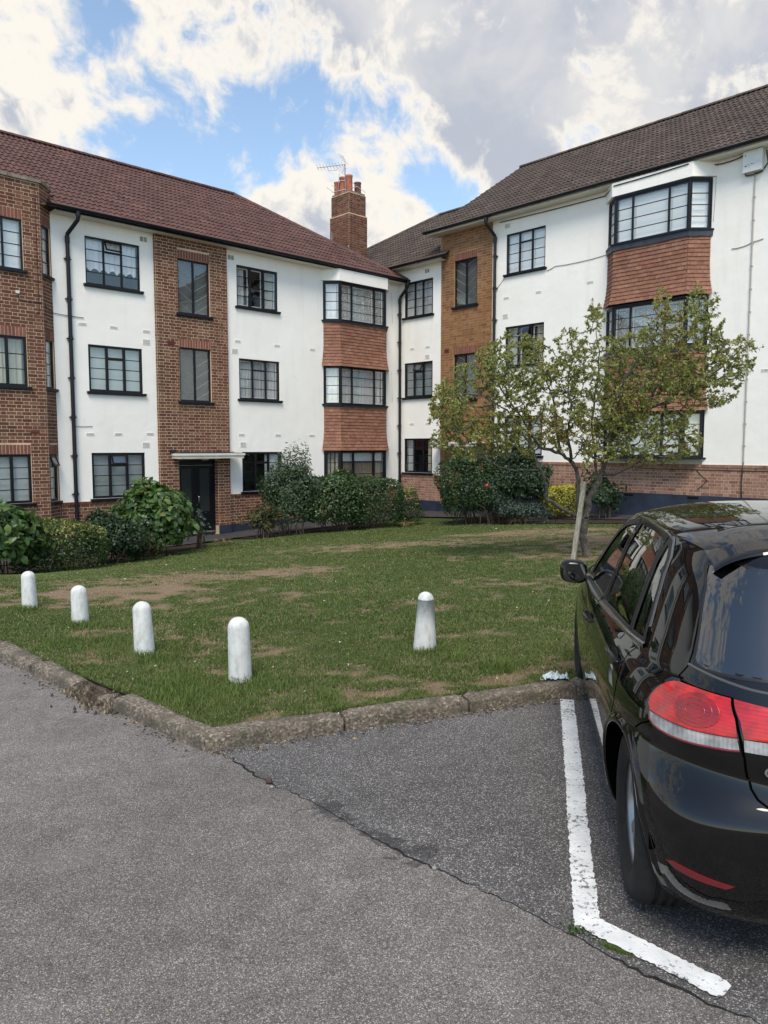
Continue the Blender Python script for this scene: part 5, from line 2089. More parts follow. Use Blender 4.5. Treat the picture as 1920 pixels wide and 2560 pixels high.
# litter of grit and leaves lying along the foot of the kerb
def kerb_litter():
    r = np.random.default_rng(9)
    V, F, T = [], [], []
    for d, L, sgn in ((E1, 6.5, 1), (E2, 3.2, -1)):
        sd = Vector((-d.y, d.x)) * (1 if sgn > 0 else -1)
        for k in range(430):
            s = r.uniform(0, L); o = abs(r.normal(0, .045)) + .01
            p = KC + d * s + sd * o
            q = KC + d * s - sd * .1
            if in_lawn(np.array([p.x]), np.array([p.y]), -.005)[0]: continue
            sz = r.uniform(.004, .013) * (1.6 if r.random() < .06 else 1)
            a = r.uniform(0, 6.3); b = len(V)
            for i in range(5):
                t = a + i * 1.2566
                V.append((p.x + sz * math.cos(t), p.y + sz * math.sin(t) * .7, .003))
            V.append((p.x, p.y, sz * .9))
            for i in range(5): F.append((b + i, b + (i + 1) % 5, b + 5)); 
            T += [r.random()] * 5
    # the earthy gap where a stone is missing
    for k in range(260):
        s = r.uniform(1.06, 1.78); o = r.normal(-.02, .07)
        sd = Vector((-E1.y, E1.x))
        p = KC + E1 * s + sd * o
        sz = r.uniform(.006, .02); a = r.uniform(0, 6.3); b = len(V); zb = .02 + max(0, -o) * .4
        for i in range(5):
            t = a + i * 1.2566
            V.append((p.x + sz * math.cos(t), p.y + sz * math.sin(t), zb - .02))
        V.append((p.x, p.y, zb + sz * .6))
        for i in range(5): F.append((b + i, b + (i + 1) % 5, b + 5))
        T += [r.random()] * 5
    me = np_mesh('kerb_litter', V, [F], [MAT['grit']], T)
    tag(link('gravel_litter', me), kind='stuff')


MAT['grit'] = mat_leaf('grit', [(0, (.035, .028, .02)), (.5, (.075, .06, .045)), (.8, (.15, .125, .09)), (.93, (.33, .27, .16)), (1, (.16, .08, .04))], .9, .2, 0)
kerb_litter()


def loose_grit():
    r = np.random.default_rng(31)
    V, F, T = [], [], []
    k = 0
    while k < 210:
        d = math.exp(r.uniform(math.log(2.2), math.log(9))); az = r.uniform(-.5, .45)
        x, y = d * math.sin(az), d * math.cos(az)
        if in_lawn(np.array([x]), np.array([y]), -.02)[0]: continue
        k += 1
        sz = r.uniform(.0025, .0065); a = r.uniform(0, 6.3); b = len(V)
        for i in range(5):
            t = a + i * 1.2566
            V.append((x + sz * math.cos(t), y + sz * math.sin(t) * r.uniform(.6, 1), .001))
        V.append((x, y, sz * .9))
        for i in range(5): F.append((b + i, b + (i + 1) % 5, b + 5))
        T += [.5 + .44 * r.random()] * 5
    tag(link('loose_grit', np_mesh('loose_grit', V, [F], [MAT['grit']], T)), kind='stuff')


loose_grit()
mb = MB()
def _earth(a, b):
    s = 1.02 + a * .80; sd = Vector((-E1.y, E1.x))
    p = KC + E1 * s + sd * (-.20 + b * .26)
    z = .085 * (1 - b) ** 1.3 + .012 * math.sin(a * 21 + b * 9) * (1 - abs(b - .5)) - .004
    return (p.x, p.y, z)
mb.grid(_earth, 30, 10)
o = mb.obj('bare_earth', MAT['earth'], smooth=True); tag(o, kind='structure')
bm = bmesh.new(); bm.from_mesh(o.data); bmesh.ops.recalc_face_normals(bm, faces=bm.faces)
if sum(f.normal.z for f in bm.faces) < 0: bmesh.ops.reverse_faces(bm, faces=bm.faces)
bm.to_mesh(o.data); bm.free()

# ================================================================ leaves and shrubs
def leaf_arrays(P, A, N, L, Wd, fold=.25, droop=.25, shape='ovate'):
    """P base points, A unit axis, N unit normal; each leaf is 4 folded triangles pairs (6 verts, 4 faces)"""
    n = len(P)
    S_ = np.cross(A, N)
    S_ /= np.linalg.norm(S_, axis=1, keepdims=True) + 1e-9
    L = L[:, None]; Wd = Wd[:, None]
    b = P
    m1 = P + A * L * .38
    l1 = P + A * L * .36 + S_ * Wd * .5 + N * Wd * fold
    r1 = P + A * L * .36 - S_ * Wd * .5 + N * Wd * fold
    l2 = P + A * L * .72 + S_ * Wd * .36 + N * (Wd * fold * .7 - L * droop * .35)
    r2 = P + A * L * .72 - S_ * Wd * .36 + N * (Wd * fold * .7 - L * droop * .35)
    m2 = P + A * L * .74 - N * L * droop * .4
    tp = P + A * L * (1 - droop * .15) - N * L * droop
    V = np.stack([b, m1, l1, r1, l2, r2, m2, tp], 1)
    q = [(0, 1, 2), (0, 3, 1), (2, 1, 6, 4), (1, 3, 5, 6), (4, 6, 7), (6, 5, 7)]
    return V, q


def leaf_mesh(name, P, A, N, L, Wd, mat, tint, fold=.25, droop=.25, smooth=True):
    V, q = leaf_arrays(P, A, N, L, Wd, fold, droop)
    n = len(P)
    b = (np.arange(n) * 8)[:, None]
    tri = np.concatenate([b + np.array([f]) for f in q if len(f) == 3])
    quad = np.concatenate([b + np.array([f]) for f in q if len(f) == 4])
    me = np_mesh(name, V.reshape(-1, 3), [tri, quad], [mat], np.concatenate([np.tile(tint, 4), np.tile(tint, 2)]), smooth)
    return me


def unit(v): return v / (np.linalg.norm(v, axis=-1, keepdims=True) + 1e-9)


def lf(name, stops, **k): MAT[name] = mat_leaf(name, stops, **k)


lf('hydrangea_leaf', [(0, (0.0240, 0.0552, 0.0144)), (.35, (0.0432, 0.0936, 0.0216)), (.7, (0.0720, 0.1344, 0.0312)), (.93, (0.1140, 0.1740, 0.0420)), (1, (0.1920, 0.1920, 0.0600))], rough=.42, spec=.45, objr=True)
lf('hedge_leaf', [(0, (0.0182, 0.0364, 0.0104)), (.45, (0.0390, 0.0715, 0.0182)), (.75, (0.0806, 0.1235, 0.0286)), (.92, (0.1885, 0.2145, 0.0455)), (1, (0.3380, 0.3250, 0.0780))], rough=.4, spec=.4)
lf('dark_leaf', [(0, (0.0162, 0.0324, 0.0162)), (.5, (0.0324, 0.0621, 0.0257)), (.85, (0.0607, 0.1013, 0.0378)), (1, (0.1215, 0.1485, 0.0675))], rough=.45, spec=.4)
lf('laurel_leaf', [(0, (0.0208, 0.0442, 0.0143)), (.4, (0.0416, 0.0832, 0.0221)), (.8, (0.0754, 0.1274, 0.0312)), (1, (0.1430, 0.1820, 0.0520))], rough=.32, spec=.5)
lf('privet_leaf', [(0, (0.0189, 0.0405, 0.0121)), (.5, (0.0405, 0.0810, 0.0216)), (.85, (0.0702, 0.1215, 0.0324)), (1, (0.1350, 0.1755, 0.0540))], rough=.38, spec=.45)
lf('gold_leaf', [(0, (.05, .075, .008)), (.3, (.13, .15, .012)), (.6, (.30, .29, .022)), (.85, (.50, .44, .04)), (1, (.62, .54, .10))], rough=.4, spec=.4)
lf('nandina_leaf', [(0, (0.0275, 0.0500, 0.0225)), (.5, (0.0562, 0.0950, 0.0425)), (.85, (0.1000, 0.1438, 0.0688)), (1, (0.1625, 0.1750, 0.0875))], rough=.45, spec=.4)
lf('rust_leaf', [(0, (.03, .045, .015)), (.4, (.06, .075, .022)), (.7, (.11, .075, .028)), (1, (.17, .07, .03))], rough=.55)
lf('blue_leaf', [(0, (.025, .045, .030)), (.5, (.050, .080, .055)), (1, (.085, .12, .085))], rough=.5)
lf('apple_leaf', [(0, (.125, .165, .046)), (.35, (.215, .255, .068)), (.7, (.305, .315, .090)), (.87, (.37, .33, .10)), (.96, (.33, .26, .08)), (1, (.33, .19, .06))], rough=.42, spec=.45, transl=.4)
lf('apple_leaf_one', [(0, (.11, .15, .045)), (.5, (.19, .23, .07)), (.85, (.21, .235, .07)), (1, (.30, .26, .08))], rough=.42, spec=.45, transl=.4, objr=True)
lf('strap_leaf', [(0, (.07, .085, .03)), (.4, (.17, .13, .055)), (1, (.30, .22, .10))], rough=.6)
MAT['bark'] = None
m, g, b = M('apple_bark')
p = g.pos()
n = g.noise(g.pos((1, 1, .55)), 26, 8, .72)
c = g.mix(g.mr(n, .35, .65), (.028, .023, .018), (.115, .098, .078))
n2 = g.noise(p, 15, 6, .7)
c = g.mix(g.mr(n2, .57, .66, 0, .9), c, (.20, .20, .17))
c = g.mix(g.mr(g.noise(p, 5, 5, .6), .6, .72, 0, .5), c, (.13, .12, .05))
g.l.new(c, b.inputs['Base Color']); b.inputs['Roughness'].default_value = .9
g.l.new(g.bump(n, .9, .02), b.inputs['Normal'])
MAT['bark'] = m
MAT['twig'] = simple('shrub_stem', (.075, .055, .038), .85, .2, var=.4, vscale=20)
MAT['stake'] = None
m, g, b = M('weathered_stake')
n = g.noise(g.pos((1, 1, .12)), 60, 6, .6)
c = g.mix(g.mr(n, .35, .65), (.17, .15, .115), (.33, .305, .25))
g.l.new(c, b.inputs['Base Color']); b.inputs['Roughness'].default_value = .9
g.l.new(g.bump(n, .6, .01), b.inputs['Normal'])
MAT['stake'] = m


def lumps(seed, n, amp):
    r = np.random.default_rng(seed)
    D = unit(r.normal(size=(n, 3)))
    A = r.uniform(.3, 1, n) * amp
    return D, A


def shrub(name, label, cat, loc, size, n, leaf, mat, shape='round', group=None, seed=0, depth=.30, lump=.22, fold=.2, droop=.2, up=.25, single=0, top_tint=0.0, power=2.0, stems=True, gap=.0, rz=0.0, leafname='foliage', zbase=None, facing=True, dens_top=0.0):
    """shrub standing on the ground: leaves spread through the outer part of its volume, stems inside
    size: half-width x, half-depth y, height; leaf: (length, width)"""
    r = np.random.default_rng(seed)
    z0 = gz1(loc[0], loc[1]) if zbase is None else zbase
    root = empty(name, (loc[0], loc[1], z0), rz)
    tag(root, label, cat, group)
    a, b, h = size
    d = unit(r.normal(size=(n, 3)))
    d[:, 2] = np.where(d[:, 2] < -.75, -d[:, 2], d[:, 2])
    if shape == 'box':
        k = np.power(np.sum(np.abs(d) ** (2 * power), axis=1), -1 / (2 * power))[:, None]
        surf = d * k
    else:
        surf = d
    D, A = lumps(seed + 1, 26, lump)
    f = np.zeros(n)
    for dd, aa in zip(D, A):
        c = d @ dd
        f += aa * (np.exp((c - 1) * 14) * 1.6 - .12)
    rad = (1 + f) * (1 - depth * r.random(n) ** 1.6)
    if gap > 0:
        g1 = np.array([noise.noise(Vector((d_[0] * 3 + seed, d_[1] * 3, d_[2] * 3))) for d_ in d])
        rad *= np.where(g1 > .18, 1 - gap * r.random(n), 1)
    P = surf * rad[:, None] * np.array([a, b, h * .52]) + np.array([0, 0, h * .5])
    P[:, 2] = np.maximum(P[:, 2], .03 + .05 * r.random(n))
    nrm = unit(d / np.array([a, b, h * .52]))
    N = unit(nrm * .9 + r.normal(size=(n, 3)) * .55 + np.array([0, 0, up]))
    T = unit(np.cross(N, r.normal(size=(n, 3))))
    Ax = unit(T + nrm * .35 + np.array([0, 0, -.15]))
    N = unit(N - Ax * np.sum(N * Ax, axis=1, keepdims=True))
    sc = r.uniform(.65, 1.25, n)
    L, Wd = leaf[0] * sc, leaf[1] * sc
    tint = np.clip(r.random(n) * .75 + top_tint * smoothstep(.35, 1.0, P[:, 2] / h) + .1 * r.normal(size=n), 0, .999)
    if single:
        # the largest leaves in view are objects of their own
        M_ = Matrix.Translation((loc[0], loc[1], z0)) @ Matrix.Rotation(rz, 4, 'Z')
        wp = P @ np.array(M_.to_3x3()).T + np.array(M_.translation)
        vis = (nrm @ np.array(M_.to_3x3()).T) @ unit(np.array([0, 0, CAM_Z]) - wp.mean(0))
        px_ = 960 + 1890 * wp[:, 0] / wp[:, 1]
        score = vis * rad * L + np.where((px_ > 0) & (px_ < 1920), 1, 0)
        order = np.argsort(-score)
        one, rest = order[:single], order[single:]
        me1 = leaf_mesh('leaf', np.zeros((1, 3)), np.array([[0, 1., 0]]), np.array([[0, 0, 1.]]), np.array([1.0]), np.array([leaf[1] / leaf[0]]), mat, np.array([0.0]), fold, droop)
        for i in one:
            o = link('leaf', me1, root)
            s_ = np.cross(Ax[i], N[i]); s_ /= np.linalg.norm(s_)
            k = L[i]
            o.matrix_local = Matrix(((s_[0] * k, Ax[i][0] * k, N[i][0] * k, P[i][0]), (s_[1] * k, Ax[i][1] * k, N[i][1] * k, P[i][1]), (s_[2] * k, Ax[i][2] * k, N[i][2] * k, P[i][2]), (0, 0, 0, 1)))
    else:
        rest = np.arange(n)
    me = leaf_mesh(leafname, P[rest], Ax[rest], N[rest], L[rest], Wd[rest], mat, tint[rest], fold, droop)
    o = link(leafname, me, root); o['kind'] = 'stuff'
    if stems:
        mb = MB()
        for k in range(14):
            q = r.uniform(-.35, .35, 2); e = P[r.integers(n)] * .88
            mb.tube([(q[0] * a, q[1] * b, -.05), (q[0] * a * .8 + e[0] * .3, q[1] * b * .8 + e[1] * .3, h * .25), tuple(e)], [.016, .011, .004], 5)
        mb.obj('stems', MAT['twig'], root)
    return root


def at_uw(u, w): 
    p = uw(u, w); return (p.x, p.y)


RZL = math.atan2(DL.y, DL.x); RZR = math.atan2(DR.y, DR.x)
shrub('hydrangea_bush', 'broad-leaved hydrangea cut by the left edge of the picture, left of the clipped hedge', 'bush', (-7.0, 13.7), (.95, .8, 1.5), 1500, (.17, .105), MAT['hydrangea_leaf'], 'round', 'shrubs under the left block', 101, .40, .2, .15, .3, .35, single=120, gap=.15)
shrub('clipped_hedge', 'low clipped box-shaped hedge with yellowish variegated top, beside the brick bay', 'hedge', (-6.4, 14.75), (.92, .62, 1.0), 9500, (.048, .030), MAT['hedge_leaf'], 'box', 'shrubs under the left block', 102, .16, .10, .15, .1, .2, top_tint=.38, power=2.6, rz=RZL)
shrub('dark_shrub', 'dark fine-leaved shrub between the clipped hedge and the big hydrangea', 'shrub', (-5.95, 16.0), (.9, .65, 1.16), 6800, (.075, .042), MAT['dark_leaf'], 'round', 'shrubs under the left block', 103, .45, .2, .15, .2, .3, gap=.25)
shrub('ground_shrub', 'low straggling shrub with yellowing leaves at the foot of the hydrangea', 'shrub', (-5.3, 16.5), (.75, .4, .55), 1500, (.08, .05), MAT['rust_leaf'], 'round', 'shrubs under the left block', 104, .6, .4, .15, .2, .3, gap=.4)
shrub('hydrangea_bush', 'big round hydrangea with large green leaves, left of the black entrance doors', 'bush', (-5.35, 17.45), (1.02, .9, 1.72), 3000, (.165, .105), MAT['hydrangea_leaf'], 'round', 'shrubs under the left block', 105, .32, .13, .15, .3, .35, single=298, gap=.06)
shrub('rose_bush', 'thin leggy rose bush standing in front of the entrance doors', 'bush', (-4.55, 18.6), (.34, .3, 1.35), 260, (.075, .05), MAT['blue_leaf'], 'round', 'shrubs under the left block', 106, .8, .4, .15, .2, .3, gap=.5)
shrub('rose_bush', 'low rose bush with reddish leaves beneath the brick wall right of the doors', 'bush', (-3.30, 20.6), (.66, .5, 1.0), 1900, (.075, .05), MAT['rust_leaf'], 'round', 'shrubs under the left block', 107, .6, .4, .15, .2, .3, gap=.5)
shrub('feathery_shrub', 'tall feathery grey-green shrub in front of the tile-hung bay', 'shrub', (-2.6, 21.3), (1.15, .85, 2.25), 11000, (.105, .036), MAT['nandina_leaf'], 'round', 'shrubs under the left block', 108, .6, .24, .1, .3, .3, gap=.35)
shrub('laurel_bush', 'glossy laurel bush left of the clipped privet under the left bay', 'bush', (-1.45, 21.75), (1.05, .8, 1.80), 8200, (.088, .046), MAT['laurel_leaf'], 'box', 'shrubs under the left block', 109, .3, .16, .15, .25, .3, gap=.1, power=1.4)
shrub('privet_hedge', 'rounded clipped privet bush with small glossy leaves below the left bay', 'hedge', (-.28, 22.5), (.98, .76, 1.58), 11500, (.052, .030), MAT['privet_leaf'], 'box', 'shrubs under the left block', 110, .18, .10, .15, .1, .25, power=1.7)
shrub('golden_bush', 'small rounded yellow-edged bush at the right end of the left bed', 'bush', (.68, 23.0), (.48, .45, 1.12), 3300, (.052, .032), MAT['hedge_leaf'], 'box', 'shrubs under the left block', 111, .2, .12, .15, .1, .25, top_tint=.3, power=1.6)
shrub('evergreen_bush', 'big dark evergreen bush at the left end of the right bed, by the tower door', 'bush', (2.40, 22.0), (1.15, .9, 2.15), 15000, (.058, .034), MAT['privet_leaf'], 'box', 'shrubs under the right block', 112, .3, .18, .15, .15, .25, power=1.5, gap=.15)
shrub('rose_bush', 'tall dark rose bush with one red bloom in the right bed', 'bush', (3.05, 21.6), (1.0, .7, 1.9), 5600, (.075, .046), MAT['dark_leaf'], 'round', 'shrubs under the right block', 113, .6, .3, .15, .2, .3, gap=.35)
shrub('holly_bush', 'tall dark leafy bush behind the apple boughs, left of the golden bush', 'bush', (4.1, 22.3), (1.35, 1.0, 2.55), 11500, (.10, .055), MAT['dark_leaf'], 'round', 'shrubs under the right block', 114, .45, .3, .15, .2, .3, gap=.25)
shrub('blue_shrub', 'low blue-green shrub spreading at the foot of the dark bushes', 'shrub', (3.75, 20.95), (.95, .5, .85), 3600, (.085, .030), MAT['blue_leaf'], 'round', 'shrubs under the right block', 115, .5, .35, .15, .3, .3, gap=.3)
shrub('golden_bush', 'rounded bright yellow clipped bush behind the apple tree trunk', 'bush', (5.15, 21.6), (.60, .55, 1.02), 5200, (.050, .030), MAT['gold_leaf'], 'box', 'shrubs under the right block', 116, .2, .14, .15, .1, .25, top_tint=.35, power=1.8)
shrub('dark_shrub', 'dark green shrub just right of the apple tree trunk, against the blue plinth', 'shrub', (6.0, 20.7), (.62, .55, 1.35), 3400, (.085, .05), MAT['dark_leaf'], 'round', 'shrubs under the right block', 117, .5, .3, .15, .2, .3, gap=.35)
# strap-leaved clumps
for i, (x, y, lab_) in enumerate(((-4.05, 19.0, 'straw-coloured clump of strap leaves by the entrance step'), (.62, 22.15, 'pale strap-leaved clump under the small yellow-edged bush'))):
    t = empty('strap_plant', (x, y, gz1(x, y))); tag(t, lab_, 'plant')
    r = np.random.default_rng(60 + i)
    mb = MB()
    for k in range(46):
        a = r.uniform(0, 6.28); L = r.uniform(.25, .5); tt = r.random()
        d = Vector((math.cos(a), math.sin(a), 0)); s_ = Vector((-d.y, d.x, 0)) * .009
        pts = [Vector((r.normal(0, .06), r.normal(0, .06), 0))]
        for j in (.35, .7, 1): pts.append(pts[0] + d * L * j * .8 + Vector((0, 0, L * (j * 1.1 - j * j * .8))))
        for p, q in zip(pts[:-1], pts[1:]): mb.poly([p - s_, p + s_, q + s_ * .6, q - s_ * .6], 0, tt)
    mb.obj('leaves', MAT['strap_leaf'], t, tint=True)
rb_ = MB(); rb_.lathe([(0, -.03), (.04, -.01), (.05, .02), (.03, .05), (0, .05)], 9)
MAT['bloom'] = simple('red_bloom', (.55, .02, .03), .6)
for o in [o for o in COL.objects if o.get('label', '').startswith('tall dark rose')]:
    f = rb_.obj('bloom', MAT['bloom'], o, loc=(-.18, -.52, 1.12))
# dead standing weed tuft in the tarmac crack and moss
t = empty('crack_weed', (.745, 2.79, 0)); tag(t, 'small green weed growing from the tarmac crack at the corner of the white line', 'weed')
r = np.random.default_rng(3)
n = 34
P = np.stack([r.normal(0, .026, n), r.normal(0, .012, n), .004 + .02 * r.random(n)], 1); P = P @ np.array([[.85, -.5, 0], [.5, .85, 0], [0, 0, 1]])
N = unit(r.normal(0, .5, (n, 3)) + [0, 0, 1]); A = unit(np.cross(N, r.normal(size=(n, 3))))
link('leaves', leaf_mesh('leaves', P, A, N, r.uniform(.012, .026, n), r.uniform(.010, .018, n), MAT['privet_leaf'], .4 + .6 * r.random(n)), t)
P = np.concatenate([np.stack([r.normal(0, .028, 900), r.normal(0, .007, 900)], 1)])
c_, s_ = math.cos(-.62), math.sin(-.62)
P = P @ np.array([[c_, s_], [-s_, c_]]) + [.87, 2.685]
mo = blades('moss', P, np.full(900, .010), np.full(900, .003), .12 + .3 * r.random(900), .7, 8)
me = mo.data
co = np.empty(len(me.vertices) * 3, np.float32); me.vertices.foreach_get('co', co); co = co.reshape(-1, 3)
co[:, 2] -= np.repeat(gz(P[:, 0], P[:, 1]), 5) - .003
me.vertices.foreach_set('co', co.ravel()); me.update()
st = MB(); st.lathe([(0, -.006), (.017, -.004), (.024, .008), (.018, .021), (.008, .026), (0, .027)], 9, wob=lambda p: Vector((p.x * (1 + .25 * math.sin(p.z * 200 + p.x * 90)), p.y * .8, p.z)))
o = st.obj('stone', simple('dark_stone', (.06, .035, .028), .8, var=.4, vscale=60), loc=(-.645, 4.09, .006)); tag(o, 'small dark reddish stone lying on the tarmac crack', 'stone')
for i, (x, y, s, lab_) in enumerate(((.225, 3.225, .011, 'pale pebble in the middle of the tarmac crack'), (-.62, 4.03, .011, 'tiny pale pebble beside the dark stone'))):
    st = MB(); st.lathe([(0, -.004), (s, -.002), (s * 1.1, s * .5), (s * .5, s), (0, s)], 7)
    tag(st.obj('pebble', simple('pale_pebble', (.24, .225, .20), .8), loc=(x, y, .005)), lab_, 'pebble')

# ================================================================ bollards
m, g, b = M('flaking_white_masonry_paint')
p = g.pos()
n = g.noise(g.pos((2.2, 2.2, .8)), 10, 8, .7); n2 = g.noise(p, 38, 6, .7)
oz = g.new('ShaderNodeTexCoord').outputs['Object']
sz = g.new('ShaderNodeSeparateXYZ'); g.l.new(oz, sz.inputs[0])
low = g.mr(sz.outputs[2], .0, .14, .22, 0)
c = g.mix(g.mr(g.noise(p, 4, 4), .35, .65), (.66, .66, .64), (.58, .58, .55))
c = g.mix(g.mr(n, .46, .66, 0, .6), c, (.33, .34, .30))
c = g.mix(g.mr(g.add(n2, low), .66, .74, 0, .75), c, (.21, .20, .165))
g.l.new(c, b.inputs['Base Color']); b.inputs['Roughness'].default_value = .75
g.l.new(g.bump(g.add(n2, g.mul(g.noise(p, 130, 3), .4)), .5, .008), b.inputs['Normal'])
MAT['bollard'] = m
for (x, y, h, r0, r1, lx, ly, lab_) in ((-4.04, 8.50, .43, .082, .074, -1.0, 0, 'white concrete bollard farthest left on the lawn, streaked grey'),
                                     (-3.17, 7.77, .40, .086, .080, -1.5, 0, 'short white bollard with grass round its foot, next to the farthest left one'),
                                     (-2.13, 6.60, .475, .088, .078, -2.4, 0, 'white bollard with mottled grey flaking, third along the left kerb'),
                                     (-1.127, 5.80, .515, .090, .083, -1.2, 0, 'tall clean white cylindrical bollard nearest the kerb corner'),
                                     (.369, 6.72, .535, .108, .070, .8, 0, 'tapering white bollard with a domed cap, alone near the parking bay')):
    mb = MB()
    pr = [(r0 * 1.0, -.15), (r0, 0), (r0 + (r1 - r0) * .5, h * .42), (r1, h - r1 * 1.0)]
    if r0 > .1: pr += [(r1 * 1.04, h - r1 * .98), (r1 * 1.04, h - r1 * .9)]
    for k in range(1, 7):
        a = math.pi / 2 * k / 6; pr.append((r1 * math.cos(a), h - r1 * .95 + r1 * .95 * math.sin(a)))
    z0 = gz1(x, y)
    o = mb.obj('bollard', MAT['bollard'], None, loc=(x, y, z0), rot=(0, R(lx), 0)) if False else None
    mb.lathe(pr, 28, wob=lambda p: p + Vector((.0018 * math.sin(p.z * 31 + p.y * 40), .0018 * math.sin(p.z * 23 + p.x * 30), 0)))
    o = mb.obj('bollard', MAT['bollard'], None, smooth=True, loc=(x, y, z0), rot=(0, R(lx), 0))
    tag(o, lab_, 'bollard', 'white bollards along the edge of the lawn')

# ================================================================ the apple tree and its stake
def at_depth(px, py, y):
    d = px_dir(px, py)
    return Vector((0, 0, CAM_Z)) + d * (y / d.y)


TREE_Y = 13.0
tb = at_depth(1471, 1392, TREE_Y)
tb.z = gz1(tb.x, tb.y)
tree = empty('apple_tree', tuple(tb))
tag(tree, 'small gnarled apple tree with thin yellowing leaves, leaning beside a stake on the lawn', 'tree')
limbs = {
    'trunk': [(1471, 1400, 0), (1463, 1366, .02), (1458, 1339, 0), (1460, 1311, 0), (1463, 1294, 0)],
    'right': [(1463, 1294, 0), (1469, 1266, .02), (1480, 1233, .05), (1494, 1208, .05), (1502, 1190, .1), (1518, 1144, .2), (1534, 1090, .3), (1562, 1055, .35), (1621, 1022, .3), (1693, 994, .2), (1740, 968, .1), (1800, 920, -.1), (1850, 872, -.2)],
    'rightup': [(1518, 1144, .2), (1512, 1085, -.1), (1528, 1020, -.3), (1560, 950, -.5), (1610, 870, -.6), (1650, 790, -.6)],
    'rightback': [(1534, 1090, .3), (1600, 1040, .7), (1650, 960, 1.0), (1700, 880, 1.1), (1735, 800, 1.0)],
    'rightlow': [(1502, 1190, .1), (1548, 1180, -.2), (1600, 1150, -.5), (1650, 1120, -.8), (1690, 1085, -.9)],
    'mid': [(1460, 1300, 0), (1446, 1272, -.02), (1446, 1225, -.02), (1441, 1178, 0), (1427, 1153, 0), (1400, 1133, .05), (1350, 1117, .1), (1325, 1080, .2), (1300, 1040, .3), (1262, 985, .4), (1230, 930, .4)],
    'midup': [(1427, 1153, 0), (1420, 1090, -.2), (1428, 1030, -.35), (1420, 960, -.4), (1432, 890, -.45), (1425, 840, -.45)],
    'midup2': [(1400, 1133, .05), (1392, 1060, .3), (1380, 990, .5), (1350, 920, .6), (1330, 870, .6)],
    'low': [(1460, 1296, 0), (1441, 1289, -.03), (1411, 1275, -.1), (1377, 1255, -.2), (1364, 1239, -.22), (1366, 1217, -.25), (1358, 1186, -.3), (1344, 1158, -.3), (1330, 1122, -.3), (1314, 1095, -.35), (1290, 1050, -.4), (1240, 1010, -.5), (1180, 985, -.55), (1120, 1000, -.6)],
    'horiz': [(1344, 1175, -.3), (1300, 1176, -.35), (1247, 1165, -.45), (1200, 1140, -.55), (1160, 1120, -.6)],
    'central': [(1494, 1208, .05), (1488, 1140, .3), (1480, 1060, .5), (1490, 980, .5), (1500, 900, .4), (1490, 820, .3)],
}
limb_r = {'trunk': (.074, .062), 'right': (.060, .010), 'rightup': (.030, .007), 'rightback': (.032, .007), 'rightlow': (.022, .006), 'mid': (.047, .009), 'midup': (.026, .006), 'midup2': (.024, .006), 'low': (.040, .007), 'horiz': (.016, .005), 'central': (.028, .006)}
nodes = []          # (position, radius)
rt = random.Random(21)
trunk_mb = MB()


def wob(pts, r0, r1, sub=4, amp=.012):
    out, rad = [], []
    n = len(pts)
    for i in range(n - 1):
        p0, p1, p2, p3 = pts[max(i - 1, 0)], pts[i], pts[i + 1], pts[min(i + 2, n - 1)]
        for k in range(sub):
            t = k / sub
            q = .5 * ((2 * p1) + (p2 - p0) * t + (2 * p0 - 5 * p1 + 4 * p2 - p3) * t * t + (3 * p1 - p0 - 3 * p2 + p3) * t ** 3)
            g = (i + t) / (n - 1)
            out.append(q + Vector((rt.gauss(0, 1), rt.gauss(0, 1), rt.gauss(0, 1))) * amp * (0 < i + t)); rad.append((r0 + (r1 - r0) * g) * rt.uniform(.9, 1.12))
    out.append(pts[-1]); rad.append(r1)
    return out, rad


for nm, P in limbs.items():
    pts = [at_depth(x, y, TREE_Y + d) - tb for x, y, d in P]
    r0, r1 = limb_r[nm]
    o_, r_ = wob(pts, r0, r1, 4, .006 if nm == 'trunk' else .010)
    if nm == 'trunk': r_[0] *= 1.35; r_[1] *= 1.2
    if nm == 'trunk':
        trunk_mb.tube(o_, r_, 14)
    else:
        lm_ = MB(); lm_.tube(o_, r_, 10)
        lm_.obj('limb', MAT['bark'], tree, smooth=True)
        for p, r in list(zip(o_, r_))[4:]: nodes.append((p, r))
trunk_mb.obj('trunk', MAT['bark'], tree, smooth=True)

crown = [(1210, 1010, 130, 110, 120), (1118, 1005, 50, 50, 24), (1290, 915, 105, 85, 84), (1240, 900, 40, 50, 16), (1385, 1000, 80, 110, 70), (1425, 890, 45, 70, 26), (1500, 960, 90, 130, 90), (1620, 960, 130, 140, 200),
         (1700, 880, 110, 105, 130), (1780, 930, 80, 90, 70), (1850, 890, 45, 55, 20), (1600, 1100, 160, 65, 110), (1180, 1100, 105, 50, 70), (1110, 1040, 45, 50, 20), (1490, 800, 25, 45, 10), (1655, 770, 25, 50, 12), (1740, 760, 25, 50, 12), (1790, 800, 25, 60, 12), (1560, 1000, 60, 100, 50), (1310, 1080, 110, 60, 55), (1480, 1090, 90, 70, 40)]
targets = []
for (cx, cy, rx, ry, k) in crown:
    for _ in range(int(k * 3.0)):
        a, q = rt.uniform(0, 6.283), math.sqrt(rt.random())
        dep = rt.gauss(0, .62) * (1 - .45 * q)
        targets.append(at_depth(cx + rx * q * math.cos(a), cy + ry * q * math.sin(a), TREE_Y + dep + (.1 if cx > 1500 else -.15)) - tb)
for (x, y, d) in ((1238, 856, .2), (1429, 822, -.3), (1481, 752, .2), (1655, 717, -.4), (1741, 706, .3), (1790, 735, .2), (1905, 868, -.2), (1880, 900, -.2), (1080, 1030, -.6), (1700, 760, .1), (1610, 790, -.3), (1560, 850, 0), (1360, 850, .5)):
    targets.append(at_depth(x, y, TREE_Y + d) - tb)
N_ = np.array([tuple(p) for p, r in nodes]); base_n = len(N_)
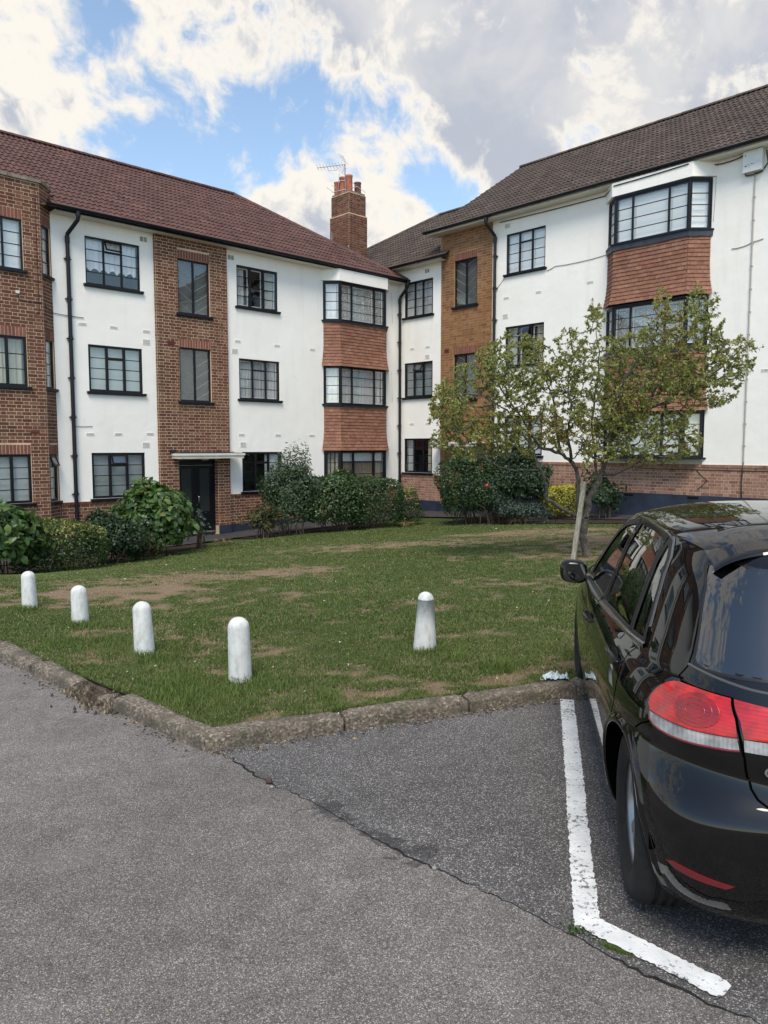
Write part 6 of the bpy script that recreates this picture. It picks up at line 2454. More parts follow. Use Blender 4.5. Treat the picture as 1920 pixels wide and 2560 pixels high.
Npos = [Vector(p) for p, r in nodes]
par = [None] * base_n
root_of = Vector((0, 0, 1.0))
targets.sort(key=lambda p: min((p - q).length for q in Npos[:base_n:3]))
chains = []
arr = np.array([tuple(p) for p in Npos])
for t in targets:
    tv = np.array(tuple(t))
    dv = tv - arr
    dist = np.linalg.norm(dv, axis=1)
    cost = dist + np.where(dv[:, 2] < -.05, .25, 0)
    j = int(np.argmin(cost))
    if dist[j] < .05: continue
    a = Vector(arr[j])
    L = (t - a).length
    n = max(3, int(L / .07))
    up = Vector((rt.gauss(0, .12), rt.gauss(0, .12), -.22)) * L
    side = Vector((rt.gauss(0, 1), rt.gauss(0, 1), rt.gauss(0, 1))) * L * .07
    pts = []
    for i in range(n + 1):
        s = i / n
        p = a.lerp(t, s) + (up + side) * math.sin(math.pi * s) * (.6) + Vector((rt.gauss(0, .006), rt.gauss(0, .006), rt.gauss(0, .006))) * (0 < i < n)
        pts.append(p)
    base = len(par)
    par += [j] + list(range(base, base + n - 1))
    arr = np.concatenate([arr, np.array([tuple(p) for p in pts[1:]])])
    chains.append((j, base, n))
cnt = np.ones(len(par)) * 1.0
for i in range(len(par) - 1, base_n - 1, -1):
    if par[i] is not None and par[i] >= base_n: cnt[par[i]] = max(cnt[par[i]], cnt[i] + (.9 if i - 1 != par[i] else .04))
br = MB()
LP, LA, LN, LS, LT = [], [], [], [], []
for (j, base, n) in chains:
    idx = [j] + list(range(base, base + n))
    pts = [Vector(arr[i]) for i in idx]
    rad = [.0023 * cnt[max(i, base)] ** .62 + .0006 for i in idx]
    br.tube(pts, rad, 5, caps=False)
    for a, b, i in zip(pts[:-1], pts[1:], idx[1:]):
        if cnt[i] > 7: continue
        d = (b - a); L = d.length; d.normalize()
        k = rt.choice((3, 4, 4, 5)) if cnt[i] < 3 else rt.choice((2, 2, 3, 4))
        for _ in range(k):
            o_ = d.orthogonal().normalized(); o_.rotate(Matrix.Rotation(rt.uniform(0, 6.283), 3, d))
            ax = (o_ * rt.uniform(.6, 1.1) + d * rt.uniform(.2, .8) + Vector((0, 0, rt.uniform(-.35, .25)))).normalized()
            nn = (Vector((rt.gauss(0, .6), rt.gauss(0, .6), 1)) - ax * 0).normalized(); nn = (nn - ax * nn.dot(ax)).normalized()
            LP.append(tuple(a.lerp(b, rt.random()))); LA.append(tuple(ax)); LN.append(tuple(nn)); LS.append(rt.uniform(.040, .068))
            LT.append(rt.random())
    # a rosette at the tip
    d = (pts[-1] - pts[-2]).normalized()
    for _ in range(6):
        ax = (d + Vector((rt.gauss(0, .6), rt.gauss(0, .6), rt.gauss(0, .5)))).normalized()
        nn = Vector((rt.gauss(0, .6), rt.gauss(0, .6), 1)); nn = (nn - ax * nn.dot(ax)).normalized()
        LP.append(tuple(pts[-1])); LA.append(tuple(ax)); LN.append(tuple(nn)); LS.append(rt.uniform(.036, .062)); LT.append(rt.random())
o = br.obj('twigs', MAT['bark'], tree, smooth=True); o['kind'] = 'stuff'
LP, LA, LN, LS, LT = map(np.array, (LP, LA, LN, LS, LT))
n = len(LP)
# autumn colour runs in patches through the crown
pt = np.array([noise.noise(Vector(p) * 1.1) for p in LP])
print('leaves', len(LP))
LT = np.clip(LT * .62 + .22 + pt * .45, 0, .999)
vis = -LP[:, 1] + .3 * LP[:, 2]
one = np.argsort(-vis)[:290]
rest = np.setdiff1d(np.arange(n), one)
me1 = leaf_mesh('leaf', np.zeros((1, 3)), np.array([[0, 1., 0]]), np.array([[0, 0, 1.]]), np.array([1.0]), np.array([.50]), MAT['apple_leaf_one'] if 'apple_leaf_one' in MAT else MAT['apple_leaf'], np.array([.3]), .22, .3)
for i in one:
    s_ = np.cross(LA[i], LN[i]); k = LS[i]
    o = link('leaf', me1, tree)
    o.matrix_local = Matrix(((s_[0] * k, LA[i][0] * k, LN[i][0] * k, LP[i][0]), (s_[1] * k, LA[i][1] * k, LN[i][1] * k, LP[i][1]), (s_[2] * k, LA[i][2] * k, LN[i][2] * k, LP[i][2]), (0, 0, 0, 1)))
o = link('crown', leaf_mesh('crown', LP[rest], LA[rest], LN[rest], LS[rest], LS[rest] * .5, MAT['apple_leaf'], LT[rest], .22, .3), tree)
o['kind'] = 'stuff'
mb = MB()
for (x, y, d) in ((1847, 912, -.25), (1668, 1000, -.5)):
    p = at_depth(x, y, TREE_Y + d) - tb
    mb = MB(); mb.lathe([(0, -.028), (.02, -.024), (.031, 0), (.024, .022), (.006, .026), (0, .02)], 12, X=Matrix.Translation(p))
    mb.obj('apple', simple('russet_apple', (.30, .13, .05), .5, var=.3, vscale=30), tree, smooth=True)
# stake
s0 = at_depth(1431, 1402, TREE_Y - .45); s1 = at_depth(1461, 1204, TREE_Y - .25)
s0.z = gz1(s0.x, s0.y) - .1
stk = empty('tree_stake', (s0.x, s0.y, s0.z + .1))
tag(stk, 'grey weathered wooden stake leaning against the apple tree trunk', 'stake')
dv = (s1 - s0); L = dv.length
mb = MB()
for i in range(12):
    z0, z1 = L * i / 12, L * (i + 1) / 12
    w0_, w1_ = [.036 + .002 * math.sin(k * 2.1) for k in (i, i + 1)]
    a = [(-w0_, -w0_, z0), (w0_, -w0_, z0), (w0_, w0_, z0), (-w0_, w0_, z0)]; b_ = [(-w1_, -w1_, z1), (w1_, -w1_, z1), (w1_, w1_, z1), (-w1_, w1_, z1)]
    for k in range(4): mb.poly([a[k], a[(k + 1) % 4], b_[(k + 1) % 4], b_[k]])
mb.poly([(-.034, -.034, L), (.034, -.034, L), (.034, .034, L), (-.034, .034, L)])
o = mb.obj('post', MAT['stake'], stk)
o.matrix_local = Matrix.Translation((0, 0, -.1)) @ dv.to_track_quat('Z', 'Y').to_matrix().to_4x4() @ Matrix.Rotation(R(20), 4, 'Z')

# crumpled disposable mask on the verge by the front wheel
m, g, b = M('pale_blue_paper')
tc = g.new('ShaderNodeTexCoord').outputs['Object']
c = g.mix(g.mr(g.vor(tc, 55, 'F1'), .18, .26), (.22, .38, .43), (.52, .62, .64))
g.l.new(c, b.inputs['Base Color']); b.inputs['Roughness'].default_value = .8
MAT['mask'] = m
mp = at_depth(1390, 1700, 5.66)
mk = empty('face_mask', (mp.x, mp.y, gz1(mp.x, mp.y) + .01), .1)
tag(mk, 'crumpled pale blue paper face mask lying on the verge by the front wheel', 'face mask')
mb = MB()
def crum(a, b_):
    x = (a - .5) * .19; y = (b_ - .5) * .085
    z = .018 + .030 * abs(noise.noise(Vector((a * 5, b_ * 3, 1)))) + .034 * abs(noise.noise(Vector((a * 9 + 4, b_ * 6, 3)))) + .02 * math.sin(b_ * 9) * math.sin(a * 4)
    return (x + .012 * noise.noise(Vector((a * 4, b_ * 7, 8))), y + .02 * noise.noise(Vector((a * 5, b_ * 5, 5))) + .02 * a, z)
mb.grid(crum, 30, 16)
mb.obj('paper', MAT['mask'], mk)
mb = MB(); mb.tube([crum(.02, .1), (-.12, .0, .01), (-.11, .05, .012), crum(.02, .9)], .0015, 5)
mb.obj('ear_loop', MAT['upvc'], mk)

# ================================================================ the parked car
# body surface as stacked plan outlines: X forward from the rear axle, Y left, Z up
def _interp(keys):
    z = np.array([k[0] for k in keys], float); v = np.array([k[1] for k in keys], float)
    n = len(z); h = np.diff(z); dl = np.diff(v) / h
    m = np.zeros(n); m[0], m[-1] = dl[0], dl[-1]
    for i in range(1, n - 1):
        if dl[i - 1] * dl[i] <= 0: m[i] = 0
        else:
            w1, w2 = 2 * h[i] + h[i - 1], h[i] + 2 * h[i - 1]
            m[i] = (w1 + w2) / (w1 / dl[i - 1] + w2 / dl[i])

    def f(x):
        x = min(max(x, z[0]), z[-1])
        i = min(max(int(np.searchsorted(z, x) - 1), 0), n - 2)
        t = (x - z[i]) / h[i]
        return (v[i] * (1 + 2 * t) * (1 - t) ** 2 + h[i] * m[i] * t * (1 - t) ** 2 + v[i + 1] * t * t * (3 - 2 * t) + h[i] * m[i + 1] * t * t * (t - 1))
    return f


cW = _interp([(.17, .76), (.21, .82), (.28, .850), (.40, .872), (.55, .885), (.66, .892), (.755, .893), (.80, .886), (.86, .866), (.92, .838), (.948, .818), (.965, .800), (1.05, .772), (1.2, .722), (1.3, .684), (1.40, .632)])
cXr = _interp([(.17, -.56), (.21, -.63), (.28, -.685), (.40, -.722), (.52, -.740), (.575, -.744), (.61, -.735), (.69, -.697), (.72, -.694), (.78, -.700), (.86, -.695), (.95, -.672), (1.02, -.642), (1.1, -.585), (1.2, -.515), (1.3, -.440), (1.40, -.352)])
cXf = _interp([(.17, 3.30), (.3, 3.43), (.5, 3.464), (.65, 3.44), (.72, 3.40), (.76, 3.32), (.80, 3.15), (.86, 2.9), (.92, 2.66), (.96, 2.5), (.99, 2.36), (1.2, 1.86), (1.40, 1.42)])
XM, NF0 = 1.0, 3.3


def NRz(z): return 4.1 + 2.0 * min(1, max(0, (.72 - z) / .22))



def NFz(z): return NF0 + 3.2 * min(1, max(0, (z - .86) / .12))


ZTOP = 1.40
CROWN = .125


def c_side(x, z):
    W_ = cW(z)
    if x < XM: t, n = (XM - x) / (XM - cXr(z)), NRz(z)
    else: t, n = (x - XM) / (cXf(z) - XM), NFz(z)
    return W_ * max(0.0, 1 - min(1, t) ** n) ** (1 / n)


def c_rear(y, z):
    t = min(1, abs(y) / cW(z))
    n = NRz(z)
    return XM - (XM - cXr(z)) * max(0.0, 1 - t ** n) ** (1 / n)


_phi = None


def _build_phi():
    global _phi
    ph = np.linspace(0, math.pi / 2, 4000) ** 1.0
    ph = (math.pi / 2) * np.linspace(0, 1, 4000) ** 3
    a, w = XM + .72, .885
    NR = 4.1
    X, Y_ = XM - a * np.cos(ph) ** (2 / NR), w * np.sin(ph) ** (2 / NR)
    # finish densely near the end too
    s = np.concatenate([[0], np.cumsum(np.hypot(np.diff(X), np.diff(Y_)))])
    _phi = (ph, s / s[-1], s[-1])


_build_phi()


def c_ring(f, z):
    """point on the rear half of the outline; f 0 at the middle of the tail .. 1 at the flank (x = XM)"""
    ph = np.interp(f, _phi[1], _phi[0])
    NR = NRz(z)
    return Vector((XM - (XM - cXr(z)) * math.cos(ph) ** (2 / NR), cW(z) * math.sin(ph) ** (2 / NR), z))


def c_ring_f(f, z):
    """front half: f 0 at the flank .. 1 at the nose"""
    ph = math.pi / 2 * f
    NF = NFz(z)
    c = math.cos(ph) ** (2 / NF); s_ = math.sin(ph) ** (2 / NF)
    return Vector((XM + (cXf(z) - XM) * s_, cW(z) * c, z))


def c_roof(x, y):
    """height of the roof above the top outline"""
    xr, xf = cXr(ZTOP), cXf(ZTOP)
    yi = c_side(x, ZTOP)
    xc = .62; hf = (xf - xc) if x > xc else (xc - xr)
    tx = min(1, abs(x - xc) / hf)
    h = CROWN * max(0, 1 - tx ** 4.0) ** (1 / 1.5) if x < xc else CROWN * max(0, 1 - tx ** 2.8) ** (1 / 1.3)
    ty = min(1, abs(y) / max(yi, 1e-4))
    return ZTOP + h * max(0, 1 - ty ** 2.7) ** (1 / 1.6)

# BUILD
CAR_ANG, CAR_O, CAR_S = 10.3, (1.90, 3.07), 1.045
RWX, FWX, WHR, WHY = -.140, 2.578, .330, .832      # wheel centres, tyre radius, outer face


ARCH = (RWX, FWX)


def mat_carpaint():
    m, g, b = M('black_car_paint')
    b.inputs['Base Color'].default_value = (.0026, .0027, .003, 1)
    b.inputs['Roughness'].default_value = .22
    b.inputs['Specular IOR Level'].default_value = .0
    b.inputs['Coat Weight'].default_value = 1.0
    b.inputs['Coat Roughness'].default_value = .012
    b.inputs['Coat IOR'].default_value = 1.53
    # a film of road dust, more of it low down and on top
    p = g.pos()
    d = g.noise(p, 5.5, 7, .65)
    dust = g.mr(d, .45, .8, 0, .010)
    c = g.mix(dust, (.0026, .0027, .003, 1), (.30, .27, .23, 1))
    g.l.new(c, b.inputs['Base Color'])
    return m


MAT['paint'] = mat_carpaint()
MAT['tint'] = mat_glass('tinted_car_glass', (.50, .56, .53), 0.0, 1.25)
MAT['privacy'] = mat_glass('rear_screen_glass', (.10, .115, .125), 0.0, 2.3)
MAT['trimblk'] = simple('black_rubber_trim', (.010, .010, .011), .45, .4)
MAT['trimsat'] = simple('satin_window_trim', (.055, .053, .052), .22, .6, .0, coat=.6)
MAT['plastic'] = simple('black_textured_plastic', (.014, .014, .015), .6, .4)
MAT['shut'] = simple('shut_gap', (.0015, .0015, .0015), .9, .0)
MAT['chrome'] = simple('chrome', (.72, .72, .73), .08, .5, 1.0)
MAT['silver'] = simple('alloy_silver', (.34, .34, .345), .38, .5, .7, var=.15, vscale=12)
MAT['tyre'] = simple('tyre_rubber', (.014, .0135, .013), .75, .3, var=.3, vscale=20, bump=.2, bscale=150)
MAT['disc'] = simple('brake_disc', (.22, .21, .20), .4, .5, .8)
MAT['seat'] = simple('dark_seat_fabric', (.035, .035, .037), .9, .2)


def mat_lens(name, col, line, dark=1.0):
    """moulded lamp lens: reflector rings and flutes seen through glossy plastic"""
    m, g, b = M(name)
    p = g.new('ShaderNodeTexCoord').outputs['Object']
    w = g.new('ShaderNodeTexWave', {'wave_type': 'BANDS', 'bands_direction': line}, Vector=p)
    w.inputs['Scale'].default_value = 26
    w.inputs['Distortion'].default_value = .3
    n = g.noise(p, 16, 4, .6)
    k = g.add(g.mr(w.outputs['Fac'], 0, 1, .88, 1.06), g.mr(n, .35, .65, -.30, .35))
    v = g.new('ShaderNodeHueSaturation', None, Color=(*col, 1)); g.put(v, 'Value', k)
    g.l.new(v.outputs[0], b.inputs['Base Color'])
    b.inputs['Roughness'].default_value = .35
    b.inputs['Coat Weight'].default_value = 1.0
    b.inputs['Coat Roughness'].default_value = .02
    b.inputs['Coat IOR'].default_value = 1.4
    g.l.new(g.bump(w.outputs['Fac'], .12, .003), b.inputs['Normal'])
    return m


MAT['lens'] = mat_lens('red_lamp_lens', (.42, .002, .004), 'Z')
MAT['lensd'] = mat_lens('deep_red_lamp_bowl', (.24, .002, .004), 'Z')
MAT['lensw'] = mat_lens('clear_fluted_lens', (.30, .30, .30), 'Y')
MAT['reflector'] = simple('dull_red_reflector', (.16, .008, .012), .25, .5, coat=.8)

car = empty('parked_car', (CAR_O[0], CAR_O[1], 0), R(90 - CAR_ANG))
car.scale = (CAR_S,) * 3
car.rotation_euler = (0, R(-.5), R(90 - CAR_ANG))
tag(car, 'glossy black hatchback with red tail lamps, parked nose to the kerb at the right', 'car')


def f_of_y(y, z):
    q = min(1, abs(y) / cW(z)) ** (NRz(z) / 2)
    return float(np.interp(math.asin(q), _phi[0], _phi[1]))


def f_of_x(x, z):
    q = min(1, max(0, (XM - x) / (XM - cXr(z)))) ** (NRz(z) / 2)
    return float(np.interp(math.acos(q), _phi[0], _phi[1]))


def map_side(sg=1):
    def fn(x, z, off):
        e = .004
        y = c_side(x, z)
        dx = (c_side(x + e, z) - c_side(x - e, z)) / (2 * e); dz = (c_side(x, z + e) - c_side(x, z - e)) / (2 * e)
        n = Vector((-dx, 1, -dz)).normalized()
        p = Vector((x, y, z)) + n * off
        return Vector((p.x, p.y * sg, p.z))
    return fn


def map_tail(sg=1):
    def fn(f, z, off):
        e = .004
        s_ = -1 if f < 0 else 1
        f = abs(f)
        p = c_ring(min(f, 1), z)
        a = c_ring(min(f + e, 1), z) - c_ring(max(f - e, 0), z)
        if f < e: a = Vector((0, 1, 0))
        b = c_ring(f, z + e) - c_ring(f, z - e)
        n = a.cross(b).normalized()
        if n.dot(p - Vector((XM, 0, z))) < 0: n = -n
        p = p + n * off
        return Vector((p.x, p.y * sg * s_, p.z))
    return fn


def patch(name, poly, fn, step, mat, parent, off=.002, skirt=.006, smooth=True, nz=None, bulge=None):
    """a piece with a given outline laid on the body surface"""
    bm = bmesh.new()
    vs = [bm.verts.new((a, b, 0)) for a, b in poly]
    f = bm.faces.new(vs); f.normal_update()
    if f.normal.z < 0: f.normal_flip()
    us = [p[0] for p in poly]; zs = [p[1] for p in poly]
    su, sz = step
    u = min(us) + su
    while u < max(us):
        bmesh.ops.bisect_plane(bm, geom=bm.verts[:] + bm.edges[:] + bm.faces[:], plane_co=(u, 0, 0), plane_no=(1, 0, 0)); u += su
    z = min(zs) + sz
    while z < max(zs):
        bmesh.ops.bisect_plane(bm, geom=bm.verts[:] + bm.edges[:] + bm.faces[:], plane_co=(0, z, 0), plane_no=(0, 1, 0)); z += sz
    bd = [e for e in bm.edges if len(e.link_faces) == 1]
    pairs = [(e.verts[0], e.verts[1]) for e in bd]
    co = {v: (v.co.x, v.co.y) for v in bm.verts}
    low = {}
    if skirt:
        for a, b in pairs:
            for v in (a, b):
                if v not in low:
                    low[v] = bm.verts.new(fn(co[v][0], co[v][1], off - skirt))
    for v, (a, b) in co.items():
        o_ = off + (bulge(a, b) if bulge else 0)
        v.co = fn(a, b, o_)
    if skirt:
        for a, b in pairs: bm.faces.new((a, b, low[b], low[a]))
    bmesh.ops.recalc_face_normals(bm, faces=bm.faces)
    me = bpy.data.meshes.new(name); bm.to_mesh(me); bm.free()
    me.materials.append(mat)
    c = sum((p.center for p in me.polygons), Vector()) / len(me.polygons)
    o = link(name, me, parent)
    # outward normals
    k = sum(1 if p.normal.dot(p.center - Vector((1.2, 0, .75))) > 0 else -1 for p in me.polygons)
    if k < 0: me.flip_normals()
    if smooth:
        me.polygons.foreach_set('use_smooth', [True] * len(me.polygons)); me.set_sharp_from_angle(angle=R(38))
    return o


def sline(pts, fn, w, mat, parent, name, off=.0012, sub=10, h=None):
    """thin strip following the body surface"""
    P = []
    for (a, b), (c, d) in zip(pts[:-1], pts[1:]):
        for i in range(sub): P.append((a + (c - a) * i / sub, b + (d - b) * i / sub))
    P.append(pts[-1])
    mb = MB()
    L, R_ = [], []
    Q = [fn(a, b, off) for a, b in P]; Q0 = [fn(a, b, 0.0) for a, b in P]
    for i in range(len(Q)):
        t = (Q[min(i + 1, len(Q) - 1)] - Q[max(i - 1, 0)]).normalized()
        n = (Q[i] - Q0[i]); n = n.normalized() if n.length > 1e-6 else Vector((0, 1, 0))
        s_ = t.cross(n).normalized()
        L.append(Q[i] + s_ * w * .5); R_.append(Q[i] - s_ * w * .5)
    rise = h or 0
    for i in range(len(Q) - 1):
        if rise:
            n0 = (Q[i] - Q0[i]).normalized() * rise; n1 = (Q[i + 1] - Q0[i + 1]).normalized() * rise
            A0, A1 = L[i], L[i + 1]; B0, B1 = R_[i], R_[i + 1]; C0, C1 = Q[i] + n0, Q[i + 1] + n1
            mb.poly([A0, A1, C1, C0]); mb.poly([C0, C1, B1, B0])
        else:
            mb.poly([L[i], L[i + 1], R_[i + 1], R_[i]])
    o = mb.obj(name, mat, parent)
    bm = bmesh.new(); bm.from_mesh(o.data); bmesh.ops.remove_doubles(bm, verts=bm.verts, dist=1e-5); bmesh.ops.recalc_face_normals(bm, faces=bm.faces)
    k = sum(1 if f.normal.dot(f.calc_center_median() - Vector((1.2, 0, .75))) > 0 else -1 for f in bm.faces)
    if k < 0: bmesh.ops.reverse_faces(bm, faces=bm.faces)
    for f in bm.faces: f.smooth = True
    bm.to_mesh(o.data); bm.free()
    return o


def inpoly(px, py, poly):
    c = False
    j = len(poly) - 1
    for i in range(len(poly)):
        xi, yi = poly[i]; xj, yj = poly[j]
        if (yi > py) != (yj > py) and px < (xj - xi) * (py - yi) / (yj - yi) + xi: c = not c
        j = i
    return c


# side window outlines, in (x, z)
belt = lambda x: .938 + .006 * max(0, 1.9 - x) + .055 * max(0.0, (1.35 - x) / 1.4) ** 1.25 + (.0 if x > 0 else 0)
GF = [(1.09, belt(1.09)), (1.90, belt(1.90) - .004), (1.85, 1.0), (1.73, 1.10), (1.60, 1.20), (1.44, 1.295), (1.28, 1.352), (1.005, 1.394)]
GR = [(.225, belt(.225)), (1.03, belt(1.03)), (.94, 1.400), (.6, 1.407), (.30, 1.397), (.255, 1.20)]
GQ = [(-.015, belt(-.015)), (.185, belt(.185)), (.255, 1.392), (.19, 1.376), (.13, 1.33), (.065, 1.21)]
FD = [(1.055, .235), (2.26, .235), (2.30, .55), (2.22, .86), (2.0, .945), (1.93, 1.00), (1.62, 1.215), (1.30, 1.37), (.97, 1.41), (1.055, 1.0)]
RDR = [(.33, .235), (1.05, .235), (1.05, 1.0), (.965, 1.41), (.6, 1.42), (.20, 1.402), (.07, 1.27), (-.03, 1.06), (.02, .99), (.045, .93), (.035, .86), (.0, .78), (.03, .66), (.16, .54), (.24, .38)]
_rl = [(.562, 1.352), (.578, 1.284), (.597, 1.219), (.618, 1.135), (.634, 1.075), (.644, 1.045), (.640, 1.029), (.62, 1.023), (.578, 1.025), (.453, 1.032)]
RG = [(-a, b) for a, b in _rl][::-1] + [(-.3, 1.040)][:0] + [] + []
RG = [(-a, b) for a, b in _rl] + [(0, 1.040)] + _rl[::-1] + [(.53, 1.366), (-.53, 1.366)]      # y, z


def build_body():
    zs = np.concatenate([np.linspace(.17, .30, 7)[:-1], np.linspace(.30, .94, 40)[:-1], np.linspace(.94, ZTOP, 24)])
    fr = np.linspace(0, 1, 150)
    ff = np.linspace(0, 1, 90)[1:]
    cols = [('r', f) for f in fr] + [('f', f) for f in ff]
    nC, nZ = len(cols), len(zs)
    V = np.zeros((nZ, nC, 3))
    for j, z in enumerate(zs):
        for i, (k, f) in enumerate(cols):
            V[j, i] = c_ring(f, z) if k == 'r' else c_ring_f(f, z)
    V[:, 0, 1] = 0; V[:, -1, 1] = 0
    # wheel openings: bring the nearest vertices onto the arc
    for cx in ARCH:
        for j in range(nZ):
            for i in range(nC):
                x, y, z = V[j, i]
                if y < .5: continue
                r_ = math.hypot(x - cx, z - .33)
                if .335 < r_ < .367:
                    k = .353 / r_
                    x, z = cx + (x - cx) * k, .33 + (z - .33) * k
                    if z > .17: V[j, i] = (x, c_side(x, z), z)
    # roof
    ns = 14
    roof = np.zeros((ns, nC, 3))
    for i in range(nC):
        x, y, z = V[-1, i]
        for s in range(ns):
            t = math.cos(math.pi / 2 * (s + 1) / ns)
            yy = y * t
            roof[s, i] = (x, yy, c_roof(x, yy))
    A = np.concatenate([V, roof], 0)
    nR = len(A)
    F, C = [], []
    for j in range(nR - 1):
        for i in range(nC - 1):
            F.append((j * nC + i, j * nC + i + 1, (j + 1) * nC + i + 1, (j + 1) * nC + i))
    P = A.reshape(-1, 3)
    n0 = len(P)
    P2 = P * np.array([1, -1, 1])
    allV = np.concatenate([P, P2])
    allF = [f for f in F] + [tuple(i + n0 for i in f[::-1]) for f in F]
    bm = bmesh.new()
    bv = [bm.verts.new(v) for v in allV]
    bm.verts.index_update()
    for f in allF:
        try: bm.faces.new([bv[i] for i in f])
        except ValueError: pass
    bmesh.ops.remove_doubles(bm, verts=bm.verts, dist=2e-5)
    bmesh.ops.dissolve_degenerate(bm, dist=1e-6, edges=bm.edges)
    bmesh.ops.recalc_face_normals(bm, faces=bm.faces)
    bm.normal_update()
    if sum(f.normal.dot(f.calc_center_median() - Vector((1.2, 0, .75))) * f.calc_area() for f in bm.faces) < 0:
        bmesh.ops.reverse_faces(bm, faces=bm.faces); bm.normal_update()
    norm = {v.index: v.normal.copy() for v in bm.verts}
    groups = {}
    bm.verts.index_update()
    nrm = [v.normal.copy() for v in bm.verts]
    inset = lambda poly, k: [(sum(p[0] for p in poly) / len(poly) * k + p[0] * (1 - k), sum(p[1] for p in poly) / len(poly) * k + p[1] * (1 - k)) for p in poly]
    cuts = [inset(q, .05) for q in (GF, GR, GQ)]
    rg = inset(RG, .04)
    WS = [(-.60, 1.0), (-.48, 1.37), (.48, 1.37), (.60, 1.0)]
    for f in bm.faces:
        c = f.calc_center_median()
        x, y, z = c
        if abs(y) > .45 and any(math.hypot(x - cx, z - .33) < .353 for cx in ARCH) and z < .72: continue
        if z < ZTOP + .02 and abs(y) > .5 and x > -.2 and x < 2.1 and any(inpoly(x, z, q) for q in cuts): continue
        if x < .0 and inpoly(y, z, rg) and abs(f.normal.x) > .3: continue
        if x > 1.5 and inpoly(y, z, WS) and f.normal.x > .3: continue
        side = 'l' if y > 0 else 'r'
        if abs(y) > .5 and inpoly(x, z, FD) and z < ZTOP + .012: k = 'door_f' + side
        elif abs(y) > .5 and inpoly(x, z, RDR) and z < ZTOP + .012: k = 'door_r' + side
        elif x < .05 and z > .645 and abs(y) < (.548 if z < .965 else .645 - .24 * (z - 1.03)) - max(0, (.76 - z)) * .6 and z < 1.39 and abs(y) < c_side(-.2, max(min(z, 1.3), .7)): k = 'tailgate'
        elif x < -.35 and z < .755: k = 'rear_bumper'
        else: k = 'body'
        groups.setdefault(k, []).append([v.index for v in f.verts])
    co = [v.co.copy() for v in bm.verts]
    bm.free()
    out = {}
    for k, fs in groups.items():
        idx = {}
        for f in fs:
            for i in f: idx.setdefault(i, len(idx))
        inv = sorted(idx, key=idx.get)
        nm = {'door_f': 'front_door', 'door_r': 'rear_door'}.get(k[:6], k)
        me = bpy.data.meshes.new(nm)
        me.from_pydata([co[i] for i in inv], [], [[idx[i] for i in f] for f in fs])
        me.materials.append(MAT['paint'])
        me.polygons.foreach_set('use_smooth', [True] * len(me.polygons))
        me.update()
        me.normals_split_custom_set_from_vertices([nrm[i] for i in inv])
        out[k] = link(nm, me, car)
    return out


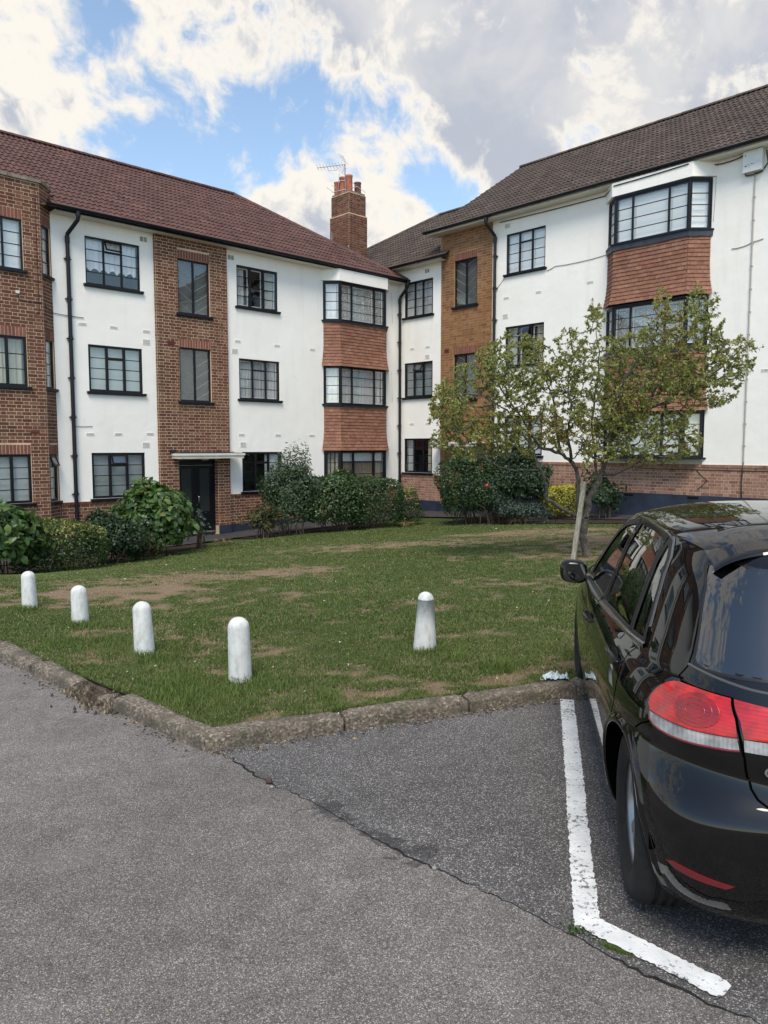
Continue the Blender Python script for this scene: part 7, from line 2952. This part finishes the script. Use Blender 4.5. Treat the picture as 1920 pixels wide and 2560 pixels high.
parts = build_body()
ml_ = {1: map_side(1), -1: map_side(-1)}
mt_ = {1: map_tail(1), -1: map_tail(-1)}
ffy, ffx = f_of_y, f_of_x
for sg, sd in ((1, 'l'), (-1, 'r')):
    fd, rdr = parts['door_f' + sd], parts['door_r' + sd]
    S1 = ml_[sg]
    patch('window', GF, S1, (.06, .05), MAT['tint'], fd, -.004, 0)
    patch('window', GR, S1, (.06, .05), MAT['tint'], rdr, -.004, 0)
    patch('quarter_window', GQ, S1, (.05, .05), MAT['tint'], rdr, -.004, 0)
    for nm, pl, pa in (('window_seal', GF, fd), ('window_seal', GR, rdr), ('window_seal', GQ, rdr)):
        sline(pl + [pl[0]], S1, .030, MAT['trimblk'], pa, nm, .0015, 8, .003)
    # divider bar and pillar blade
    sline([(.205, belt(.2)), (.262, 1.364)], S1, .034, MAT['trimblk'], rdr, 'divider_bar', .002, 8, .006)
    # waist moulding and the bright line over the windows
    top = [(1.945, .962), (1.88, 1.03), (1.76, 1.128), (1.62, 1.228), (1.45, 1.322), (1.28, 1.377)]
    sline(top + [(.985, 1.418)], S1, .024, MAT['trimsat'], fd, 'window_trim', .002, 10, .007)
    sline([(.965, 1.420), (.8, 1.425), (.6, 1.426), (.30, 1.416), (.19, 1.398), (.10, 1.335), (.04, 1.218), (-.028, 1.066)], S1, .022, MAT['trimsat'], rdr, 'window_trim', .002, 10, .007)
    sline([(1.96, belt(1.96) - .012)] + [(x, belt(x) - .012) for x in (1.7, 1.4, 1.06)], S1, .026, MAT['trimsat'], fd, 'waist_moulding', .003, 8, .008)
    sline([(1.04, belt(1.04) - .012)] + [(x, belt(x) - .012) for x in (.8, .6, .3, .1, -.04)], S1, .026, MAT['trimsat'], rdr, 'waist_moulding', .003, 8, .008)
    # shut lines
    bd = parts['body']
    sline([(1.05, .235), (1.05, belt(1.05) - .025)], S1, .006, MAT['shut'], bd, 'shut_line', .0008, 30)
    sline([(.24, .38), (.16, .54), (.03, .66), (.0, .78), (.035, .86), (.045, .93), (.02, .99), (-.025, 1.04)], S1, .006, MAT['shut'], bd, 'shut_line', .0008, 12)
    sline([(2.26, .30), (2.30, .55), (2.22, .86), (2.0, .93)], S1, .006, MAT['shut'], bd, 'shut_line', .0008, 12)
    sline([(.36, .25), (1.15, .235), (2.26, .235)], S1, .007, MAT['shut'], bd, 'shut_line', .0008, 20)
    # handles: a bar standing off over a scooped cup
    for (hx, hz, pa) in ((.215, .882, rdr), (1.17, .832, fd)):
        cup = [(hx + .085 * math.cos(t), hz - .004 + .026 * math.sin(t)) for t in np.linspace(0, 2 * math.pi, 20)[:-1]]
        patch('handle_cup', cup, S1, (.03, .015), MAT['trimblk'], pa, .0015, .002)
        mb = MB()
        P = [S1(hx + .11, hz - .004, .0), S1(hx + .085, hz, .020), S1(hx + .03, hz + .003, .030), S1(hx - .05, hz + .002, .030), S1(hx - .10, hz - .002, .018), S1(hx - .12, hz - .006, .0)]
        Q = []
        for i in range(len(P) - 1):
            for k in range(5): Q.append(P[i].lerp(P[i + 1], k / 5))
        Q.append(P[-1])
        mb.tube(Q, [.006 + .006 * math.sin(math.pi * i / (len(Q) - 1)) for i in range(len(Q))], 10)
        mb.obj('handle', MAT['paint'], pa, smooth=True)
    # wheel arches: rolled lip and dark well
    for cx in ARCH:
        mb = MB()
        n = 56
        rows = []
        for i in range(n + 1):
            a = R(-28) + (math.pi + R(56)) * i / n
            row = []
            for (r_, off) in ((.388, .0), (.375, .006), (.363, .010), (.353, .008), (.348, .0)):
                x, z = cx + r_ * math.cos(a), max(.172, .33 + r_ * math.sin(a))
                row.append(S1(x, z, off))
            e = row[-1]
            row.append(Vector((e.x, e.y - sg * .09, e.z)))
            rows.append(row)
        k = len(rows[0])
        for r_ in rows: mb.v += [tuple(p) for p in r_]
        for i in range(n):
            for j in range(k - 1):
                q = (i * k + j, (i + 1) * k + j, (i + 1) * k + j + 1, i * k + j + 1)
                mb.f.append(q if sg < 0 else q[::-1]); mb.m.append(1 if j >= k - 2 else 0); mb.t.append(.5)
        mb.obj('wheel_arch', [MAT['paint'], MAT['shut']], bd, smooth=True)
        mb = MB()
        for i in range(24):
            a0, a1 = R(8) + R(164) * i / 24, R(8) + R(164) * (i + 1) / 24
            p = [(cx + .385 * math.cos(a), .33 + .385 * math.sin(a)) for a in (a0, a1)]
            mb.poly([(p[0][0], sg * .42, p[0][1]), (p[1][0], sg * .42, p[1][1]), (p[1][0], sg * .80, p[1][1]), (p[0][0], sg * .80, p[0][1])])
        mb.obj('wheel_well', MAT['shut'], bd)
    # sill strip
    sline([(.36, .195), (1.3, .19), (2.2, .195)], S1, .05, MAT['plastic'], bd, 'sill_strip', .004, 16, .006)
    # tail lamp, outer half on the wing and inner half on the tailgate
    T = mt_[sg]
    yS = .532
    def FX(x, z): return ffx(x, z)
    def FY(y, z): return ffy(y, z)
    red = [(.4184, .848), (.4209, .872), (.4155, .899), (.4076, .920), (.3971, .940), (.3831, .953), (.3731, .957), (.3373, .960), (.3047, .961), (.2755, .962), (.265, .938), (.2552, .903), (.2471, .853),
           (.2657, .848), (.2899, .842), (.3173, .836), (.3429, .833), (.3655, .832), (.3884, .832), (.4076, .834)]
    wht = [(.4085, .828), (.3912, .828), (.3641, .828), (.342, .829), (.3166, .832), (.2891, .838), (.2651, .844), (.2466, .849), (.2396, .811), (.2519, .806), (.2797, .799), (.3002, .793), (.3233, .788), (.3499, .785), (.3718, .786), (.389, .790), (.4035, .803)]
    redi = [(.2705, .962), (.2463, .960), (.2209, .957), (.17, .95), (.145, .93), (.138, .89), (.145, .858), (.2078, .856), (.2211, .855), (.2376, .853), (.2485, .903)]
    whti = [(.2376, .849), (.2211, .851), (.2078, .852), (.147, .855), (.155, .825), (.19, .814), (.2330, .812)]
    lampo = patch('tail_lamp', red, T, (.012, .012), MAT['lens'], bd, .004, .012, bulge=None)
    o2 = patch('clear_lens', wht, T, (.012, .012), MAT['lensw'], lampo, .003, .010)
    lampi = patch('tail_lamp', redi, T, (.012, .012), MAT['lens'], parts['tailgate'], .004, .012)
    patch('clear_lens', whti, T, (.012, .012), MAT['lensw'], lampi, .003, .010)
    # round reflector bowl moulded in the lens, its rim a raised ring
    fc, zc_ = .318, .898
    ring = [(fc + .040 * math.cos(t), zc_ + .052 * math.sin(t)) for t in np.linspace(0, 2 * math.pi, 37)]
    patch('lamp_bowl', ring[:-1], T, (.008, .010), MAT['lensd'], lampo, .0052, .001)
    for k_, rr in enumerate((1.0, .72, .42)):
        sline([(fc + .040 * rr * math.cos(t), zc_ + .052 * rr * math.sin(t)) for t in np.linspace(0, 2 * math.pi, 29)], T, .0028, MAT['lens'], lampo, 'lamp_ring', .0056, 1, .0014)
    sline([red[i] for i in (19, 0, 1, 2, 3, 4, 5, 6, 7, 8, 9)], T, .007, MAT['shut'], bd, 'lamp_gap', .0009, 8)
    sline([wht[i] for i in (0, 16, 15, 14, 13, 12, 11, 10, 9, 8)], T, .008, MAT['reflector'], bd, 'lamp_border', .003, 8, .003)
    sline([red[i] for i in (19, 18, 17, 16, 15, 14, 13, 12)], T, .006, MAT['lens'], lampo, 'lamp_rib', .004, 8, .005)
    # bumper reflector
    rf = [(.3345, .384), (.3109, .370), (.2683, .364), (.2126, .361), (.2, .377), (.2323, .384), (.2805, .394), (.3159, .396)]
    patch('bumper_reflector', rf, T, (.012, .02), MAT['reflector'], parts['rear_bumper'], .003, .006)
    # tailgate and bumper shut lines
    gate = [(.2741, .965), (.2556, .909), (.2416, .845), (.2315, .789), (.2256, .728), (.214, .695), (.1993, .668), (.1827, .652), (.15, .645), (.10, .643), (.01, .642)]
    sline(gate, T, .008, MAT['shut'], bd, 'shut_line', .001, 10)
    sline(gate[:3] + [(.2345, .808)], T, .007, MAT['shut'], bd, 'lamp_split', .0046, 8)
    sline([(.2755, .964), (.3047, .963), (.3373, .962), (.3731, .962), (.3835, .975), (.3760, .995), (.3665, 1.02), (.3620, 1.06), (.3600, 1.118), (.3598, 1.217), (.3625, 1.305), (.3665, 1.365)], T, .006, MAT['shut'], bd, 'shut_line', .001, 10)
    sline([(.400, .795), (.425, .765), (.445, .73)], T, .006, MAT['shut'], bd, 'shut_line', .001, 10)
    # mirror
    mo = empty('door_mirror', (0, 0, 0), parent=fd)
    bpy.data.objects.remove(mo)
    mb = MB()
    def mir(a, b, sg=sg):
        t = 2 * math.pi * a; ph = math.pi * b
        cx_, sx_ = math.cos(t), math.sin(t)
        e = lambda c, p: math.copysign(abs(c) ** p, c)
        yy = .088 * e(cx_, .65) * math.sin(ph) ** .6
        zz = .078 * e(sx_, .7) * math.sin(ph) ** .6
        xx = -.052 * math.cos(ph) * (1.0 if math.cos(ph) > 0 else 1.35)
        return (1.86 + xx, sg * (.915 + yy), .968 + zz + .05 * yy)
    mb.grid(mir, 32, 16, flip=(sg > 0))
    mh_ = mb.obj('door_mirror', MAT['paint'], fd, smooth=True)
    mb = MB()
    n = 24
    mb.poly([(1.805, sg * (.915 + .070 * math.copysign(abs(math.cos(2 * math.pi * i / n)) ** .6, math.cos(2 * math.pi * i / n))), 0.968 + .06 * math.copysign(abs(math.sin(2 * math.pi * i / n)) ** .65, math.sin(2 * math.pi * i / n))) for i in range(n)][::sg])
    mb.obj('mirror_glass', MAT['privacy'], mh_)
    mb = MB(); mb.tube([(1.86, sg * .77, .93), (1.86, sg * .88, .94)], .035, 10)
    mb.obj('mirror_arm', MAT['trimblk'], mh_, smooth=True)
    mb = MB()
    for i in range(10):
        t0, t1 = i / 10, (i + 1) / 10
        q = lambda t, z: (1.86 + .055 - .075 * t, sg * (.935 + .070 * math.sin(math.pi / 2 * t) ** .8), z)
        mb.poly([q(t0, .955), q(t1, .955), q(t1, .973), q(t0, .973)][::-sg])
    mb.obj('indicator', MAT['lensw'], mh_)

# rear screen, its dark surround, and the lip below it
tg = parts['tailgate']
TB = map_tail(1)
sgn = lambda y: -1 if y < 0 else 1
fRG = [(sgn(y) * f_of_y(abs(y), z), z) for y, z in RG]
patch('rear_window', fRG, TB, (.03, .03), MAT['privacy'], tg, .001, 0)
sline(fRG + [fRG[0]], TB, .012, MAT['trimblk'], tg, 'window_seal', .0012, 10, .002)
sline([(-f_of_y(.66, 1.02), 1.022), (-f_of_y(.5, 1.0), 1.0), (0, .985), (f_of_y(.5, 1.0), 1.0), (f_of_y(.66, 1.02), 1.022)], TB, .010, MAT['trimsat'], tg, 'window_lip', .002, 16, .004)
# heater lines of the rear screen
WSp = [(-.62, .985), (-.5, 1.385), (.5, 1.385), (.62, .985)]


def map_nose(u, z, off):
    f = 1 - abs(u)
    p = c_ring_f(f, z)
    return Vector((p.x + off, p.y * (1 if u >= 0 else -1), p.z))


def f_nose(y, z):
    q = min(1, abs(y) / cW(z)) ** (NFz(z) / 2)
    return math.copysign(1 - math.acos(q) / (math.pi / 2), y)


patch('windscreen', [(f_nose(y, z), z) for y, z in WSp], map_nose, (.05, .05), MAT['tint'], parts['body'], .002, 0)
# roof spoiler over the screen
mb = MB()
def spl(a, b):
    y = (a * 2 - 1) * .556
    k = 1 - (abs(y) / .575) ** 6
    prof = [(.10, .004), (-.10, .006), (-.22, .002), (-.318, -.010), (-.325, -.020), (-.30, -.034), (-.21, -.050), (-.16, -.06)]
    s = b * (len(prof) - 1); i = min(int(s), len(prof) - 2); t = s - i
    x = prof[i][0] + (prof[i + 1][0] - prof[i][0]) * t
    dz = prof[i][1] + (prof[i + 1][1] - prof[i][1]) * t
    bow = .060 * (abs(y) / .55) ** 2.2
    xx = x + bow * (1 if x < 0 else 0)
    zr = c_roof(max(xx, -.06), y * .97)
    drop = .05 * max(0, -.06 - xx) / .26
    return (xx, y, zr - drop + dz - .03 * (abs(y) / .56) ** 8)
mb.grid(spl, 40, 28, flip=True)
o = mb.obj('roof_spoiler', MAT['paint'], tg)
smooth_angle(o, 45)
k = sum(p.normal.z for p in o.data.polygons)
if k < 0: o.data.flip_normals()
mb = MB(); mb.box(-.285, -.275, -.12, .12, 1.377, 1.389)
mb.obj('high_brake_lamp', MAT['lensd'], tg)
# model name on the left of the tailgate
fc_ = bpy.data.curves.new('badge', 'FONT'); fc_.body = 'GOLF'; fc_.size = .050; fc_.extrude = .003; fc_.bevel_depth = .0006
to = bpy.data.objects.new('badge_tmp', fc_); COL.objects.link(to)
dg = bpy.context.evaluated_depsgraph_get()
bme = bpy.data.meshes.new_from_object(to.evaluated_get(dg))
bpy.data.objects.remove(to)
bo = link('badge', bme, tg)
bme.materials.clear(); bme.materials.append(MAT['chrome'])
bz, by = .742, .478
bp_ = mt_[1](f_of_y(by, bz), bz, .002)
bn = (mt_[1](f_of_y(by, bz), bz, .01) - bp_).normalized()
bx = Vector((0, -1, 0)); bx = (bx - bn * bx.dot(bn)).normalized(); bu = bn.cross(bx)
bo.matrix_local = Matrix(((bx.x * 1.25, bu.x, bn.x, bp_.x), (bx.y * 1.25, bu.y, bn.y, bp_.y), (bx.z * 1.25, bu.z, bn.z, bp_.z), (0, 0, 0, 1)))
# number plate recess is out of the picture; the lower valance and exhaust side
mb = MB()
def val(a, b):
    p = c_ring(abs(a * 2 - 1) * f_of_x(-.40, .2), .20 - .06 * b)
    return (p.x + .02 + .10 * b, p.y * (-1 if a < .5 else 1), p.z)
mb.grid(val, 60, 3)
o = mb.obj('lower_valance', MAT['plastic'], parts['rear_bumper'], smooth=True)
mb = MB(); mb.box(-.50, 3.2, -.64, .64, .185, .21)
mb.obj('floor_pan', MAT['plastic'], car)
# cabin
def rbox(mb, x0, x1, y0, y1, z0, z1, r=.05, tilt=0, X=None):
    bm = bmesh.new()
    bmesh.ops.create_cube(bm, size=1)
    for v in bm.verts: v.co = Vector(((x0 + x1) / 2 + v.co.x * (x1 - x0), (y0 + y1) / 2 + v.co.y * (y1 - y0), (z0 + z1) / 2 + v.co.z * (z1 - z0)))
    bmesh.ops.bevel(bm, geom=bm.edges[:], offset=r, segments=3, affect='EDGES')
    for v in bm.verts:
        v.co.x -= tilt * (v.co.z - z0)
    b = len(mb.v)
    bm.verts.index_update()
    mb.v += [tuple(v.co) for v in bm.verts]
    for f in bm.faces: mb.f.append(tuple(b + v.index for v in f.verts)); mb.m.append(0); mb.t.append(.5)
    bm.free()


for y in (-.37, .37):
    mb = MB()
    rbox(mb, 1.05, 1.55, y - .25, y + .25, .35, .60); rbox(mb, 1.02, 1.14, y - .24, y + .24, .52, 1.10, .05, .25); rbox(mb, .90, .98, y - .12, y + .12, 1.12, 1.27, .035, .1)
    smooth_angle(mb.obj('seat', MAT['seat'], car), 60)
mb = MB()
rbox(mb, .20, .62, -.62, .62, .35, .58); rbox(mb, .10, .22, -.62, .62, .5, .98, .05, .25)
for y in (-.4, .4): rbox(mb, -.06, .02, y - .13, y + .13, .97, 1.10, .03, .1)
smooth_angle(mb.obj('rear_seat', MAT['seat'], car), 60)
mb = MB(); rbox(mb, 1.75, 2.5, -.70, .70, .60, .92, .08)
mb.obj('dashboard', MAT['plastic'], car)
mb = MB()
cw = Vector((1.62, -.37, .86))
mb.tube([cw + Vector((-.07 * math.cos(t) * 0 + .07 * math.sin(t), .18 * math.cos(t), .17 * math.sin(t))) for t in np.linspace(0, 2 * math.pi, 33)], .015, 8, caps=False)
mb.tube([cw + Vector((.0, -.17, 0)), cw + Vector((.04, 0, -.02)), cw + Vector((.0, .17, 0))], .018, 6); mb.tube([cw + Vector((.04, 0, -.02)), cw + Vector((.2, 0, -.1))], .03, 8)
mb.obj('steering_wheel', MAT['plastic'], car, smooth=True)
# front end, out of sight from here but part of the car: lamps and grille
for sg in (1, -1):
    mb = MB()
    def hl(a, b, sg=sg):
        u = .20 + .32 * a
        z = .63 + .11 * b + .02 * a
        p = map_nose(u * sg, z, .006); return tuple(p)
    mb.grid(hl, 8, 4)
    mb.obj('headlamp', MAT['lensw'], parts['body'], smooth=True)
mb = MB()
mb.grid(lambda a, b: tuple(map_nose((a * 2 - 1) * .16, .60 + .08 * b, .006)), 8, 2)
mb.obj('grille', MAT['plastic'], parts['body'], smooth=True)


# wheels
def make_wheel():
    root = empty('wheel', (0, 0, 0), parent=car)
    mb = MB()
    w2 = .118
    Rr = WHR
    prof = [(.205, -w2 * .75), (.228, -w2 * .92), (.27, -w2), (.305, -w2 * .93), (Rr - .006, -w2 * .72), (Rr, -w2 * .45)]
    for y in (-.30, .0, .30):
        prof += [(Rr, w2 * y - .012), (Rr - .009, w2 * y - .008), (Rr - .009, w2 * y + .004), (Rr, w2 * y + .008)]
    prof += [(Rr, w2 * .5), (Rr - .006, w2 * .72), (.305, w2 * .93), (.27, w2), (.228, w2 * .92), (.205, w2 * .75)]
    X = Matrix.Rotation(R(-90), 4, 'X')          # axis along +Y, h grows outwards
    mb.lathe(prof, 64, X=X)
    t = mb.obj('tyre', MAT['tyre'], root, smooth=False); smooth_angle(t, 50)
    mb = MB()
    mb.lathe([(.165, -.06), (.205, -.07), (.208, .055), (.226, .080), (.232, .088), (.226, .092), (.214, .080), (.200, .060), (.190, .0), (.175, -.05)], 64, X=X)
    # five split spokes
    for i in range(5):
        a = 2 * math.pi * i / 5 + .3
        for sgn_ in (-1, 1):
            secs = [(.045, .060, .034, sgn_ * .10), (.10, .066, .022, sgn_ * .11), (.15, .070, .019, sgn_ * .145), (.213, .066, .020, sgn_ * .185)]
            ring = []
            for (rr, hh, ww, da) in secs:
                an = a + da
                c = Vector((rr * math.cos(an), 0, rr * math.sin(an))); tt = Vector((-math.sin(an), 0, math.cos(an)))
                ring.append([c + tt * ww + Vector((0, hh - .035, 0)), c + tt * ww * .8 + Vector((0, hh, 0)), c - tt * ww * .8 + Vector((0, hh, 0)), c - tt * ww + Vector((0, hh - .035, 0))])
            for r0_, r1_ in zip(ring[:-1], ring[1:]):
                for j in range(3): mb.poly([r0_[j], r0_[j + 1], r1_[j + 1], r1_[j]])
    mb.lathe([(0, .072), (.028, .072), (.034, .066), (.065, .058), (.070, .02)], 28, X=X)
    rim = mb.obj('rim', MAT['silver'], root)
    bm = bmesh.new(); bm.from_mesh(rim.data); bmesh.ops.recalc_face_normals(bm, faces=bm.faces); bm.to_mesh(rim.data); bm.free()
    smooth_angle(rim, 35)
    mb = MB()
    for i in range(5):
        a = 2 * math.pi * i / 5
        mb.lathe([(.009, .05), (.009, .064), (0, .066)], 8, X=X @ Matrix.Translation((.05 * math.cos(a), .05 * math.sin(a), 0)))
    mb.obj('wheel_bolt', MAT['disc'], rim)
    mb = MB(); mb.lathe([(.0, .012), (.145, .012), (.145, -.012), (0, -.012)], 32, X=X)
    mb.obj('brake_disc', MAT['disc'], root, smooth=False)
    mb = MB(); mb.lathe([(0, -.04), (.195, -.04)], 32, X=X)
    mb.obj('wheel_back', MAT['shut'], root)
    return root


def copy_tree(o, parent):
    c = o.copy(); COL.objects.link(c); c.parent = parent
    for ch in [k for k in bpy.data.objects if k.parent == o]: copy_tree(ch, c)
    return c


w0 = make_wheel()
for i, (cx, sg) in enumerate(((RWX, 1), (FWX, 1), (RWX, -1), (FWX, -1))):
    w_ = w0 if i == 0 else copy_tree(w0, car)
    w_.location = (cx, sg * (WHY - .118), WHR)
    w_.rotation_euler = (0, R(37 * i), 0 if sg > 0 else math.pi)
